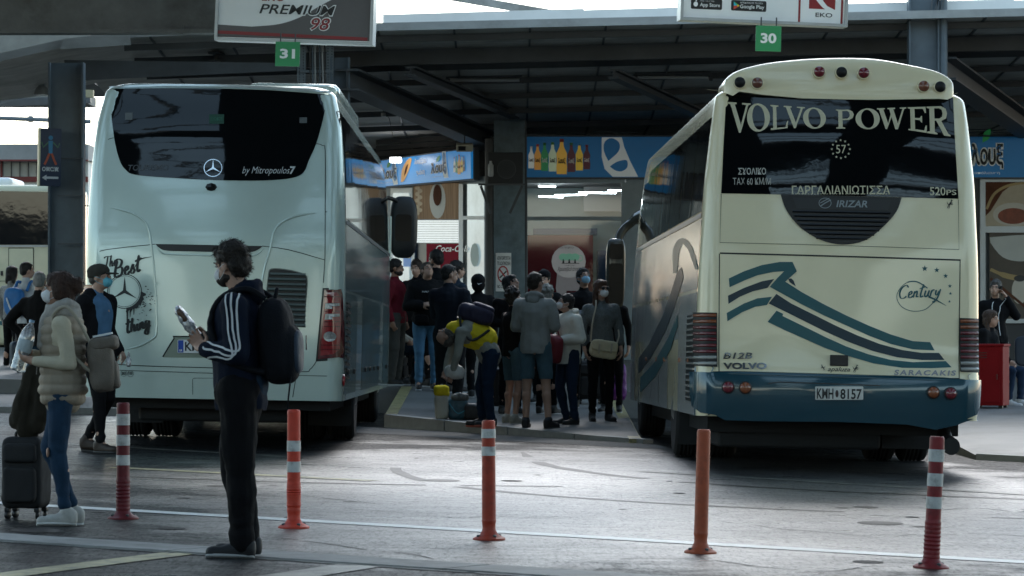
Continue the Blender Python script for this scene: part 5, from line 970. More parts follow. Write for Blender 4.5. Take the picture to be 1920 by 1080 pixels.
for x, y, c in ((1541, 131, RD), (1583, 132, DK), (1625, 133, RD), (1391, 151, DK), (1424, 152, ('brown', (.15, .05, .03))), (1739, 158, ('brown2', (.20, .065, .03))), (1770, 159, DK)):
    lx, lz = B.conv(x, y); p = Vector((lx, B.r(3.3)-.005+.03*(lx/1.1)**2, lz)); h = 10.5/B.s
    q = NB(); lathe(q, [(h*1.2, -.03), (h*1.2, .01), (h*1.02, .014)], p, 24, (0, -1, 0)); q = obj('round_lamp', q, CP, pod, 40); e = NB(); lathe(e, [(h, -.02), (h*.98, .02), (h*.7, .034), (.001, .04)], p, 24, (0, -1, 0)); obj('lens', e, M('lens_'+c[0], c[1], .12, coat=1, vs=90, var=.35), q, 60)
# left-hand long side
sd = B.side(-1); ED = 1305
def sq(nm, pts, m, off=.004, par=None, thick=0, grid=.2): return lay(nm, poly(pts), sd, m, par or B.root, off, lambda a, c: B.sconv(a, c, ED), grid, thick)
def sr(nm, x0, x1, z0_, z1_, m, off=.004, par=None, r=.03): return lay(nm, poly(rrect(x0, x1, z0_, z1_, r)), sd, m, par or B.root, off, None, .25)
ga = [.35, 1.9, 3.6, 5.3, 7.0, 8.7, 10.2, 11.2]
for x0, x1 in zip(ga, ga[1:]): sr('side_window', x0+.02, x1-.02, 2.36, 3.22 if x0 < 10 else 3.1, GLASSB)
sr('bumper_side', .08, .29, .5, .955, TEAL, .012, None, .02)
sr('belt_trim', .35, 11.5, 2.30, 2.345, ALU, .007); sr('side_panel', .32, 11.6, 1.65, 2.29, SIL, .003)
for x0, x1, z0_ in ((.3, 2.75, .5), (4.4, 5.9, .5), (5.93, 7.4, .5), (7.43, 8.95, .5), (10.75, 11.6, .5)): sr('lower_panel', x0, x1, z0_, 1.62, SIL, .003)
sr('lower_panel', 2.78, 4.37, 1.2, 1.62, SIL, .003); sr('lower_panel', 8.98, 10.72, 1.2, 1.62, SIL, .003)
gr = sr('side_grille', .3, 1.55, .62, 1.42, INK, .006)
for k in range(15): b = NB(); bar(b, sd(.33, .66+k*.052, .014), sd(1.5, .66+k*.052, .014), .022, .016); obj('louvre', b, SIL, gr)
for pts, m in (([(1196, 672), (1215, 645), (1240, 590), (1253, 545), (1262, 512), (1270, 500), (1275, 520), (1262, 570), (1245, 620), (1220, 668), (1196, 700)], NDEC), ([(1200, 708), (1225, 680), (1252, 630), (1266, 590), (1268, 610), (1255, 655), (1228, 705), (1200, 736)], TDEC)): sq('swoosh_decal', pts, m, .0075)
lay('swoosh_decal', stroke(cr([(1259, 512), (1258, 470), (1268, 452), (1284, 466), (1299, 505)], 5), [6, 8, 10, 11, 12, 13, 13, 13, 13, 12, 11, 11, 10, 10, 9, 9, 8, 8, 7, 6, 5]), sd, TDEC, B.root, .0075, lambda a, c: B.sconv(a, c, ED), .2)
for y in (1.2, 2.5, 4.9, 6.3, 8.2): b = NB(); box(b, sd(y, 1.0, .01), (.02, .1, .045), bev=.006); obj('side_marker', b, M('lens_amber', (0, 0, 0)), B.root)
for g in (-1, 1):
    A2 = [(3.6, 1.12), (9.9, 1.12)]
    for y, x in A2: B.wheel(g*x, y, g)
    B.wheel(g*.79, 3.6, g)
sdr = B.side(1); lay('bumper_side', poly(rrect(.08, .5, .5, .93, .02)), sdr, TEAL, B.root, .012, None, .25); lay('side_window', poly([(.4, 2.36), (11, 2.36), (11, 3.22), (.4, 3.22)]), sdr, GLASSB, B.root, .004, None, .4)
b = NB(); box(b, (0, 6, .5), (2.3, 11, .3)); box(b, (-.3, 1.2, .36), (1.5, 1.3, .3), bev=.05); tube(b, [(-1, 3.6, .5), (1, 3.6, .5)], .12); box(b, (-.75, 2.6, .3), (.5, .5, .25), bev=.03); obj('underbody', b, DARKU, B.root)
b = NB(); tube(b, [(1.02, .3, .30), (1.02, -.0, .27)], [.075, .08], 14); tube(b, [(1.02, .5, .4), (1.02, .28, .30)], .06); obj('exhaust', b, BLACK, B.root, 40)
for g in (-1, 1): b = NB(); box(b, (g*1.0, 2.95, .38), (.5, .015, .42)); obj('mud_flap', b, RUBB, B.root)
t = bpy.data.objects.new('mirror', None); C.objects.link(t); t.parent = B.root; t.location = (-1.3, 11.6, 0)
b = NB(); tube(b, cr([(.26, .1, 2.80), (.12, .3, 2.76), (-.02, .48, 2.66), (-.12, .5, 2.54), (-.17, .46, 2.35)], 5), [.075]*8+[.055]*13, 10); obj('mirror_arm', b, M('cream_dark', (.05, .048, .04), .25, coat=.5), t, 60)
b = NB(); sbox(b, (-.18, .45, 2.05), (.24, .2, .86), .4); obj('mirror_head', b, M('cream_dark', (0, 0, 0)), t, True)
fn = plane_fn((-.18, .338, 2.05), (1, 0, 0), (0, 0, 1)); lay('mirror_glass', poly(rrect(-.09, .09, -.38, .12, .04)), fn, MIRR, t, .012); lay('mirror_glass', poly(rrect(-.085, .085, .17, .36, .03)), fn, MIRR, t, .012)
lay('windscreen', poly([(-1.05, 1.2), (1.05, 1.2), (.95, 3.05), (-.95, 3.05)]), lambda x, z, o: Vector((x, 12.11-.5*max(0, (z-1.15)/2.4)**2+o, z)), GLASSB, B.root, .01, None, .2)
# ----------------------------------------------------------------- FAR COACH (side on, behind the left column)
t = empty('coach', (P(-30, 0, 60).x, 60, .48), 0, 'cream coach seen side on at the far left behind the steel column', 'coach'); x1 = P(132, 0, 60).x-t.location.x; s = 60/F
b = NB(); box(b, ((x1-9)/2, 1.25, 1.75), (9+x1, 2.5, 2.66), bev=.12); obj('body', b, M('far_cream', (.58, .55, .38), .4, coat=.3), t, 40)
fn = plane_fn((0, -.001, 0), (1, 0, 0), (0, 0, 1)); cv = lambda px, py: ((px+30)*s, CH+(HZ-py)*s-.48)
lay('side_window', poly([(-400, 459), (99, 459), (99, 364), (96, 360), (-400, 350)]), fn, GLASSB, t, .01, cv); lay('belt_trim', poly([(-400, 463), (130, 463), (130, 459.5), (-400, 459.5)]), fn, ALU, t, .012, cv)
for x in (-65, 62): lay('flap_seam', stroke([(x, 466), (x, 545)], 3), fn, SEAM, t, .006, cv)
for x0, x1_ in ((17, 62),): q = lay('luggage_door', poly([(x0, 548), (x1_, 548), (x1_, 466), (x0, 466)]), fn, M('far_cream', (0, 0, 0)), t, .012, cv); lay('door_seam', stroke([(x0, 548), (x0, 465), (x1_, 465), (x1_, 548)], 3), fn, SEAM, q, .004, cv)
lay('panel_seam', stroke([(-100, 527), (130, 527)], 1), fn, SEAM, t, .016, cv); lay('handle', poly(rrect(1, 6, 508, 517, 1)), fn, INK, t, .02, cv)
b = poly([(-100, 612), (-5, 600), (14, 606), (14, 612), (-5, 608), (-100, 622)]); lay('teal_stripe', b, fn, TDEC, t, .01, cv)
for x in (-2.4, -8): b = NB(); lathe(b, [(.3, -.14), (.46, -.14), (.48, -.1), (.48, .1), (.46, .14), (.3, .14)], (x+.35, .16, .42), 32, (0, 1, 0)); w_ = obj('wheel', b, RUBB, t, 40); b = NB(); lathe(b, [(.28, -.16), (.24, -.19), (.1, -.16), (.001, -.2)], (x+.35, .16, .42), 24, (0, 1, 0)); obj('rim', b, M('wheel_rim_alloy', (0, 0, 0)), w_, 40)
b = NB(); box(b, (-1.2, 1.25, 3.12), (3.2, 1.6, .2), bev=.08); obj('roof_air_unit', b, WHITE, t, 40)
# ================================================================= PEOPLE
# a person faces -y at heading 0; 'a' is the +x side, 'b' the -x side
SKIN = M('skin', (.42, .25, .18), .5, var=.06, vs=20); SKIN2 = M('skin_tan', (.32, .18, .12), .5, var=.06, vs=20)
def cloth(name, c, rough=.85, **k): return M('cloth_'+name, c, rough, var=k.pop('var', .16), vs=k.pop('vs', 9), bump=k.pop('bump', .35), bs=k.pop('bs', 160), sheen=.0, spec=.15, **k)
def wr(amp, sc=7, seed=0, st=(1, 1, .55)):
    return lambda p: amp*(noise.noise(Vector((p.x*sc*st[0]+seed, p.y*sc*st[1], p.z*sc*st[2])))+.5*noise.noise(Vector((p.x*sc*2.3, p.y*sc*2.3+seed, p.z*sc*1.6))))
BASE = dict(pel=(0, 0, .95), wst=(0, 0, 1.10), chs=(0, 0, 1.31), nek=(0, .015, 1.47), hed=(0, -.015, 1.625),
            sa=(.172, .01, 1.382), ea=(.235, .03, 1.13), wa=(.245, -.05, .89), ha=(.24, -.08, .80), hpa=(.095, 0, .93), ka=(.105, -.015, .50), aa=(.105, .03, .09), ta=(.13, -.13, .03))
for k in list(BASE):
    if k[-1] == 'a' and k not in ('pel',): x, y, z = BASE[k]; BASE[k[:-1]+'b'] = (-x, y, z)
def build_hand(bm, w, tip, palm, side, curl, spread=1, r=.0088):
    """palm from wrist w towards tip; palm = direction the palm faces; side=+1/-1 puts the thumb"""
    w, tip, palm = Vector(w), Vector(tip), Vector(palm).normalized(); d = (tip-w).normalized(); s = d.cross(palm).normalized()*side; palm = s.cross(d).normalized()*side
    c = w+d*.045; rot = Matrix((s, palm, d)).transposed(); ell(bm, c, (.040, .017, .052), rot, 12); cap(bm, w-d*.02, w+d*.02, .025, .026)
    for i, (o, l) in enumerate(((.030, .075), (.011, .084), (-.009, .078), (-.028, .062))):
        p = w+d*.082+s*o; a = R(curl*(.55+.08*i)); dd = d; q = p
        for k, f in enumerate((.45, .32, .23)):
            dd = (dd*cos(a)+palm*sin(a)).normalized() if k == 0 else (dd*cos(a)+(palm-dd*palm.dot(dd)).normalized()*sin(a)).normalized()
            q2 = q+dd*l*f+s*.002*(1.5-i)*spread; cap(bm, q, q2, r*(1-.06*k), r*(1-.06*(k+1)), n=8); q = q2
    p = w+d*.03+s*.032; q = p+(d*.6+s*.6+palm*.45).normalized()*.038; cap(bm, p, q, .013, .011, n=8); cap(bm, q, q+(d*.8+s*.1+palm*.7).normalized()*.032, .0105, .0085, n=8)
def person(label, x, y, z0, h, rot, J={}, head=(0, 0, 0), hair=('short', (.02, .014, .010)), top=None, legs=None, shoes=(.02, .02, .02), sole=(.5, .5, .5), skin=None, mask=None, build=1., vox=.0085, palm={}, curl=40, female=False, extra=None, beard=False, shorts=False, group=None, hood=False, collar=True, cuff_a=1, cuff_b=1, topvox=None, hem=.0, cuts=None):
    k = h/1.75; r = empty('person', (x, y, z0), R(rot), label, 'person', group); skin = skin or SKIN
    j = {n: Vector(v)*k for n, v in {**BASE, **J}.items()}; H = Euler((R(-head[1]), R(head[2]), R(head[0]))).to_matrix(); hc = j['hed']
    hp = lambda a, b, c: hc+H @ (Vector((a, b, c))*k)
    tv = topvox or max(.012, vox*1.25)
    W = build*k*(.93 if female else 1)
    # body: one continuous surface from crown to toes
    b = NB(); rt = H.to_4x4()
    ell(b, hp(0, .012, .03), (.074*k, .094*k, .092*k), rt); ell(b, hp(0, -.018, -.035), (.058*k, .070*k, .075*k), rt); ell(b, hp(0, -.045, -.075), (.034*k, .036*k, .030*k), rt)
    cap(b, hp(0, -.088, .012), hp(0, -.106, -.022), .009*k, .014*k, n=8); ell(b, hp(0, -.082, .028), (.050*k, .014*k, .010*k), rt, 10); ell(b, hp(0, -.088, -.052), (.022*k, .010*k, .009*k), rt, 10)
    for g in (-1, 1): ell(b, hp(g*.076, .008, -.005), (.008*k, .019*k, .030*k), rt, 10)
    cap(b, j['nek']-Vector((0, 0, .05*k)), hp(0, .02, -.05), .056*W, .052*W)
    cap(b, j['wst'], j['chs'], .115*W, .135*W); ell(b, j['chs']+Vector((0, 0, .03*k)), (.155*W, .10*W, .13*W)); cap(b, j['pel'], j['wst'], .125*W, .11*W)
    for s_ in 'ab':
        g = 1 if s_ == 'a' else -1
        cap(b, j['chs']*.35+j['nek']*.65-Vector((0, 0, .03*k)), j['s'+s_], .06*W, .055*W); cap(b, j['s'+s_], j['e'+s_], .050*W, .038*W); cap(b, j['e'+s_], j['w'+s_], .038*W, .025*W)
        build_hand(b, j['w'+s_], j['h'+s_], palm.get(s_, Vector((-g, -.1, 0))), g if s_ not in palm else (palm.get('side'+s_, g)), curl, r=.0088*k)
        cap(b, j['hp'+s_], j['k'+s_], .082*W, .053*W); cap(b, j['k'+s_], j['a'+s_], .053*W, .034*W); cap(b, j['k'+s_]*.7+j['a'+s_]*.3+Vector((0, .015*k, 0)), j['k'+s_]*.45+j['a'+s_]*.55, .052*W, .04*W); cap(b, j['a'+s_], j['t'+s_], .030*W, .018*W)
    obj('body', remesh(b, vox, 2), skin, r, True)
    # eyes
    for g in (-1, 1):
        b = NB(); ell(b, hp(g*.031, -.080, .012), (.013*k, .010*k, .007*k), rt, 10); e = obj('eye', b, M('eye_white', (.45, .43, .40), .3), r, True); b = NB(); ell(b, hp(g*.031, -.088, .012), (.006*k, .004*k, .006*k), rt, 8); obj('iris', b, INK, e, True)
        b = NB(); cap(b, hp(g*.018, -.094, .030), hp(g*.046, -.086, .032), .0045*k, .003*k, n=6); obj('eyebrow', b, M('hair_dark', (.02, .014, .010), .7), r, True)
    # hair
    if hair:
        st, hcx = hair; hm = M('hair_%d_%d' % (hcx[0]*999, hcx[2]*999), hcx, .55, var=.45, vs=40, bump=.9, bs=120, stretch=(1, 1, .35), spec=.35); b = NB()
        add_ = lambda c, rr: ell(b, hp(*c), tuple(v*k for v in rr), rt, 12)
        if st in ('short', 'buzz', 'crop'):
            t = .006 if st == 'buzz' else (.012 if st == 'crop' else .02); add_((0, .022, .045), (.074+t*.6, .092+t*.6, .082+t)); add_((0, .055, .0), (.066+t*.5, .056+t*.4, .068))
        if st == 'thick': add_((0, .016, .060), (.088, .104, .085)); add_((0, .058, .005), (.080, .062, .078)); add_((0, -.055, .085), (.062, .042, .034)); add_((.02, .03, .085), (.07, .08, .065)); add_((0, .07, -.035), (.05, .04, .035))
        if st == 'curly':
            add_((0, .02, .055), (.092, .105, .088)); add_((0, .06, -.01), (.085, .06, .08)); q = random.Random(5)
            for i in range(26): a, e_ = q.uniform(0, 6.3), q.uniform(-.2, 1.4); add_((.088*cos(a)*cos(e_), .03+.10*sin(a)*cos(e_) if sin(a) > -.55 else .0, .055+.09*sin(e_)), (.022, .022, .02))
        if st in ('long', 'bun', 'bob'):
            add_((0, .02, .048), (.086, .104, .086)); add_((0, .055, -.02), (.084, .062, .085)); add_((0, -.03, .075), (.066, .06, .045))
            for g in (-1, 1): add_((g*.072, .008, .0), (.020, .045, .07))
        if st == 'bun': add_((0, .120, .035), (.064, .055, .060)); add_((.02, .135, .06), (.035, .035, .035)); add_((-.02, .13, .015), (.04, .04, .035))
        if st == 'long':
            for g in (-1, 0, 1):
                cap(b, hp(g*.066, .035, -.01), hp(g*.085, .045-.03*abs(g), -.17), .034*k, .036*k); cap(b, hp(g*.085, .045-.03*abs(g), -.17), hp(g*.095, .02-.05*abs(g), -.27), .034*k, .014*k)
        if st == 'bob':
            for g in (-1, 0, 1): cap(b, hp(g*.066, .035, -.01), hp(g*.075, .045, -.13), .042*k, .03*k)
        if st == 'short' or st == 'crop': add_((0, -.042, .088), (.055, .04, .022))
        hb = remesh(b, max(.007, vox*.9), 1, wr(.010 if st in ('thick', 'curly') else .006, 26, 3, (1, 1, 1)))
        q = random.Random(11); hb.normal_update(); hb.verts.ensure_lookup_table(); src = [(v.co.copy(), v.normal.copy()) for v in hb.verts]
        for i in range(min(len(src), 1500 if vox < .008 else 420)):
            c0, n0 = q.choice(src); fl = H @ Vector((q.uniform(-.5, .5), .55, -.45 if st != 'curly' else q.uniform(-.6, .6))); d = (fl-n0*fl.dot(n0))*.9+n0*(.45 if st in ('curly', 'thick', 'short') else .22)+Vector((q.uniform(-1, 1), q.uniform(-1, 1), q.uniform(-1, 1)))*.28
            d = d.normalized()*q.uniform(.014, .030)*(1 if st not in ('buzz',) else .35)*k; s = d.cross(n0).normalized()*.0016; p0 = c0-n0*.002; vs = [hb.verts.new(p0-s), hb.verts.new(p0+s), hb.verts.new(p0+d*.6+s*.7+n0*.001), hb.verts.new(p0+d)]; hb.faces.new(vs)
        obj('hair', hb, hm, r, True)
    if beard: b = NB(); ell(b, hp(0, -.046, -.066), (.055*k, .052*k, .042*k), rt); ell(b, hp(0, -.008, -.058), (.068*k, .05*k, .036*k), rt); obj('beard', remesh(b, .008, 1, wr(.004, 40)), M('hair_dark', (0, 0, 0)), r, True)
    if mask:
        mc = M('mask_%d' % int(mask[0]*99), mask, .8, var=.04); b = NB(); ell(b, hp(0, -.055, -.042), (.056*k, .060*k, .052*k), rt, 16); ell(b, hp(0, -.085, -.035), (.030*k, .036*k, .030*k), rt, 14)
        q = remesh(b, .007, 2); nn = H @ Vector((0, -1, 0)); bmesh.ops.bisect_plane(q, geom=list(q.verts)+list(q.edges)+list(q.faces), plane_co=hp(0, -.050, -.03), plane_no=nn, clear_inner=True); mk = obj('face_mask', q, mc, r, True)
        for g in (-1, 1):
            b = NB(); tube(b, [hp(g*.052, -.062, -.02), hp(g*.074, -.02, .0), hp(g*.084, .018, .015)], .0022*k, 5); tube(b, [hp(g*.046, -.06, -.07), hp(g*.070, -.01, -.045), hp(g*.082, .018, -.022)], .0022*k, 5); obj('ear_loop', b, mc, mk)
    # top
    out = {'root': r, 'j': j, 'k': k, 'hp': hp, 'rt': rt, 'H': H}
    if top:
        nm, m, fat, lo = top; b = NB(); f = fat*k
        cap(b, j['wst'], j['chs'], .125*W+f, .145*W+f, .82 if 0 else 1); ell(b, j['chs']+Vector((0, 0, .03*k)), (.175*W+f, .12*W+f, .13*W+f)); cap(b, j['pel']+Vector((0, 0, (lo-.05)*k)), j['wst'], .135*W+f, .12*W+f)
        for g in (-1, 1): cap(b, j['pel']+Vector((g*.045*k, 0, lo*k)), j['wst']+Vector((g*.03*k, 0, 0)), .115*W+f, .11*W+f)
        for s_ in 'ab':
            cf = cuff_a if s_ == 'a' else cuff_b; g2 = 1 if s_ == 'a' else -1
            cap(b, j['chs']*.4+j['nek']*.6-Vector((0, 0, .045*k)), j['s'+s_], .072*W+f*.6, .062*W+f); cap(b, j['s'+s_], j['e'+s_], .058*W+f, .046*W+f); cap(b, j['chs']+Vector((g2*.07*k, 0, .02*k)), j['s'+s_]-Vector((g2*.012*k, 0, .012*k)), .105*W+f, .060*W+f); cap(b, j['chs']+Vector((g2*.06*k, 0, -.05*k)), j['s'+s_].lerp(j['e'+s_], .22), .11*W+f, .05*W+f)
            if cf > 0: e_, w_ = j['e'+s_], j['w'+s_]; cap(b, e_, e_+(w_-e_)*(cf*.93), .047*W+f, (.047-.014*cf)*W+f*.8)
        if collar: cap(b, j['nek']-Vector((0, 0, .05*k)), j['nek']+(hp(0, .02, -.07)-j['nek'])*.25, .068*W, .064*W)
        bb = remesh(b, tv, 3, wr(.011*k, 8, x*3))
        if j['pel'].z > .9*k and j['nek'].z-j['pel'].z > .4*k:           # a clean hem
            zc = j['pel'].z+(lo-.075)*k; rim = [v for v in bb.verts if v.co.z < zc+.12*k and abs(v.co.x) < .24*k]
            cen = j['pel']
            bmesh.ops.bisect_plane(bb, geom=list(bb.verts)+list(bb.edges)+list(bb.faces), plane_co=(0, 0, zc), plane_no=(0, .05, -1), clear_outer=False)
            kill = [v for v in bb.verts if v.co.z < zc-.012*k and math.hypot(v.co.x-cen.x, v.co.y-cen.y) < .21*k]; bmesh.ops.delete(bb, geom=kill, context='VERTS')
        o = obj(nm, bb, m, r, True); out['top'] = o
        if hood:
            b = NB(); n = j['nek']
            for i in range(9): a = R(-40+i*260/8)-pi/2+R(140); 
            pts = [n+Vector((.085*k*cos(a)*W/k, .02*k+.075*k*sin(a), .012*k+.03*k*sin(a))) for a in [R(-35+i*250/10) for i in range(11)]]
            tube(b, pts, [.022*k]+[.032*k]*9+[.022*k], 10); ell(b, n+Vector((0, .09*k, -.02*k)), (.085*k, .042*k, .06*k)); obj('hood', remesh(b, .011, 2, wr(.008, 14, 2)), m, r, True)
    if legs:
        nm, m, fat = legs; b = NB(); f = fat*k; cap(b, j['pel']+Vector((-.05*k, 0, -.01*k)), j['pel']+Vector((.05*k, 0, -.01*k)), .118*W+f, .118*W+f); cap(b, j['pel'], j['wst'], .12*W+f, .105*W+f)
        for s_ in 'ab':
            e_ = j['k'+s_]; cap(b, j['hp'+s_], e_, .094*W+f, (.064*W+f) if not shorts else .070*W+f)
            if not shorts: a_ = j['a'+s_]; cap(b, e_, e_+(a_-e_)*(1.0-hem), .062*W+f, .044*W+f)
        w0 = wr(.011*k, 9, y*2, (1, 1, .8)); bb = remesh(b, tv, 2, lambda q: w0(q)+.0055*k*sin(q.z*62+5*noise.noise(q*5)+q.x*14)*(max(0, 1-abs(q.z-.14*k)/(.16*k))+.5*max(0, 1-abs(q.z-.50*k)/(.12*k))))
        if shorts:
            zc = min(j['ka'].z, j['kb'].z)+.06*k; bmesh.ops.bisect_plane(bb, geom=list(bb.verts)+list(bb.edges)+list(bb.faces), plane_co=(0, 0, zc), plane_no=(0, 0, -1), clear_outer=True)
        out['legs'] = obj(nm, bb, m, r, True)
    sm, so = M('shoe_%d_%d' % (shoes[0]*99, shoes[2]*99), shoes, .6, var=.2, vs=30), M('sole_%d' % int(sole[0]*99), sole, .6)
    for s_ in 'ab':
        a_, t_ = j['a'+s_], j['t'+s_]; d = Vector((t_.x-a_.x, t_.y-a_.y, 0)); d = d.normalized() if d.length > .01 else Vector((0, -1, 0)); zf = t_.z-.03*k
        dz = Vector((0, 0, (a_.z-.09*k-zf)*.5)); heel = Vector((a_.x, a_.y, 0))-d*.035*k+Vector((0, 0, zf+.035*k))+dz*1.2; toe = heel+d*.205*k-dz*1.2
        b = NB(); cap(b, heel, toe, .040*k, .036*k, n=12); cap(b, heel+d*.03*k+Vector((0, 0, .025*k)), heel+d*.1*k+Vector((0, 0, .012*k)), .042*k, .036*k); cap(b, heel+Vector((0, 0, .02*k)), a_+Vector((0, 0, .012*k)), .044*k, .047*k); cap(b, heel+Vector((0, 0, .045*k)), heel+d*.13*k+Vector((0, 0, .01*k)), .042*k, .036*k)
        for v in b.verts: v.co.z = max(v.co.z, (heel.z if dz.length < .01 else v.co.z)-.030*k)
        sh = obj('shoe', remesh(b, .010, 2), sm, r, True)
        b = NB(); u = Vector((0, 0, -.026*k)); sbox(b, (heel+toe)/2+u, (.084*k, .275*k, .024*k), .5, Vector((0, 1, 0)).rotation_difference(toe-heel).to_matrix(), 16); obj('sole', b, so, sh, True)
    return out
def snap_ribbon(name, target, pts, wd, m, parent, off=.003, up=None, n=4):
    """a strip of cloth laid on a garment along pts (person space)"""
    me = target.data; bv = BVHTree.FromPolygons([v.co for v in me.vertices], [p.vertices for p in me.polygons]); pts = [Vector(p) for p in cr([tuple(p) for p in pts], n)]
    b = NB(); A_ = []
    for i, p in enumerate(pts):
        co, no, _, _ = bv.find_nearest(p); d = pts[min(i+1, len(pts)-1)]-pts[max(i-1, 0)]; s = d.cross(no).normalized(); row = []
        for u in (-1, 0, 1):
            c2, n2, _, _ = bv.find_nearest(co+s*u*wd/2+no*.01); row.append(b.verts.new(c2+n2*off))
        A_.append(row)
    for p, q in zip(A_, A_[1:]): b.faces.new((p[0], p[1], q[1], q[0])); b.faces.new((p[1], p[2], q[2], q[1]))
    return obj(name, b, m, parent, True)
def rig(px, py_foot, ground='road', dy=0):
    """where a foot pixel lands on road / platform"""
    if ground == 'road': return G(px, py_foot)
    f = {'plat': pz, 'right': pzr, 'left': pzl}[ground]; Y = 42
    for _ in range(40): X = (px-960)/F*Y; Y = Y*.5+.5*F*(CH-f(X, Y))/(py_foot-HZ)
    return Vector((X, Y, f(X, Y)))
# ----------------------------------------------------------------- man in the foreground, looking away over his shoulder
NAVY = cloth('navy', (.006, .010, .022)); BLK = cloth('black', (.006, .006, .007)); STRW = M('stripe_white', (.62, .63, .64), .7)
g0 = G(452, 1045); HX, HY, HZ0 = g0.x, g0.y, g0.z
J = dict(pel=(0, .0, .93), wst=(0, -.015, 1.08), chs=(0, -.02, 1.30), nek=(0, .0, 1.47), hed=(0, -.055, 1.605), sa=(.178, -.0, 1.385), ea=(.23, .03, 1.13), wa=(.14, -.18, 1.15), ha=(.06, -.24, 1.20),
         sb=(-.178, .0, 1.39), eb=(-.22, -.02, 1.15), wb=(-.10, -.22, 1.20), hb=(-.02, -.28, 1.27), hpa=(.09, 0, .92), ka=(.10, .02, .50), aa=(.10, .03, .085), ta=(.11, -.12, .03), hpb=(-.09, .0, .92), kb=(-.11, -.06, .50), ab=(-.12, .02, .085), tb=(-.14, -.14, .03))
p = person('man in navy track jacket with white sleeve stripes, standing before the green coach', HX, HY, HZ0, 1.74, -98, J, head=(-28, -6, 0), hair=('thick', (.018, .013, .010)), top=('track_jacket', NAVY, .022, -.03), legs=('trousers', BLK, .024), shoes=(.008, .008, .01), sole=(.34, .34, .34), mask=(.62, .62, .62), vox=.007, beard=True, hood=True, topvox=.011, palm={'a': Vector((-.5, -.6, .6)), 'b': Vector((.8, -.2, .3)), 'sidea': 1, 'sideb': -1}, curl=55)
j, k, r, tp = p['j'], p['k'], p['root'], p['top']
def arm_path(off): # down the outside of the +x sleeve
    o = Vector((.05, 0, 0)); return [j['sa']+Vector((-.05, off*.9, .06)), j['sa']+Vector((.06, off, .03)), j['sa']*.5+j['ea']*.5+o+Vector((.02, off, 0)), j['ea']+o+Vector((0, off*.6, off*.55)), j['ea']*.5+j['wa']*.5+o+Vector((0, 0, off)), j['wa']+o*.6+Vector((0, .03, off))]
for q in (-.026, 0, .026): snap_ribbon('sleeve_stripe', tp, arm_path(q), .012, STRW, r, .004, n=6)
b = NB(); tube(b, [j['nek']+Vector((.03, -.09, -.02)), j['nek']+Vector((.035, -.125, -.12)), j['nek']+Vector((.03, -.135, -.22))], .004, 6); obj('drawstring', b, BLK, r)
b = NB(); cap(b, j['pel']+Vector((0, 0, .0)), j['pel']+Vector((0, 0, .04)), .155, .155); bb = remesh(b, .012, 2, wr(.006, 9)); obj('shirt_hem', bb, cloth('blue_grey', (.018, .035, .06)), r, True)
# his backpack (its own thing)
BP = M('backpack_black', (.006, .007, .010), .8, spec=.2, var=.3, vs=8, bump=.4, bs=90)
def place_on(rt, name, label, cat, loc=(0, 0, 0)): t = empty(name, rt.location, rt.rotation_euler.z, label, cat); return t
t = place_on(r, 'backpack', 'large black backpack worn by the man in the navy track jacket', 'backpack')
b = NB(); sbox(b, (.02, .205, 1.19), (.29, .19, .48), .65, Euler((.08, 0, 0)).to_matrix()); sbox(b, (.02, .28, 1.12), (.24, .11, .32), .7); obj('pack_body', remesh(b, .011, 2, wr(.008, 10)), BP, t, True)
b = NB(); sbox(b, (.02, .32, 1.13), (.20, .06, .24), .7); obj('front_pocket', remesh(b, .010, 2, wr(.005, 12)), M('backpack_navy', (.014, .028, .05), .6, var=.3, bump=.3, bs=90), t, True)
b = NB(); tube(b, cr([(-.01, .19, 1.42), (.0, .20, 1.47), (.045, .21, 1.47), (.05, .20, 1.42)], 4), .011, 8); obj('grab_handle', b, BP, t, 60)
b = NB(); tube(b, [(.03, .37, 1.22), (.03, .372, 1.14)], .004, 6); obj('zip_pull', b, CHROME, t)
for g in (-1, 1):
    b = NB(); tube(b, cr([(g*.10, .16, 1.42), (g*.115, .05, 1.475), (g*.12, -.09, 1.42), (g*.13, -.14, 1.28), (g*.15, -.05, 1.08), (g*.13, .16, 1.02)], 5), .016, 8); obj('shoulder_strap', b, BP, t, 60)
b = NB(); tube(b, [(.10, .30, 1.0), (.11, .29, .90), (.10, .28, .82)], .005, 6); obj('loose_strap', b, BP, t)
# the packet and bottle in his hands
hv = Vector((0, -.26, 1.235))*k
t = place_on(r, 'wrapped_sandwich', 'shiny wrapped packet with clear wrapping held up by the man in the navy track jacket', 'packet')
b = NB(); rot = Euler((R(34), R(8), 0)).to_matrix(); sbox(b, hv+Vector((.02, -.03, .05)), (.085, .05, .25), .6, rot); obj('wrapping', remesh(b, .008, 1, wr(.008, 30)), M('clear_wrap', (.55, .56, .56), .12, metal=.4, var=.7, vs=28, bump=.8, bs=30), t, True)
b = NB(); sbox(b, hv+Vector((.045, -.06, .10)), (.05, .035, .09), .6, rot); obj('filling', b, M('wrap_dark', (.10, .05, .03), .3, var=.6, vs=30), t, True)
t = place_on(r, 'mobile_phone', 'black phone under the packet in the hand of the man in the navy track jacket', 'phone'); b = NB(); box(b, hv+Vector((.045, .06, -.03)), (.012, .14, .07), Euler((R(25), 0, 0)), bev=.004); obj('case', b, INK, t)
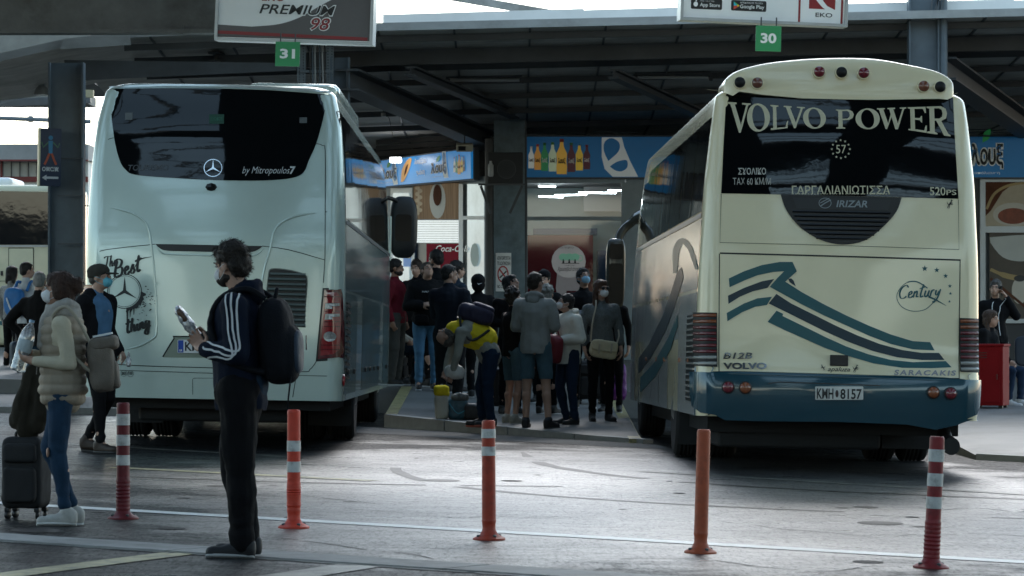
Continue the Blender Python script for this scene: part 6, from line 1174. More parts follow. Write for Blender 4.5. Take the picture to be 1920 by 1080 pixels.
# ----------------------------------------------------------------- woman with the suitcase at the left edge
g0 = G(118, 985); VEST = cloth('vest', (.30, .25, .19), .6); SWE = cloth('sweater', (.50, .45, .34)); DEN = cloth('denim', (.018, .042, .078), vs=14, var=.3)
J = dict(hed=(0, -.03, 1.60), nek=(0, .0, 1.46), sa=(.158, .0, 1.365), ea=(.20, .06, 1.10), wa=(.12, -.19, 1.12), ha=(.08, -.28, 1.14), sb=(-.158, 0, 1.365), eb=(-.18, -.02, 1.12), wb=(-.08, -.22, 1.17), hb=(-.03, -.29, 1.20),
         ka=(.09, -.03, .50), aa=(.08, .03, .085), ta=(.09, -.13, .03), kb=(-.09, -.09, .52), ab=(-.12, .07, .085), tb=(-.14, -.08, .03), pel=(0, .0, .95))
p = person('woman with dark bun and beige quilted vest, holding a water bottle', g0.x, g0.y, g0.z, 1.60, -86, J, head=(-6, 2, 0), hair=('bun', (.045, .022, .014)), top=('sweater', SWE, .006, .02), legs=('jeans', DEN, .004), shoes=(.42, .41, .38), sole=(.6, .6, .58), mask=(.66, .66, .66), vox=.007, female=True, topvox=.010, palm={'a': Vector((-.4, -.1, .5)), 'b': Vector((.6, -.3, .2)), 'sidea': 1, 'sideb': -1}, curl=50, hem=.14)
j, k, r = p['j'], p['k'], p['root']; W = k*.93
b = NB(); cap(b, j['wst'], j['chs'], .150*W, .165*W); ell(b, j['chs']+Vector((0, 0, .03)), (.175*W, .145*W, .13*W)); cap(b, j['pel']+Vector((0, 0, -.03)), j['wst'], .170*W, .15*W)
for g in (-1, 1): cap(b, j['pel']+Vector((g*.04, 0, -.02)), j['wst']+Vector((g*.03, 0, 0)), .15*W, .135*W); cap(b, j['nek']-Vector((0, 0, .08)), j['s'+('a' if g > 0 else 'b')]+Vector((-g*.03, 0, -.01)), .085*W, .068*W)
ql = lambda q: .014*abs(sin(q.z*2*pi/.125))**.6+.004*noise.noise(q*14)
obj('quilted_vest', remesh(b, .009, 2, ql), VEST, r, True)
b = NB()
for a0, rr_, zz in ((0, .098, 1.46), (1, .105, 1.43), (2, .092, 1.49)): tube(b, [(.0+rr_*k*cos(a0+i*pi/6), .0+rr_*.95*k*sin(a0+i*pi/6), (zz-.02*sin(i+a0))*k) for i in range(13)], .034*k, 10)
cap(b, Vector((.03, -.11, 1.42))*k, Vector((.04, -.15, 1.22))*k, .04*k, .03*k); obj('scarf', remesh(b, .010, 2, wr(.010, 16)), cloth('scarf', (.34, .32, .29), vs=30, var=.3), r, True)
b = NB(); tube(b, [(.06, -.155, 1.0), (.06, -.16, .94)], .004, 6); obj('zip_pull', b, CHROME, r)
b = NB(); ell(b, j['ka']+Vector((.02, -.060, .0)), (.025, .010, .03)); obj('ripped_knee', b, SKIN, r, True)
TP = M('taupe_canvas', (.15, .125, .10), .75, var=.2, vs=10, bump=.4, bs=120)
t = place_on(r, 'backpack', 'small taupe canvas backpack hanging from the shoulder of the woman in the quilted vest', 'backpack')
b = NB(); sbox(b, (.07, .245, 1.0), (.24, .16, .34), .45, Euler((R(6), 0, 0)).to_matrix()); obj('pack_body', remesh(b, .010, 2, wr(.010, 12)), TP, t, True)
b = NB(); sbox(b, (.07, .325, .94), (.17, .06, .17), .5, Euler((R(6), 0, 0)).to_matrix()); obj('front_pocket', remesh(b, .009, 2, wr(.007, 14)), TP, t, True)
b = NB(); sbox(b, (.07, .255, 1.13), (.25, .19, .09), .5, Euler((R(8), 0, 0)).to_matrix()); q = obj('flap', remesh(b, .009, 2, wr(.006, 14)), TP, t, True); b = NB(); box(b, (.07, .36, 1.04), (.03, .012, .05)); obj('buckle', b, CHROME, q)
b = NB(); tube(b, cr([(.12, .20, 1.08), (.17, .10, 1.28), (.15, .02, 1.36), (.12, -.06, 1.28), (.14, .05, 1.08), (.14, .20, .94)], 5), .011, 8); obj('shoulder_strap', b, M('strap_pale', (.36, .32, .25), .8), t, 60)
b = NB(); box(b, (.08, .25, 1.185), (.12, .12, .012), Euler((.2, 0, 0))); obj('folded_paper', b, WHITE, t)
# bottle
def bottle(name, loc, rz, label, tilt, hgt=.30, rad=.042):
    t = empty(name, loc, rz, label, 'bottle'); t.rotation_euler = (tilt, 0, rz); CL = M('clear_plastic', (.62, .66, .68), .08, metal=.25, var=.5, vs=25, trans=.6, ior=1.2)
    b = NB(); pr = [(rad*.9, 0), (rad, .012)]+[(rad-(.003 if i % 2 else 0), .02+i*hgt*.055) for i in range(11)]+[(rad*.95, hgt*.72), (rad*.6, hgt*.86), (.014, hgt*.93), (.014, hgt*.955)]; lathe(b, pr, n=20); obj('bottle_body', b, CL, t, 60)
    b = NB(); lathe(b, [(.017, hgt*.955), (.017, hgt)], n=14); obj('bottle_cap', b, M('cap_blue', (.25, .4, .55), .4), t, 60)
    b = NB(); lathe(b, [(rad+.0012, hgt*.38), (rad+.0012, hgt*.62)], n=20); obj('bottle_label', b, M('label_pale', (.38, .44, .46), .4, var=.3, vs=30), t, 60); return t
c = r.matrix_basis @ (Vector((.04, -.305, 1.05))*k); bottle('water_bottle', c, r.rotation_euler.z, 'large clear water bottle held against her chest by the woman in the quilted vest', R(-16), .33, .048)
# suitcase and the coat slung over it
def suitcase(loc, rz, wd, dp, ht, m, label, handle=.35, hard=False, group=None, rib=True):
    t = empty('suitcase', loc, rz, label, 'suitcase', group); z0 = .065
    b = NB(); sbox(b, (0, 0, z0+ht/2), (wd, dp, ht), .28); obj('shell', remesh(b, .012, 2, wr(.003 if hard else .006, 9)), m, t, True)
    if rib:
        if hard:
            for i in range(5): b = NB(); box(b, ((i-2)*wd*.17, -dp/2-.001, z0+ht/2), (.014, .012, ht*.8), bev=.004); obj('rib', b, m, t)
        else:
            b = NB(); sbox(b, (0, -dp/2-.005, z0+ht*.34), (wd*.8, .06, ht*.5), .3); obj('front_pocket', remesh(b, .010, 1, wr(.004, 12)), m, t, True); b = NB(); sbox(b, (0, -dp/2-.002, z0+ht*.78), (wd*.8, .05, ht*.26), .3); obj('front_pocket', remesh(b, .010, 1, wr(.004, 12)), m, t, True)
    b = NB(); tube(b, cr([(-.07, 0, z0+ht-.005), (-.06, 0, z0+ht+.03), (.06, 0, z0+ht+.03), (.07, 0, z0+ht-.005)], 4), .011, 8); obj('carry_handle', b, BLACK, t, 60)
    if handle:
        b = NB(); tube(b, [(-.05, dp*.3, z0+ht-.02), (-.05, dp*.3, z0+ht+handle)], .008, 8); tube(b, [(.05, dp*.3, z0+ht-.02), (.05, dp*.3, z0+ht+handle)], .008, 8); tube(b, [(-.06, dp*.3, z0+ht+handle), (.06, dp*.3, z0+ht+handle)], .014, 8); obj('pull_handle', b, M('handle_grey', (.08, .08, .085), .35, metal=.5), t, 60)
    for a in (-1, 1):
        for c in (-1, 1):
            b = NB(); lathe(b, [(.022, -.012), (.026, -.009), (.026, .009), (.022, .012)], (a*wd*.36, c*dp*.3, .026), 16, (1, .3*a, 0)); box(b, (a*wd*.36, c*dp*.3, .058), (.035, .04, .03), bev=.006); obj('wheel', b, BLACK, t, 40)
    return t
g0 = G(50, 972); SB = M('suitcase_black', (.010, .010, .011), .75, var=.3, bump=.3, bs=140)
suitcase(g0, R(-14), .28, .22, .46, SB, 'black soft suitcase on four wheels beside the woman at the left edge', .42)
t = empty('folded_coat', g0+Vector((.03, -.02, 0)), R(-14), 'dark brown coat draped over the handle of the black suitcase', 'coat')
b = NB()
for x_, z1, z2, rr_ in ((-.09, 1.0, .62, .055), (-.03, 1.03, .56, .065), (.04, 1.04, .60, .06), (.08, 1.0, .66, .05)): cap(b, (x_*.6+.05, 0, z1-.05), (x_, 0, z2), rr_*.7, rr_*1.05)
obj('cloth_folds', remesh(b, .010, 2, wr(.018, 9, 4, (1.6, 1, .4))), cloth('dark_brown', (.028, .024, .017)), t, True)
# ----------------------------------------------------------------- man in the cap walking past the green coach
g0 = Vector((0, 0, 0)); Y = 34.3; X = (182-960)/F*Y; z0 = gz(X)
BLUS = cloth('blue_shirt', (.08, .17, .29)); JK = cloth('black_jacket', (.008, .008, .010))
J = dict(sa=(.18, .0, 1.395), ea=(.24, .06, 1.15), wa=(.22, -.10, .93), ha=(.20, -.17, .86), sb=(-.18, 0, 1.395), eb=(-.23, .08, 1.15), wb=(-.22, .02, .90), hb=(-.21, -.02, .81), hpa=(.09, 0, .93), ka=(.10, -.06, .50), aa=(.10, .20, .12), ta=(.11, .05, .04), kb=(-.09, -.10, .52), ab=(-.10, -.12, .09), tb=(-.11, -.28, .03), hed=(0, -.04, 1.62))
p = person('older man in grey cap and blue mask walking past the green coach', X, Y, z0, 1.78, 58, J, head=(12, 4, 0), hair=('crop', (.10, .09, .08)), top=('shirt', BLUS, -.004, 0), legs=('trousers', BLK, .0), shoes=(.03, .018, .012), sole=(.03, .03, .03), mask=(.12, .42, .52), vox=.010, build=1.05)
j, k, r = p['j'], p['k'], p['root']
b = NB(); W = k*1.05
for g, s_ in ((1, 'a'), (-1, 'b')):
    S, E_, W_ = j['s'+s_], j['e'+s_], j['w'+s_]; cap(b, S, E_, .078*W, .064*W); cap(b, E_, E_+(W_-E_)*.92, .064*W, .05*W)
    for y_, rr_ in ((.0, .09), (-.045, .075)): cap(b, Vector((g*.11, y_+.03, 1.36))*k, Vector((g*.15, y_+.02, .86))*k, rr_*k, rr_*k)
    cap(b, Vector((g*.05, .04, 1.45))*k, S, .08*k, .075*k)
cap(b, Vector((0, .06, 1.38))*k, Vector((0, .07, .88))*k, .12*k, .12*k); obj('open_jacket', remesh(b, .012, 2, wr(.012, 8)), JK, r, True)
hp, rt = p['hp'], p['rt']; b = NB(); ell(b, hp(0, .018, .065), (.092*k, .112*k, .072*k), rt); ell(b, hp(0, .03, .03), (.090*k, .100*k, .05*k), rt); cp = obj('cap', remesh(b, .009, 2), cloth('cap_grey', (.045, .042, .035)), r, True)
b = NB(); sbox(b, hp(0, -.125, .035), (.13*k, .11*k, .018*k), .7, p['H'] @ Euler((.15, 0, 0)).to_matrix()); obj('cap_peak', b, cloth('cap_grey', (0, 0, 0)), cp, True)
c = r.matrix_basis @ (Vector((.19, -.22, .84))*k); b = NB(); sbox(b, (0, 0, 0), (.05, .07, .09), .5); sbox(b, (0, .03, .07), (.02, .05, .07), .5); t = obj('crumpled_wrapper', remesh(b, .008, 1, wr(.012, 25)), M('clear_wrap', (0, 0, 0)), loc=c); tag(t, 'crumpled clear wrapper in the hand of the man in the grey cap', 'wrapper')
# ----------------------------------------------------------------- queue at the far left
def at(px, Y, f): X = (px-960)/F*Y; return X, Y, f(X, Y)
road = lambda x, y: gz(x)
hips = dict(ea=(.36, .08, 1.16), wa=(.20, .02, 1.0), ha=(.13, .06, .97), eb=(-.36, .08, 1.16), wb=(-.20, .02, 1.0), hb=(-.13, .06, .97))
X, Y, z = at(74, 44, road); p = person('grey haired man in black jumper and jeans, seen from behind with hands on hips', X, Y, z, 1.80, 172, hips, hair=('buzz', (.22, .21, .20)), top=('jumper', cloth('black_jumper', (.010, .009, .009)), .008, 0), legs=('jeans', cloth('mid_denim', (.035, .075, .12), var=.3), .0), shoes=(.5, .5, .5), vox=.011, build=1.08)
X, Y, z = at(50, 52, pzl); p = person('young man in white T-shirt with a blue backpack standing at the far left', X, Y, z, 1.75, 150, {}, head=(-30, 0, 0), hair=('crop', (.015, .012, .01)), top=('white_shirt', cloth('white', (.48, .50, .51)), .004, 0), legs=('trousers', BLK, .0), vox=.012, cuff_a=.2, cuff_b=.2)
t = place_on(p['root'], 'backpack', 'bright blue backpack with pale stripe worn by the man in the white shirt', 'backpack'); BB = M('backpack_blue', (.015, .13, .36), .6, var=.3, bump=.3)
b = NB(); sbox(b, (.05, .22, 1.18), (.32, .18, .42), .6); obj('pack_body', remesh(b, .013, 2, wr(.01, 9)), BB, t, True)
for g in (-1, 1): b = NB(); tube(b, cr([(g*.11, .14, 1.34), (g*.12, .04, 1.48), (g*.13, -.10, 1.38), (g*.14, -.12, 1.2)], 4), .022, 8); obj('shoulder_strap', b, BB, t, 60)
b = NB(); tube(b, cr([(.0, .315, 1.02), (.06, .32, 1.12), (.12, .31, 1.24)], 4), .012, 6); obj('pale_stripe', b, M('stripe_white', (0, 0, 0)), t)
X, Y, z = at(22, 54, pzl); person('dark haired woman in a black and white patterned jacket, half hidden at the left edge', X, Y, z, 1.66, 140, {}, hair=('bob', (.012, .01, .009)), top=('patterned_jacket', M('cloth_pattern', (.20, .20, .19), .8, var=.62, vs=45), .01, 0), legs=('trousers', BLK, .0), shoes=(.02, .02, .02), vox=.013, female=True)
g0 = rig(38, 712, 'left'); suitcase(g0, R(20), .30, .20, .50, M('suitcase_navy', (.012, .022, .035), .5, var=.2), 'dark blue wheeled suitcase behind the queue at the far left', .12)
# ----------------------------------------------------------------- the crowd on the platform between the coaches
def atp(px, Y): return at(px, Y, pz)
GREYH = cloth('grey_hoodie', (.27, .275, .26)); DSH = cloth('denim_shorts', (.07, .125, .155), var=.25)
look = dict(ea=(.23, .0, 1.15), wa=(.12, -.20, 1.12), ha=(.06, -.27, 1.15), eb=(-.23, .0, 1.15), wb=(-.12, -.20, 1.12), hb=(-.06, -.27, 1.15))
X, Y, z = atp(1004, 41.8)
p = person('man in grey hoodie and denim shorts seen from behind in the middle of the crowd', X, Y, z, 1.80, 162, {**look, 'ka': (.10, .0, .50), 'kb': (-.11, -.04, .50), 'ab': (-.16, .02, .09), 'tb': (-.20, -.12, .03)}, head=(-20, 6, 0), hair=('crop', (.03, .022, .016)), top=('hoodie', GREYH, .022, -.02), legs=('shorts', DSH, .0), shorts=True, shoes=(.01, .01, .01), sole=(.02, .02, .02), vox=.010, hood=True, build=1.04)
pat = [Vector(p['j']['sb'])+Vector((-.06, 0, 0)), (Vector(p['j']['sb'])+Vector(p['j']['eb']))/2+Vector((-.07, 0, 0)), Vector(p['j']['eb'])+Vector((-.05, .02, 0))]
for q in (.3, .5, .7, .9):
    c_ = p['j']['sb'].lerp(p['j']['eb'], q); b_ = [c_+Vector((-.08, -.06, 0)), c_+Vector((-.10, .0, 0)), c_+Vector((-.08, .07, 0))]; snap_ribbon('sleeve_stripe', p['top'], b_, .014, cloth('stripe_grey', (.30, .31, .30)), p['root'])
X, Y, z = atp(962, 42.6)
p = person('curly haired person in dark top and denim shorts, left of the grey hoodie', X, Y, z, 1.60, 120, look, head=(20, 12, 0), hair=('curly', (.02, .016, .013)), top=('dark_top', BLK, .004, 0), legs=('shorts', DSH, -.002), shorts=True, shoes=(.32, .32, .28), sole=(.4, .4, .38), mask=(.6, .6, .6), vox=.010, cuff_a=.3, cuff_b=.3)
# person in the yellow vest bending to the bags
X, Y, z = atp(903, 42.0)
bend = dict(pel=(0, .10, .88), wst=(0, .0, 1.03), chs=(0, -.17, 1.12), nek=(0, -.32, 1.15), hed=(0, -.42, 1.06), sa=(.17, -.25, 1.12), ea=(.19, -.30, .84), wa=(.10, -.36, .62), ha=(.06, -.38, .55), sb=(-.17, -.25, 1.12), eb=(-.19, -.36, .85), wb=(-.08, -.42, .66), hb=(-.03, -.44, .58), hpa=(.09, .10, .86), ka=(.10, .06, .47), aa=(.10, .10, .085), ta=(.12, -.06, .03), hpb=(-.09, .10, .86), kb=(-.10, .0, .47), ab=(-.10, .02, .085), tb=(-.12, -.14, .03))
YEL = cloth('yellow', (.75, .58, .03)); GSL = cloth('grey_sleeve', (.30, .30, .26))
p = person('person in yellow vest and dark jeans bending over the shopping bags', X, Y, z, 1.72, -85, bend, head=(0, 50, 0), hair=('curly', (.10, .09, .08)), top=('grey_sweater', GSL, .006, 0), legs=('jeans', cloth('dark_denim', (.014, .028, .055)), .008), shoes=(.02, .02, .02), sole=(.45, .10, .06), vox=.010)
j, k, r = p['j'], p['k'], p['root']; b = NB(); cap(b, j['wst']+Vector((0, .03, .0)), j['chs'], .165*k, .175*k); cap(b, j['chs'], j['nek'], .17*k, .10*k); obj('yellow_vest', remesh(b, .011, 2, wr(.010, 10)), YEL, r, True)
t = place_on(r, 'backpack', 'dark purple backpack on the back of the bending person in the yellow vest', 'backpack'); PUR = M('backpack_purple', (.022, .018, .045), .7, var=.3, bump=.3)
b = NB(); sbox(b, (0, -.07, 1.30), (.30, .42, .22), .55, Euler((R(-14), 0, 0)).to_matrix()); obj('pack_body', remesh(b, .011, 2, wr(.010, 9)), PUR, t, True)
b = NB(); sbox(b, (0, .02, 1.37), (.24, .26, .10), .55, Euler((R(-20), 0, 0)).to_matrix()); obj('front_pocket', remesh(b, .011, 2, wr(.008, 11)), PUR, t, True)
for g in (-1, 1): b = NB(); tube(b, cr([(g*.13, -.26, 1.27), (g*.17, -.24, 1.12), (g*.17, -.12, 1.0), (g*.14, .08, 1.12)], 4), .016, 8); obj('shoulder_strap', b, BLACK, t, 60)
# bags
def bag(px, py, wd, ht, m, label, f='plat', dp=.18, e=.5, name='shopping_bag', w2=None, handles=True, rz=0):
    g = rig(px, py, f); t = empty(name, g, rz, label, 'bag'); b = NB(); sbox(b, (0, 0, ht/2), (wd, dp, ht), e); obj('bag_body', remesh(b, .012, 1, wr(.014, 10, px)), m, t, True)
    if handles:
        b = NB(); tube(b, cr([(-wd*.25, 0, ht*.95), (-wd*.1, 0, ht*1.2), (wd*.1, 0, ht*1.2), (wd*.25, 0, ht*.95)], 4), .007, 6); obj('handle', b, m, t, 60)
    return t
t = bag(828, 787, .17, .34, M('paper_white', (.50, .48, .40), .7, var=.1), 'white and yellow carrier bag standing left of the crate-like dark bags'); b = NB(); sbox(b, (0, -.0, .34), (.18, .19, .14), .5); obj('yellow_top', remesh(b, .012, 1, wr(.012, 12)), cloth('yellow', (0, 0, 0)), t, True)
t = bag(858, 787, .26, .26, M('bag_blue_print', (.04, .10, .13), .4, var=.7, vs=12), 'blue printed shopping bag stuffed full on the kerb under the bending person'); b = NB(); sbox(b, (.03, -.02, .27), (.2, .15, .10), .7); obj('stuffed_contents', remesh(b, .010, 1, wr(.02, 18)), M('bag_grey_mix', (.14, .14, .13), .5, var=.7, vs=20), t, True)
b = NB(); tube(b, cr([(-.1, -.09, .2), (0, -.11, .08), (.1, -.1, .12)], 4), .006, 6); obj('cord', b, M('cord_blue', (.05, .3, .4), .5), t)
t = bag(886, 788, .22, .20, M('bag_dark_print', (.03, .03, .03), .5, var=.8, vs=15), 'low dark shopping bag at the feet of the bending person', handles=False)
c = P(853, 697, 41.9); b = NB(); sbox(b, (0, 0, 0), (.24, .16, .17), .8); cap(b, (0, 0, .05), (.04, 0, .16), .04, .015); t = obj('plastic_bag', remesh(b, .010, 1, wr(.014, 12)), M('plastic_white', (.62, .60, .56), .5, var=.15), loc=c, smooth=True); tag(t, 'crumpled white plastic bag hanging from the hands of the bending person', 'bag')
# dark group behind
X, Y, z = atp(843, 45.3); DJ = cloth('dark_blue_jacket', (.010, .013, .020))
p = person('man with cropped hair and dark jacket holding his hand to his mouth', X, Y, z, 1.80, 165, dict(ea=(.20, -.12, 1.15), wa=(.06, -.18, 1.34), ha=(.03, -.16, 1.44), eb=(-.27, .05, 1.14), wb=(-.28, -.02, .92), hb=(-.27, -.06, .84)), head=(-55, 0, 0), hair=('crop', (.014, .012, .010)), top=('jacket', DJ, .028, -.02), legs=('trousers', cloth('charcoal', (.018, .018, .019)), .012), vox=.010, build=1.08)
b = NB(); cap(b, p['j']['pel']+Vector((0, 0, .02)), p['j']['pel']+Vector((0, 0, .035)), .155, .155); obj('belt', remesh(b, .012, 1), cloth('belt_grey', (.09, .09, .085)), p['root'], True)
X, Y, z = atp(800, 49.5)
p = person('man in black sweatshirt looking down at a phone, blue jeans', X, Y, z, 1.78, 10, dict(ea=(.27, -.02, 1.14), wa=(.14, -.20, 1.14), ha=(.06, -.25, 1.18), eb=(-.26, -.02, 1.14), wb=(-.10, -.20, 1.14), hb=(-.02, -.25, 1.16), hed=(0, -.06, 1.60)), head=(12, 28, 0), hair=('crop', (.05, .04, .03)), top=('sweatshirt', cloth('black_sweat', (.008, .008, .009)), .03, 0), legs=('jeans', cloth('light_denim', (.09, .20, .32), var=.25), .0), vox=.010, build=1.12)
fn = plane_fn((0, -.185, 1.335), (1, 0, 0), (0, 0, 1)); lay('chest_lettering', T('HALMIRO', -.09, .09, 0, .024, .02), fn, STRW, p['root'], .012)
b = NB(); sbox(b, (-.10, -.17, .97), (.20, .09, .13), .5); obj('waist_pouch', remesh(b, .011, 1), BLK, p['root'], True)
c = p['root'].matrix_basis @ Vector((.04, -.29, 1.19)); b = NB(); box(b, (0, 0, 0), (.075, .012, .13), Euler((-.6, 0, 0)), bev=.004); t = obj('mobile_phone', b, INK, loc=c); tag(t, 'phone held by the man in the black sweatshirt', 'phone'); b = NB(); box(b, (0, .010, 0.004), (.066, .004, .12), Euler((-.6, 0, 0))); obj('screen', b, M('screen_glow', (.35, .55, .6), .3, emit=.5), t)
X, Y, z = atp(817, 50.4); person('tall dark haired man seen from behind, head above the man with the phone', X, Y, z, 1.90, 200, {}, head=(30, 0, 0), hair=('short', (.012, .010, .009)), top=('black_coat', BLK, .02, 0), legs=('trousers', BLK, .0), vox=.012, beard=True)
X, Y, z = atp(781, 51.5); person('man half hidden behind the left shoulder of the man with the phone', X, Y, z, 1.74, -20, {}, hair=('short', (.03, .02, .015)), top=('black_coat', BLK, .02, 0), legs=('trousers', BLK, .0), vox=.013)
X, Y, z = atp(741, 50.6); person('bearded man in a maroon jacket and grey trousers beside the mirror of the green coach', X, Y, z, 1.76, 70, {}, head=(10, 0, 0), hair=('short', (.014, .011, .009)), top=('maroon_jacket', cloth('maroon', (.13, .012, .02)), .014, 0), legs=('grey_trousers', cloth('grey_trousers', (.055, .055, .05)), .022), vox=.011, beard=True, skin=SKIN2)
X, Y, z = atp(856, 49.0); person('dark haired man glimpsed behind the man with his hand to his mouth', X, Y, z, 1.78, 120, {}, hair=('short', (.012, .010, .009)), top=('blue_coat', cloth('slate', (.02, .03, .045)), .02, 0), legs=('trousers', BLK, .0), vox=.013)
X, Y, z = atp(896, 48.0); p = person('person in black cap and black jacket seen from behind by the pillar', X, Y, z, 1.62, 190, {}, hair=('short', (.012, .010, .009)), top=('black_jacket', BLK, .03, 0), legs=('trousers', BLK, .01), vox=.012)
hp, rt, k = p['hp'], p['rt'], p['k']; b = NB(); ell(b, hp(0, .03, .05), (.105*k, .125*k, .10*k), rt); ell(b, hp(0, .06, -.02), (.10*k, .09*k, .10*k), rt); cp = obj('black_hood', remesh(b, .011, 2), BLK, p['root'], True); c = hp(.0, .162, .0); b = stroke([(-.03, .01), (-.015, -.006), (.035, .012)], [.004, .012, .002]); lay('pale_mark', b, plane_fn(c+Vector((0, .004, 0)), (-1, 0, 0), (0, 0, 1)), STRW, cp, .002)
X, Y, z = atp(748, 52.0)
sit = dict(pel=(0, .0, .50), wst=(0, .02, .66), chs=(0, .0, .88), nek=(0, -.02, 1.05), hed=(0, -.04, 1.19), sa=(.17, 0, 1.0), ea=(.22, -.03, .72), wa=(.18, -.24, .62), ha=(.16, -.30, .58), sb=(-.17, 0, 1.0), eb=(-.22, -.03, .72), wb=(-.18, -.24, .62), hb=(-.16, -.30, .58), hpa=(.10, 0, .48), ka=(.14, -.42, .50), aa=(.14, -.40, .10), ta=(.15, -.55, .03), hpb=(-.10, 0, .48), kb=(-.14, -.40, .50), ab=(-.12, -.34, .10), tb=(-.12, -.49, .03))
p = person('person in pale coat sitting on a black suitcase by the green coach mirror', (736-960)/F*51, 51, pz(-1.6, 51), 1.72, 82, sit, head=(0, 10, 0), hair=('short', (.02, .016, .012)), top=('pale_coat', cloth('pale_coat', (.36, .34, .30)), .02, -.02), legs=('jeans', cloth('dark_denim2', (.020, .034, .050)), .005), shoes=(.012, .012, .012), sole=(.02, .02, .02), vox=.011)
suitcase(Vector(((741-960)/F*51.1, 51.1, pz(-1.6, 51))), R(80), .36, .26, .34, SB, 'black suitcase the seated person sits on beside the green coach', 0)
g0 = rig(791, 699, 'plat'); suitcase(g0, R(10), .34, .24, .56, M('suitcase_blue', (.012, .17, .38), .4, var=.1), 'bright blue hard suitcase standing behind the man in the dark jacket', .1, hard=True)
g0 = rig(934, 772, 'plat'); suitcase(g0, R(8), .30, .22, .48, M('suitcase_dark_hard', (.022, .022, .023), .35, var=.2), 'dark ribbed hard suitcase between the bending person and the shorts wearers', .0, hard=True)
# right half of the crowd
X, Y, z = atp(958, 44.3); person('woman with long black hair and black coat looking down, right of the pillar', X, Y, z, 1.72, 25, look, head=(30, 22, 0), hair=('long', (.008, .007, .007)), top=('black_coat', BLK, .02, -.05), legs=('trousers', BLK, .0), vox=.010, female=True)
X, Y, z = atp(1020, 47.0); p = person('person in a black cap half hidden behind the man in the grey hoodie', X, Y, z, 1.72, -10, {}, hair=('short', (.012, .010, .009)), top=('black_jacket', BLK, .02, 0), legs=('trousers', BLK, .0), vox=.012)
hp, rt, k = p['hp'], p['rt'], p['k']; b = NB(); ell(b, hp(0, .018, .065), (.092*k, .112*k, .072*k), rt); obj('cap', remesh(b, .010, 2), BLK, p['root'], True)
X, Y, z = atp(1026, 44.6); person('person with grey wavy hair behind the right shoulder of the grey hoodie', X, Y, z, 1.58, 160, {}, hair=('curly', (.24, .24, .22)), top=('dark_top', BLK, .01, 0), legs=('trousers', BLK, .0), vox=.012)
X, Y, z = atp(1066, 42.6); WJ = cloth('off_white', (.62, .61, .54))
p = person('person in off-white hooded jacket and mask holding a red bag', X, Y, z, 1.56, -60, {**look, 'ea': (.24, .04, 1.14), 'kb': (-.12, -.06, .5), 'hed': (0, -.05, 1.60)}, head=(-10, 16, 0), hair=('short', (.018, .014, .012)), top=('hooded_jacket', WJ, .03, -.06), legs=('jeans', cloth('dark_denim', (0, 0, 0)), .008), shoes=(.02, .016, .014), sole=(.02, .02, .02), mask=(.62, .62, .62), vox=.010, hood=True)
t = place_on(p['root'], 'shoulder_bag', 'dark red bag held in front by the person in the off-white jacket', 'bag'); b = NB(); sbox(b, (.10, -.27, .90), (.30, .16, .34), .6, Euler((0, .15, 0)).to_matrix()); obj('bag_body', remesh(b, .011, 2, wr(.012, 9)), M('bag_red', (.14, .010, .018), .6, var=.2), t, True); b = NB(); tube(b, cr([(.02, -.26, 1.04), (.08, -.24, 1.2), (.16, -.22, 1.04)], 5), .009, 6); obj('handle', b, M('bag_red', (0, 0, 0)), t, 60)
X, Y, z = atp(1095, 46.0)
p = person('man in black with blue mask reading his phone behind the woman in sunglasses', X, Y, z, 1.78, -5, look, head=(25, 20, 0), hair=('short', (.010, .009, .009)), top=('black_top', BLK, .012, 0), legs=('trousers', BLK, .0), mask=(.22, .38, .50), vox=.010)
c = p['root'].matrix_basis @ Vector((-.02, -.31, 1.19)); b = NB(); box(b, (0, 0, 0), (.075, .012, .13), Euler((-.5, 0, 0)), bev=.004); t = obj('mobile_phone', b, M('phone_grey', (.12, .12, .13), .3), loc=c); tag(t, 'grey phone held by the man in the blue mask', 'phone')
X, Y, z = atp(1127, 43.3); KN = M('cloth_marl', (.10, .112, .112), .9, var=.5, vs=60, bump=.6, bs=90)
p = person('woman in sunglasses, white mask and grey knit jumper with a cream shoulder bag', X, Y, z, 1.70, 12, dict(ea=(.24, .02, 1.13), wa=(.24, -.04, .90), ha=(.24, -.06, .82), eb=(-.24, .02, 1.13), wb=(-.22, -.06, .90), hb=(-.21, -.08, .82)), head=(22, 3, 0), hair=('long', (.06, .028, .016)), top=('knit_jumper', KN, .018, -.04), legs=('trousers', BLK, .004), shoes=(.01, .01, .01), sole=(.02, .02, .02), mask=(.66, .66, .66), vox=.009, female=True, cuff_a=.75, cuff_b=.75)
hp, rt, k, r = p['hp'], p['rt'], p['k'], p['root']
b = NB()
for g in (-1, 1): ell(b, hp(g*.034, -.088, .014), (.028*k, .010*k, .020*k), rt, 12); tube(b, [hp(g*.058, -.08, .018), hp(g*.078, .0, .014)], .003, 6)
cap(b, hp(-.02, -.096, .02), hp(.02, -.096, .02), .004, .004); obj('sunglasses', b, INK, r, True)
t = place_on(r, 'shoulder_bag', 'cream satchel with two flap straps worn across by the woman in sunglasses', 'bag'); CB = M('bag_cream', (.46, .41, .28), .55, var=.12, vs=12)
b = NB(); sbox(b, (-.02, -.21, .87), (.34, .10, .22), .5, Euler((0, .14, 0)).to_matrix()); obj('bag_body', remesh(b, .009, 2, wr(.008, 12)), CB, t, True); b = NB(); sbox(b, (-.02, -.265, .91), (.33, .03, .14), .5, Euler((0, .14, 0)).to_matrix()); q = obj('flap', remesh(b, .009, 1, wr(.005, 14)), CB, t, True)
for x_ in (-.09, .06): b = NB(); box(b, (x_, -.285, .88), (.022, .012, .12), Euler((0, .14, 0)), bev=.004); obj('flap_strap', b, M('strap_pale', (0, 0, 0)), q)
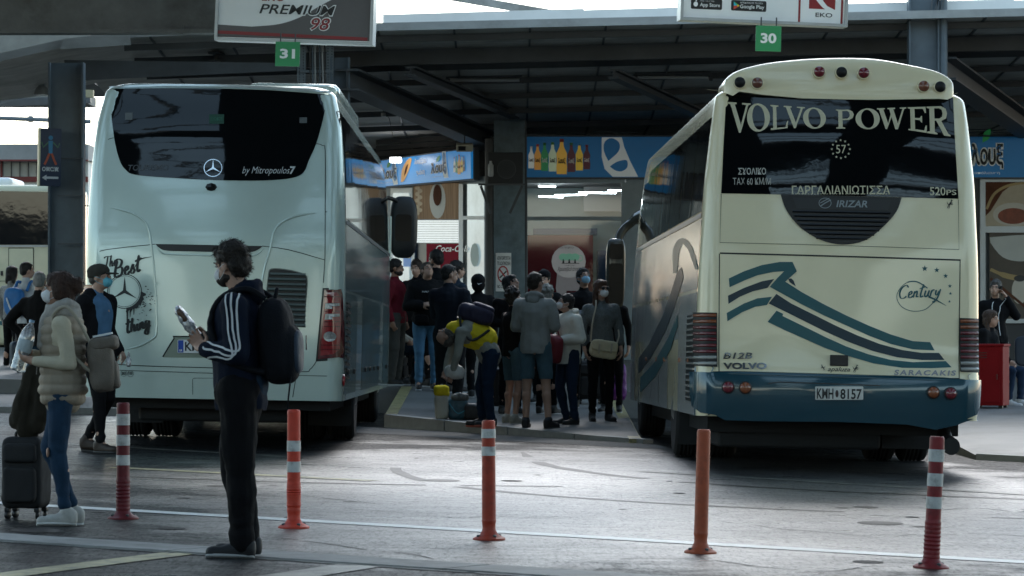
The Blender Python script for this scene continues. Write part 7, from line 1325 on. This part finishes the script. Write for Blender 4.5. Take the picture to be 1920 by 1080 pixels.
b = NB(); tube(b, cr([(-.17, -.18, .96), (-.15, -.185, 1.18), (-.10, -.155, 1.38), (-.07, -.02, 1.47)], 5), .010, 6); tube(b, cr([(.14, -.18, .92), (.19, -.12, 1.02), (.2, -.05, 1.1)], 5), .010, 6); obj('shoulder_strap', b, M('strap_pale', (0, 0, 0)), t, 60)
X, Y, z = atp(1146, 45.2); person('dark haired woman hidden behind the shoulder of the woman in sunglasses', X, Y, z, 1.62, -10, {}, hair=('long', (.03, .02, .014)), top=('dark_top', BLK, .01, 0), legs=('trousers', BLK, .0), vox=.013, female=True)
g0 = rig(1106, 758, 'plat'); suitcase(g0, R(5), .36, .24, .50, SB, 'large black suitcase standing left of the woman in sunglasses', .1)
t = bag(1158, 752, .24, .50, M('bag_purple', (.10, .015, .13), .45, var=.4, vs=6), 'tall purple carrier bag beside the cream coach mirror'); 
# ----------------------------------------------------------------- right edge: red cabinet, man on the phone, seated person
Y = 45.5; t = empty('red_cabinet', (P(1857, 0, Y).x, Y, pzr(5.9, Y)+.07), R(-22), 'small red metal cabinet beside the tail of the cream coach', 'cabinet'); RM = M('cabinet_red', (.20, .005, .008), .6, spec=.15, var=.12, dirt=.15)
b = NB(); box(b, (0, 0, .37), (.40, .32, .74), bev=.01); obj('cabinet_body', b, RM, t); b = NB(); box(b, (-.01, -.165, .36), (.33, .014, .64), bev=.004); q = obj('door', b, RM, t); b = NB(); box(b, (.13, -.182, .36), (.018, .02, .07), bev=.004); obj('handle', b, M('cabinet_red_dark', (.10, .005, .006), .4), q)
b = NB()
for i in range(3): box(b, (-.06, -.174, .60+i*.03), (.12, .006, .008))
obj('vent_slots', b, INK, q); b = NB(); box(b, (0, 0, .755), (.43, .35, .03), bev=.008); obj('lid', b, RM, t)
for a_ in (-1, 1):
    for c_ in (-1, 1): b = NB(); box(b, (a_*.16, c_*.11, -.03), (.05, .05, .09)); obj('foot', b, BLACK, t)
X = P(1866, 0, 47.2).x
p = person('man in black jacket with white piping holding a phone to his ear', X, 47.2, pzr(X, 47.2), 1.62, -5, dict(ea=(.30, .02, 1.24), wa=(.15, -.10, 1.50), ha=(.10, -.08, 1.58), hed=(0, -.03, 1.62)), head=(-12, 6, 4), hair=('short', (.06, .055, .05)), top=('jacket', BLK, .02, 0), legs=('trousers', BLK, .0), vox=.010, skin=SKIN)
for g in (-1, 1): snap_ribbon('white_piping', p['top'], [Vector((g*.05, -.2, 1.42)), Vector((g*.09, -.25, 1.32)), Vector((g*.06, -.25, 1.1)), Vector((g*.11, -.25, .9))], .010, STRW, p['root'])
c = p['root'].matrix_basis @ (p['hp'](.092, -.01, -.02)); b = NB(); box(b, (0, 0, 0), (.014, .06, .13), bev=.004); t = obj('mobile_phone', b, INK, loc=c); tag(t, 'phone at the ear of the man beside the red cabinet', 'phone')
X = P(1853, 0, 46.3).x; person('brown haired person sitting mostly hidden behind the red cabinet', X, 46.3, pzr(X, 46.3), 1.66, 60, sit, hair=('long', (.05, .028, .018)), top=('dark_coat', BLK, .015, 0), legs=('jeans', cloth('dark_denim', (0, 0, 0)), .0), shoes=(.5, .5, .5), vox=.012)
t = empty('waiting_bench', (P(1905, 0, 47.6).x, 47.6, pzr(6.6, 47.6)), 0, 'dark metal waiting bench at the right edge behind the red cabinet', 'bench')
for i in range(3): b = NB(); sbox(b, (i*.55-.3, 0, .45), (.48, .44, .04), .4); q = obj('seat', b, M('bench_blue', (.012, .018, .03), .4), t, True); b = NB(); sbox(b, (i*.55-.3, .22, .68), (.48, .04, .40), .4, Euler((-.15, 0, 0)).to_matrix()); obj('backrest', b, M('bench_blue', (0, 0, 0)), t, True)
for x_ in (-.4, .9): b = NB(); bar(b, (x_, -.2, .02), (x_, .25, .02), .04); bar(b, (x_, .02, .02), (x_, .02, .43), .05); obj('leg', b, DSTEEL, t)
b = NB(); bar(b, (-.6, .02, .41), (1.1, .02, .41), .05, .04); obj('beam', b, DSTEEL, t)
# ================================================================= BOLLARDS
def bollard(px, ytop, ybase, col, bands, ribs, lean, label, dirt=.3, w_=25, kink=0):
    g = G(px, ybase); s = F/g.y; H_ = (ybase-ytop)/s; t = empty('bollard', g, 0, label, 'bollard', 'flexible bollards across the yard'); t.rotation_euler = (0, R(lean), 0)
    m = M('bollard_%d_%d' % (col[0]*99, px), col, .5, var=.18, vs=12, dirt=min(.9, dirt*2), ds=11, bump=.25, bs=30); r0 = w_/2/s; z = lambda y: (ybase-y)/s
    pr = [(r0*1.04, .03)]; n = 90
    for i in range(n+1):
        q = .035+(H_-.012-.035)*i/n; rr_ = r0*(1.02-.06*i/n)
        if ribs and ribs[0] > ybase-q*s > ribs[1]*0+0 and ribs[1] <= ybase-q*s <= ribs[0]: rr_ *= 1.03+.10*max(0, sin((q*s-(ybase-ribs[0]))*2*pi/ribs[2]))
        if kink and q < .12: rr_ *= 1+.06*sin(q*60)
        pr.append((rr_, q))
    pr += [(r0*.93, H_-.006), (r0*.80, H_), (r0*.66, H_), (r0*.64, H_-.02)]
    b = NB(); lathe(b, pr, n=28); obj('post', b, m, t, 50)
    b = NB(); rb = r0*2.35; lathe(b, [(rb, 0), (rb, .010), (rb*.86, .018), (rb*.55, .034), (r0*1.05, .055), (r0*1.0, .06)], n=32); q = obj('base', b, m, t, 40)
    for k in range(4): a = k*pi/2+.5; b = NB(); lathe(b, [(.012, 0), (.012, .03), (.006, .034)], (rb*.72*cos(a), rb*.72*sin(a), 0), 10); obj('bolt', b, DSTEEL, q, 40)
    for y0, y1 in bands: z0_, z1_ = z(y1), z(y0); b = NB(); lathe(b, [(r0*1.035, z0_), (r0*1.035, z1_)], n=28); bm_ = b; obj('reflective_band', bm_, M('band_white', (.55, .55, .53), .45, var=.25, vs=9, dirt=.85, ds=22, bump=.3, bs=25), t, 60)
    return t
bollard(231, 755, 973, (.16, .012, .018), [(776, 797), (815, 835), (853, 872)], (962, 895, 7.2), 0, 'dark red bollard with three white bands beside the woman with the suitcase')
bollard(551, 768, 990, (.62, .055, .025), [(826, 846), (865, 885)], (948, 905, 5), 0, 'bright orange red bollard with two white bands right of the man in the track jacket', .12, 25, 1)
bollard(917, 788, 1012, (.42, .05, .022), [(804, 821), (837, 854)], None, -.3, 'faded red bollard in front of the crowd, scuffed below its two white bands', .4, 26, 1)
bollard(1313, 805, 1037, (.44, .09, .035), [], None, 1.6, 'plain faded orange bollard without bands in front of the cream coach', .3, 26, 1)
bollard(1745, 818, 1065, (.24, .018, .022), [(842, 865), (887, 911), (931, 953)], (1046, 976, 8), 2.8, 'dark red bollard with three white bands leaning at the right edge', .35, 29)
g = rig(14, 688, 'left'); t = bollard(14, 615, 680, (.5, .07, .03), [], None, 0, 'small orange bollard far off at the left edge before the cream coach', .2, 7)
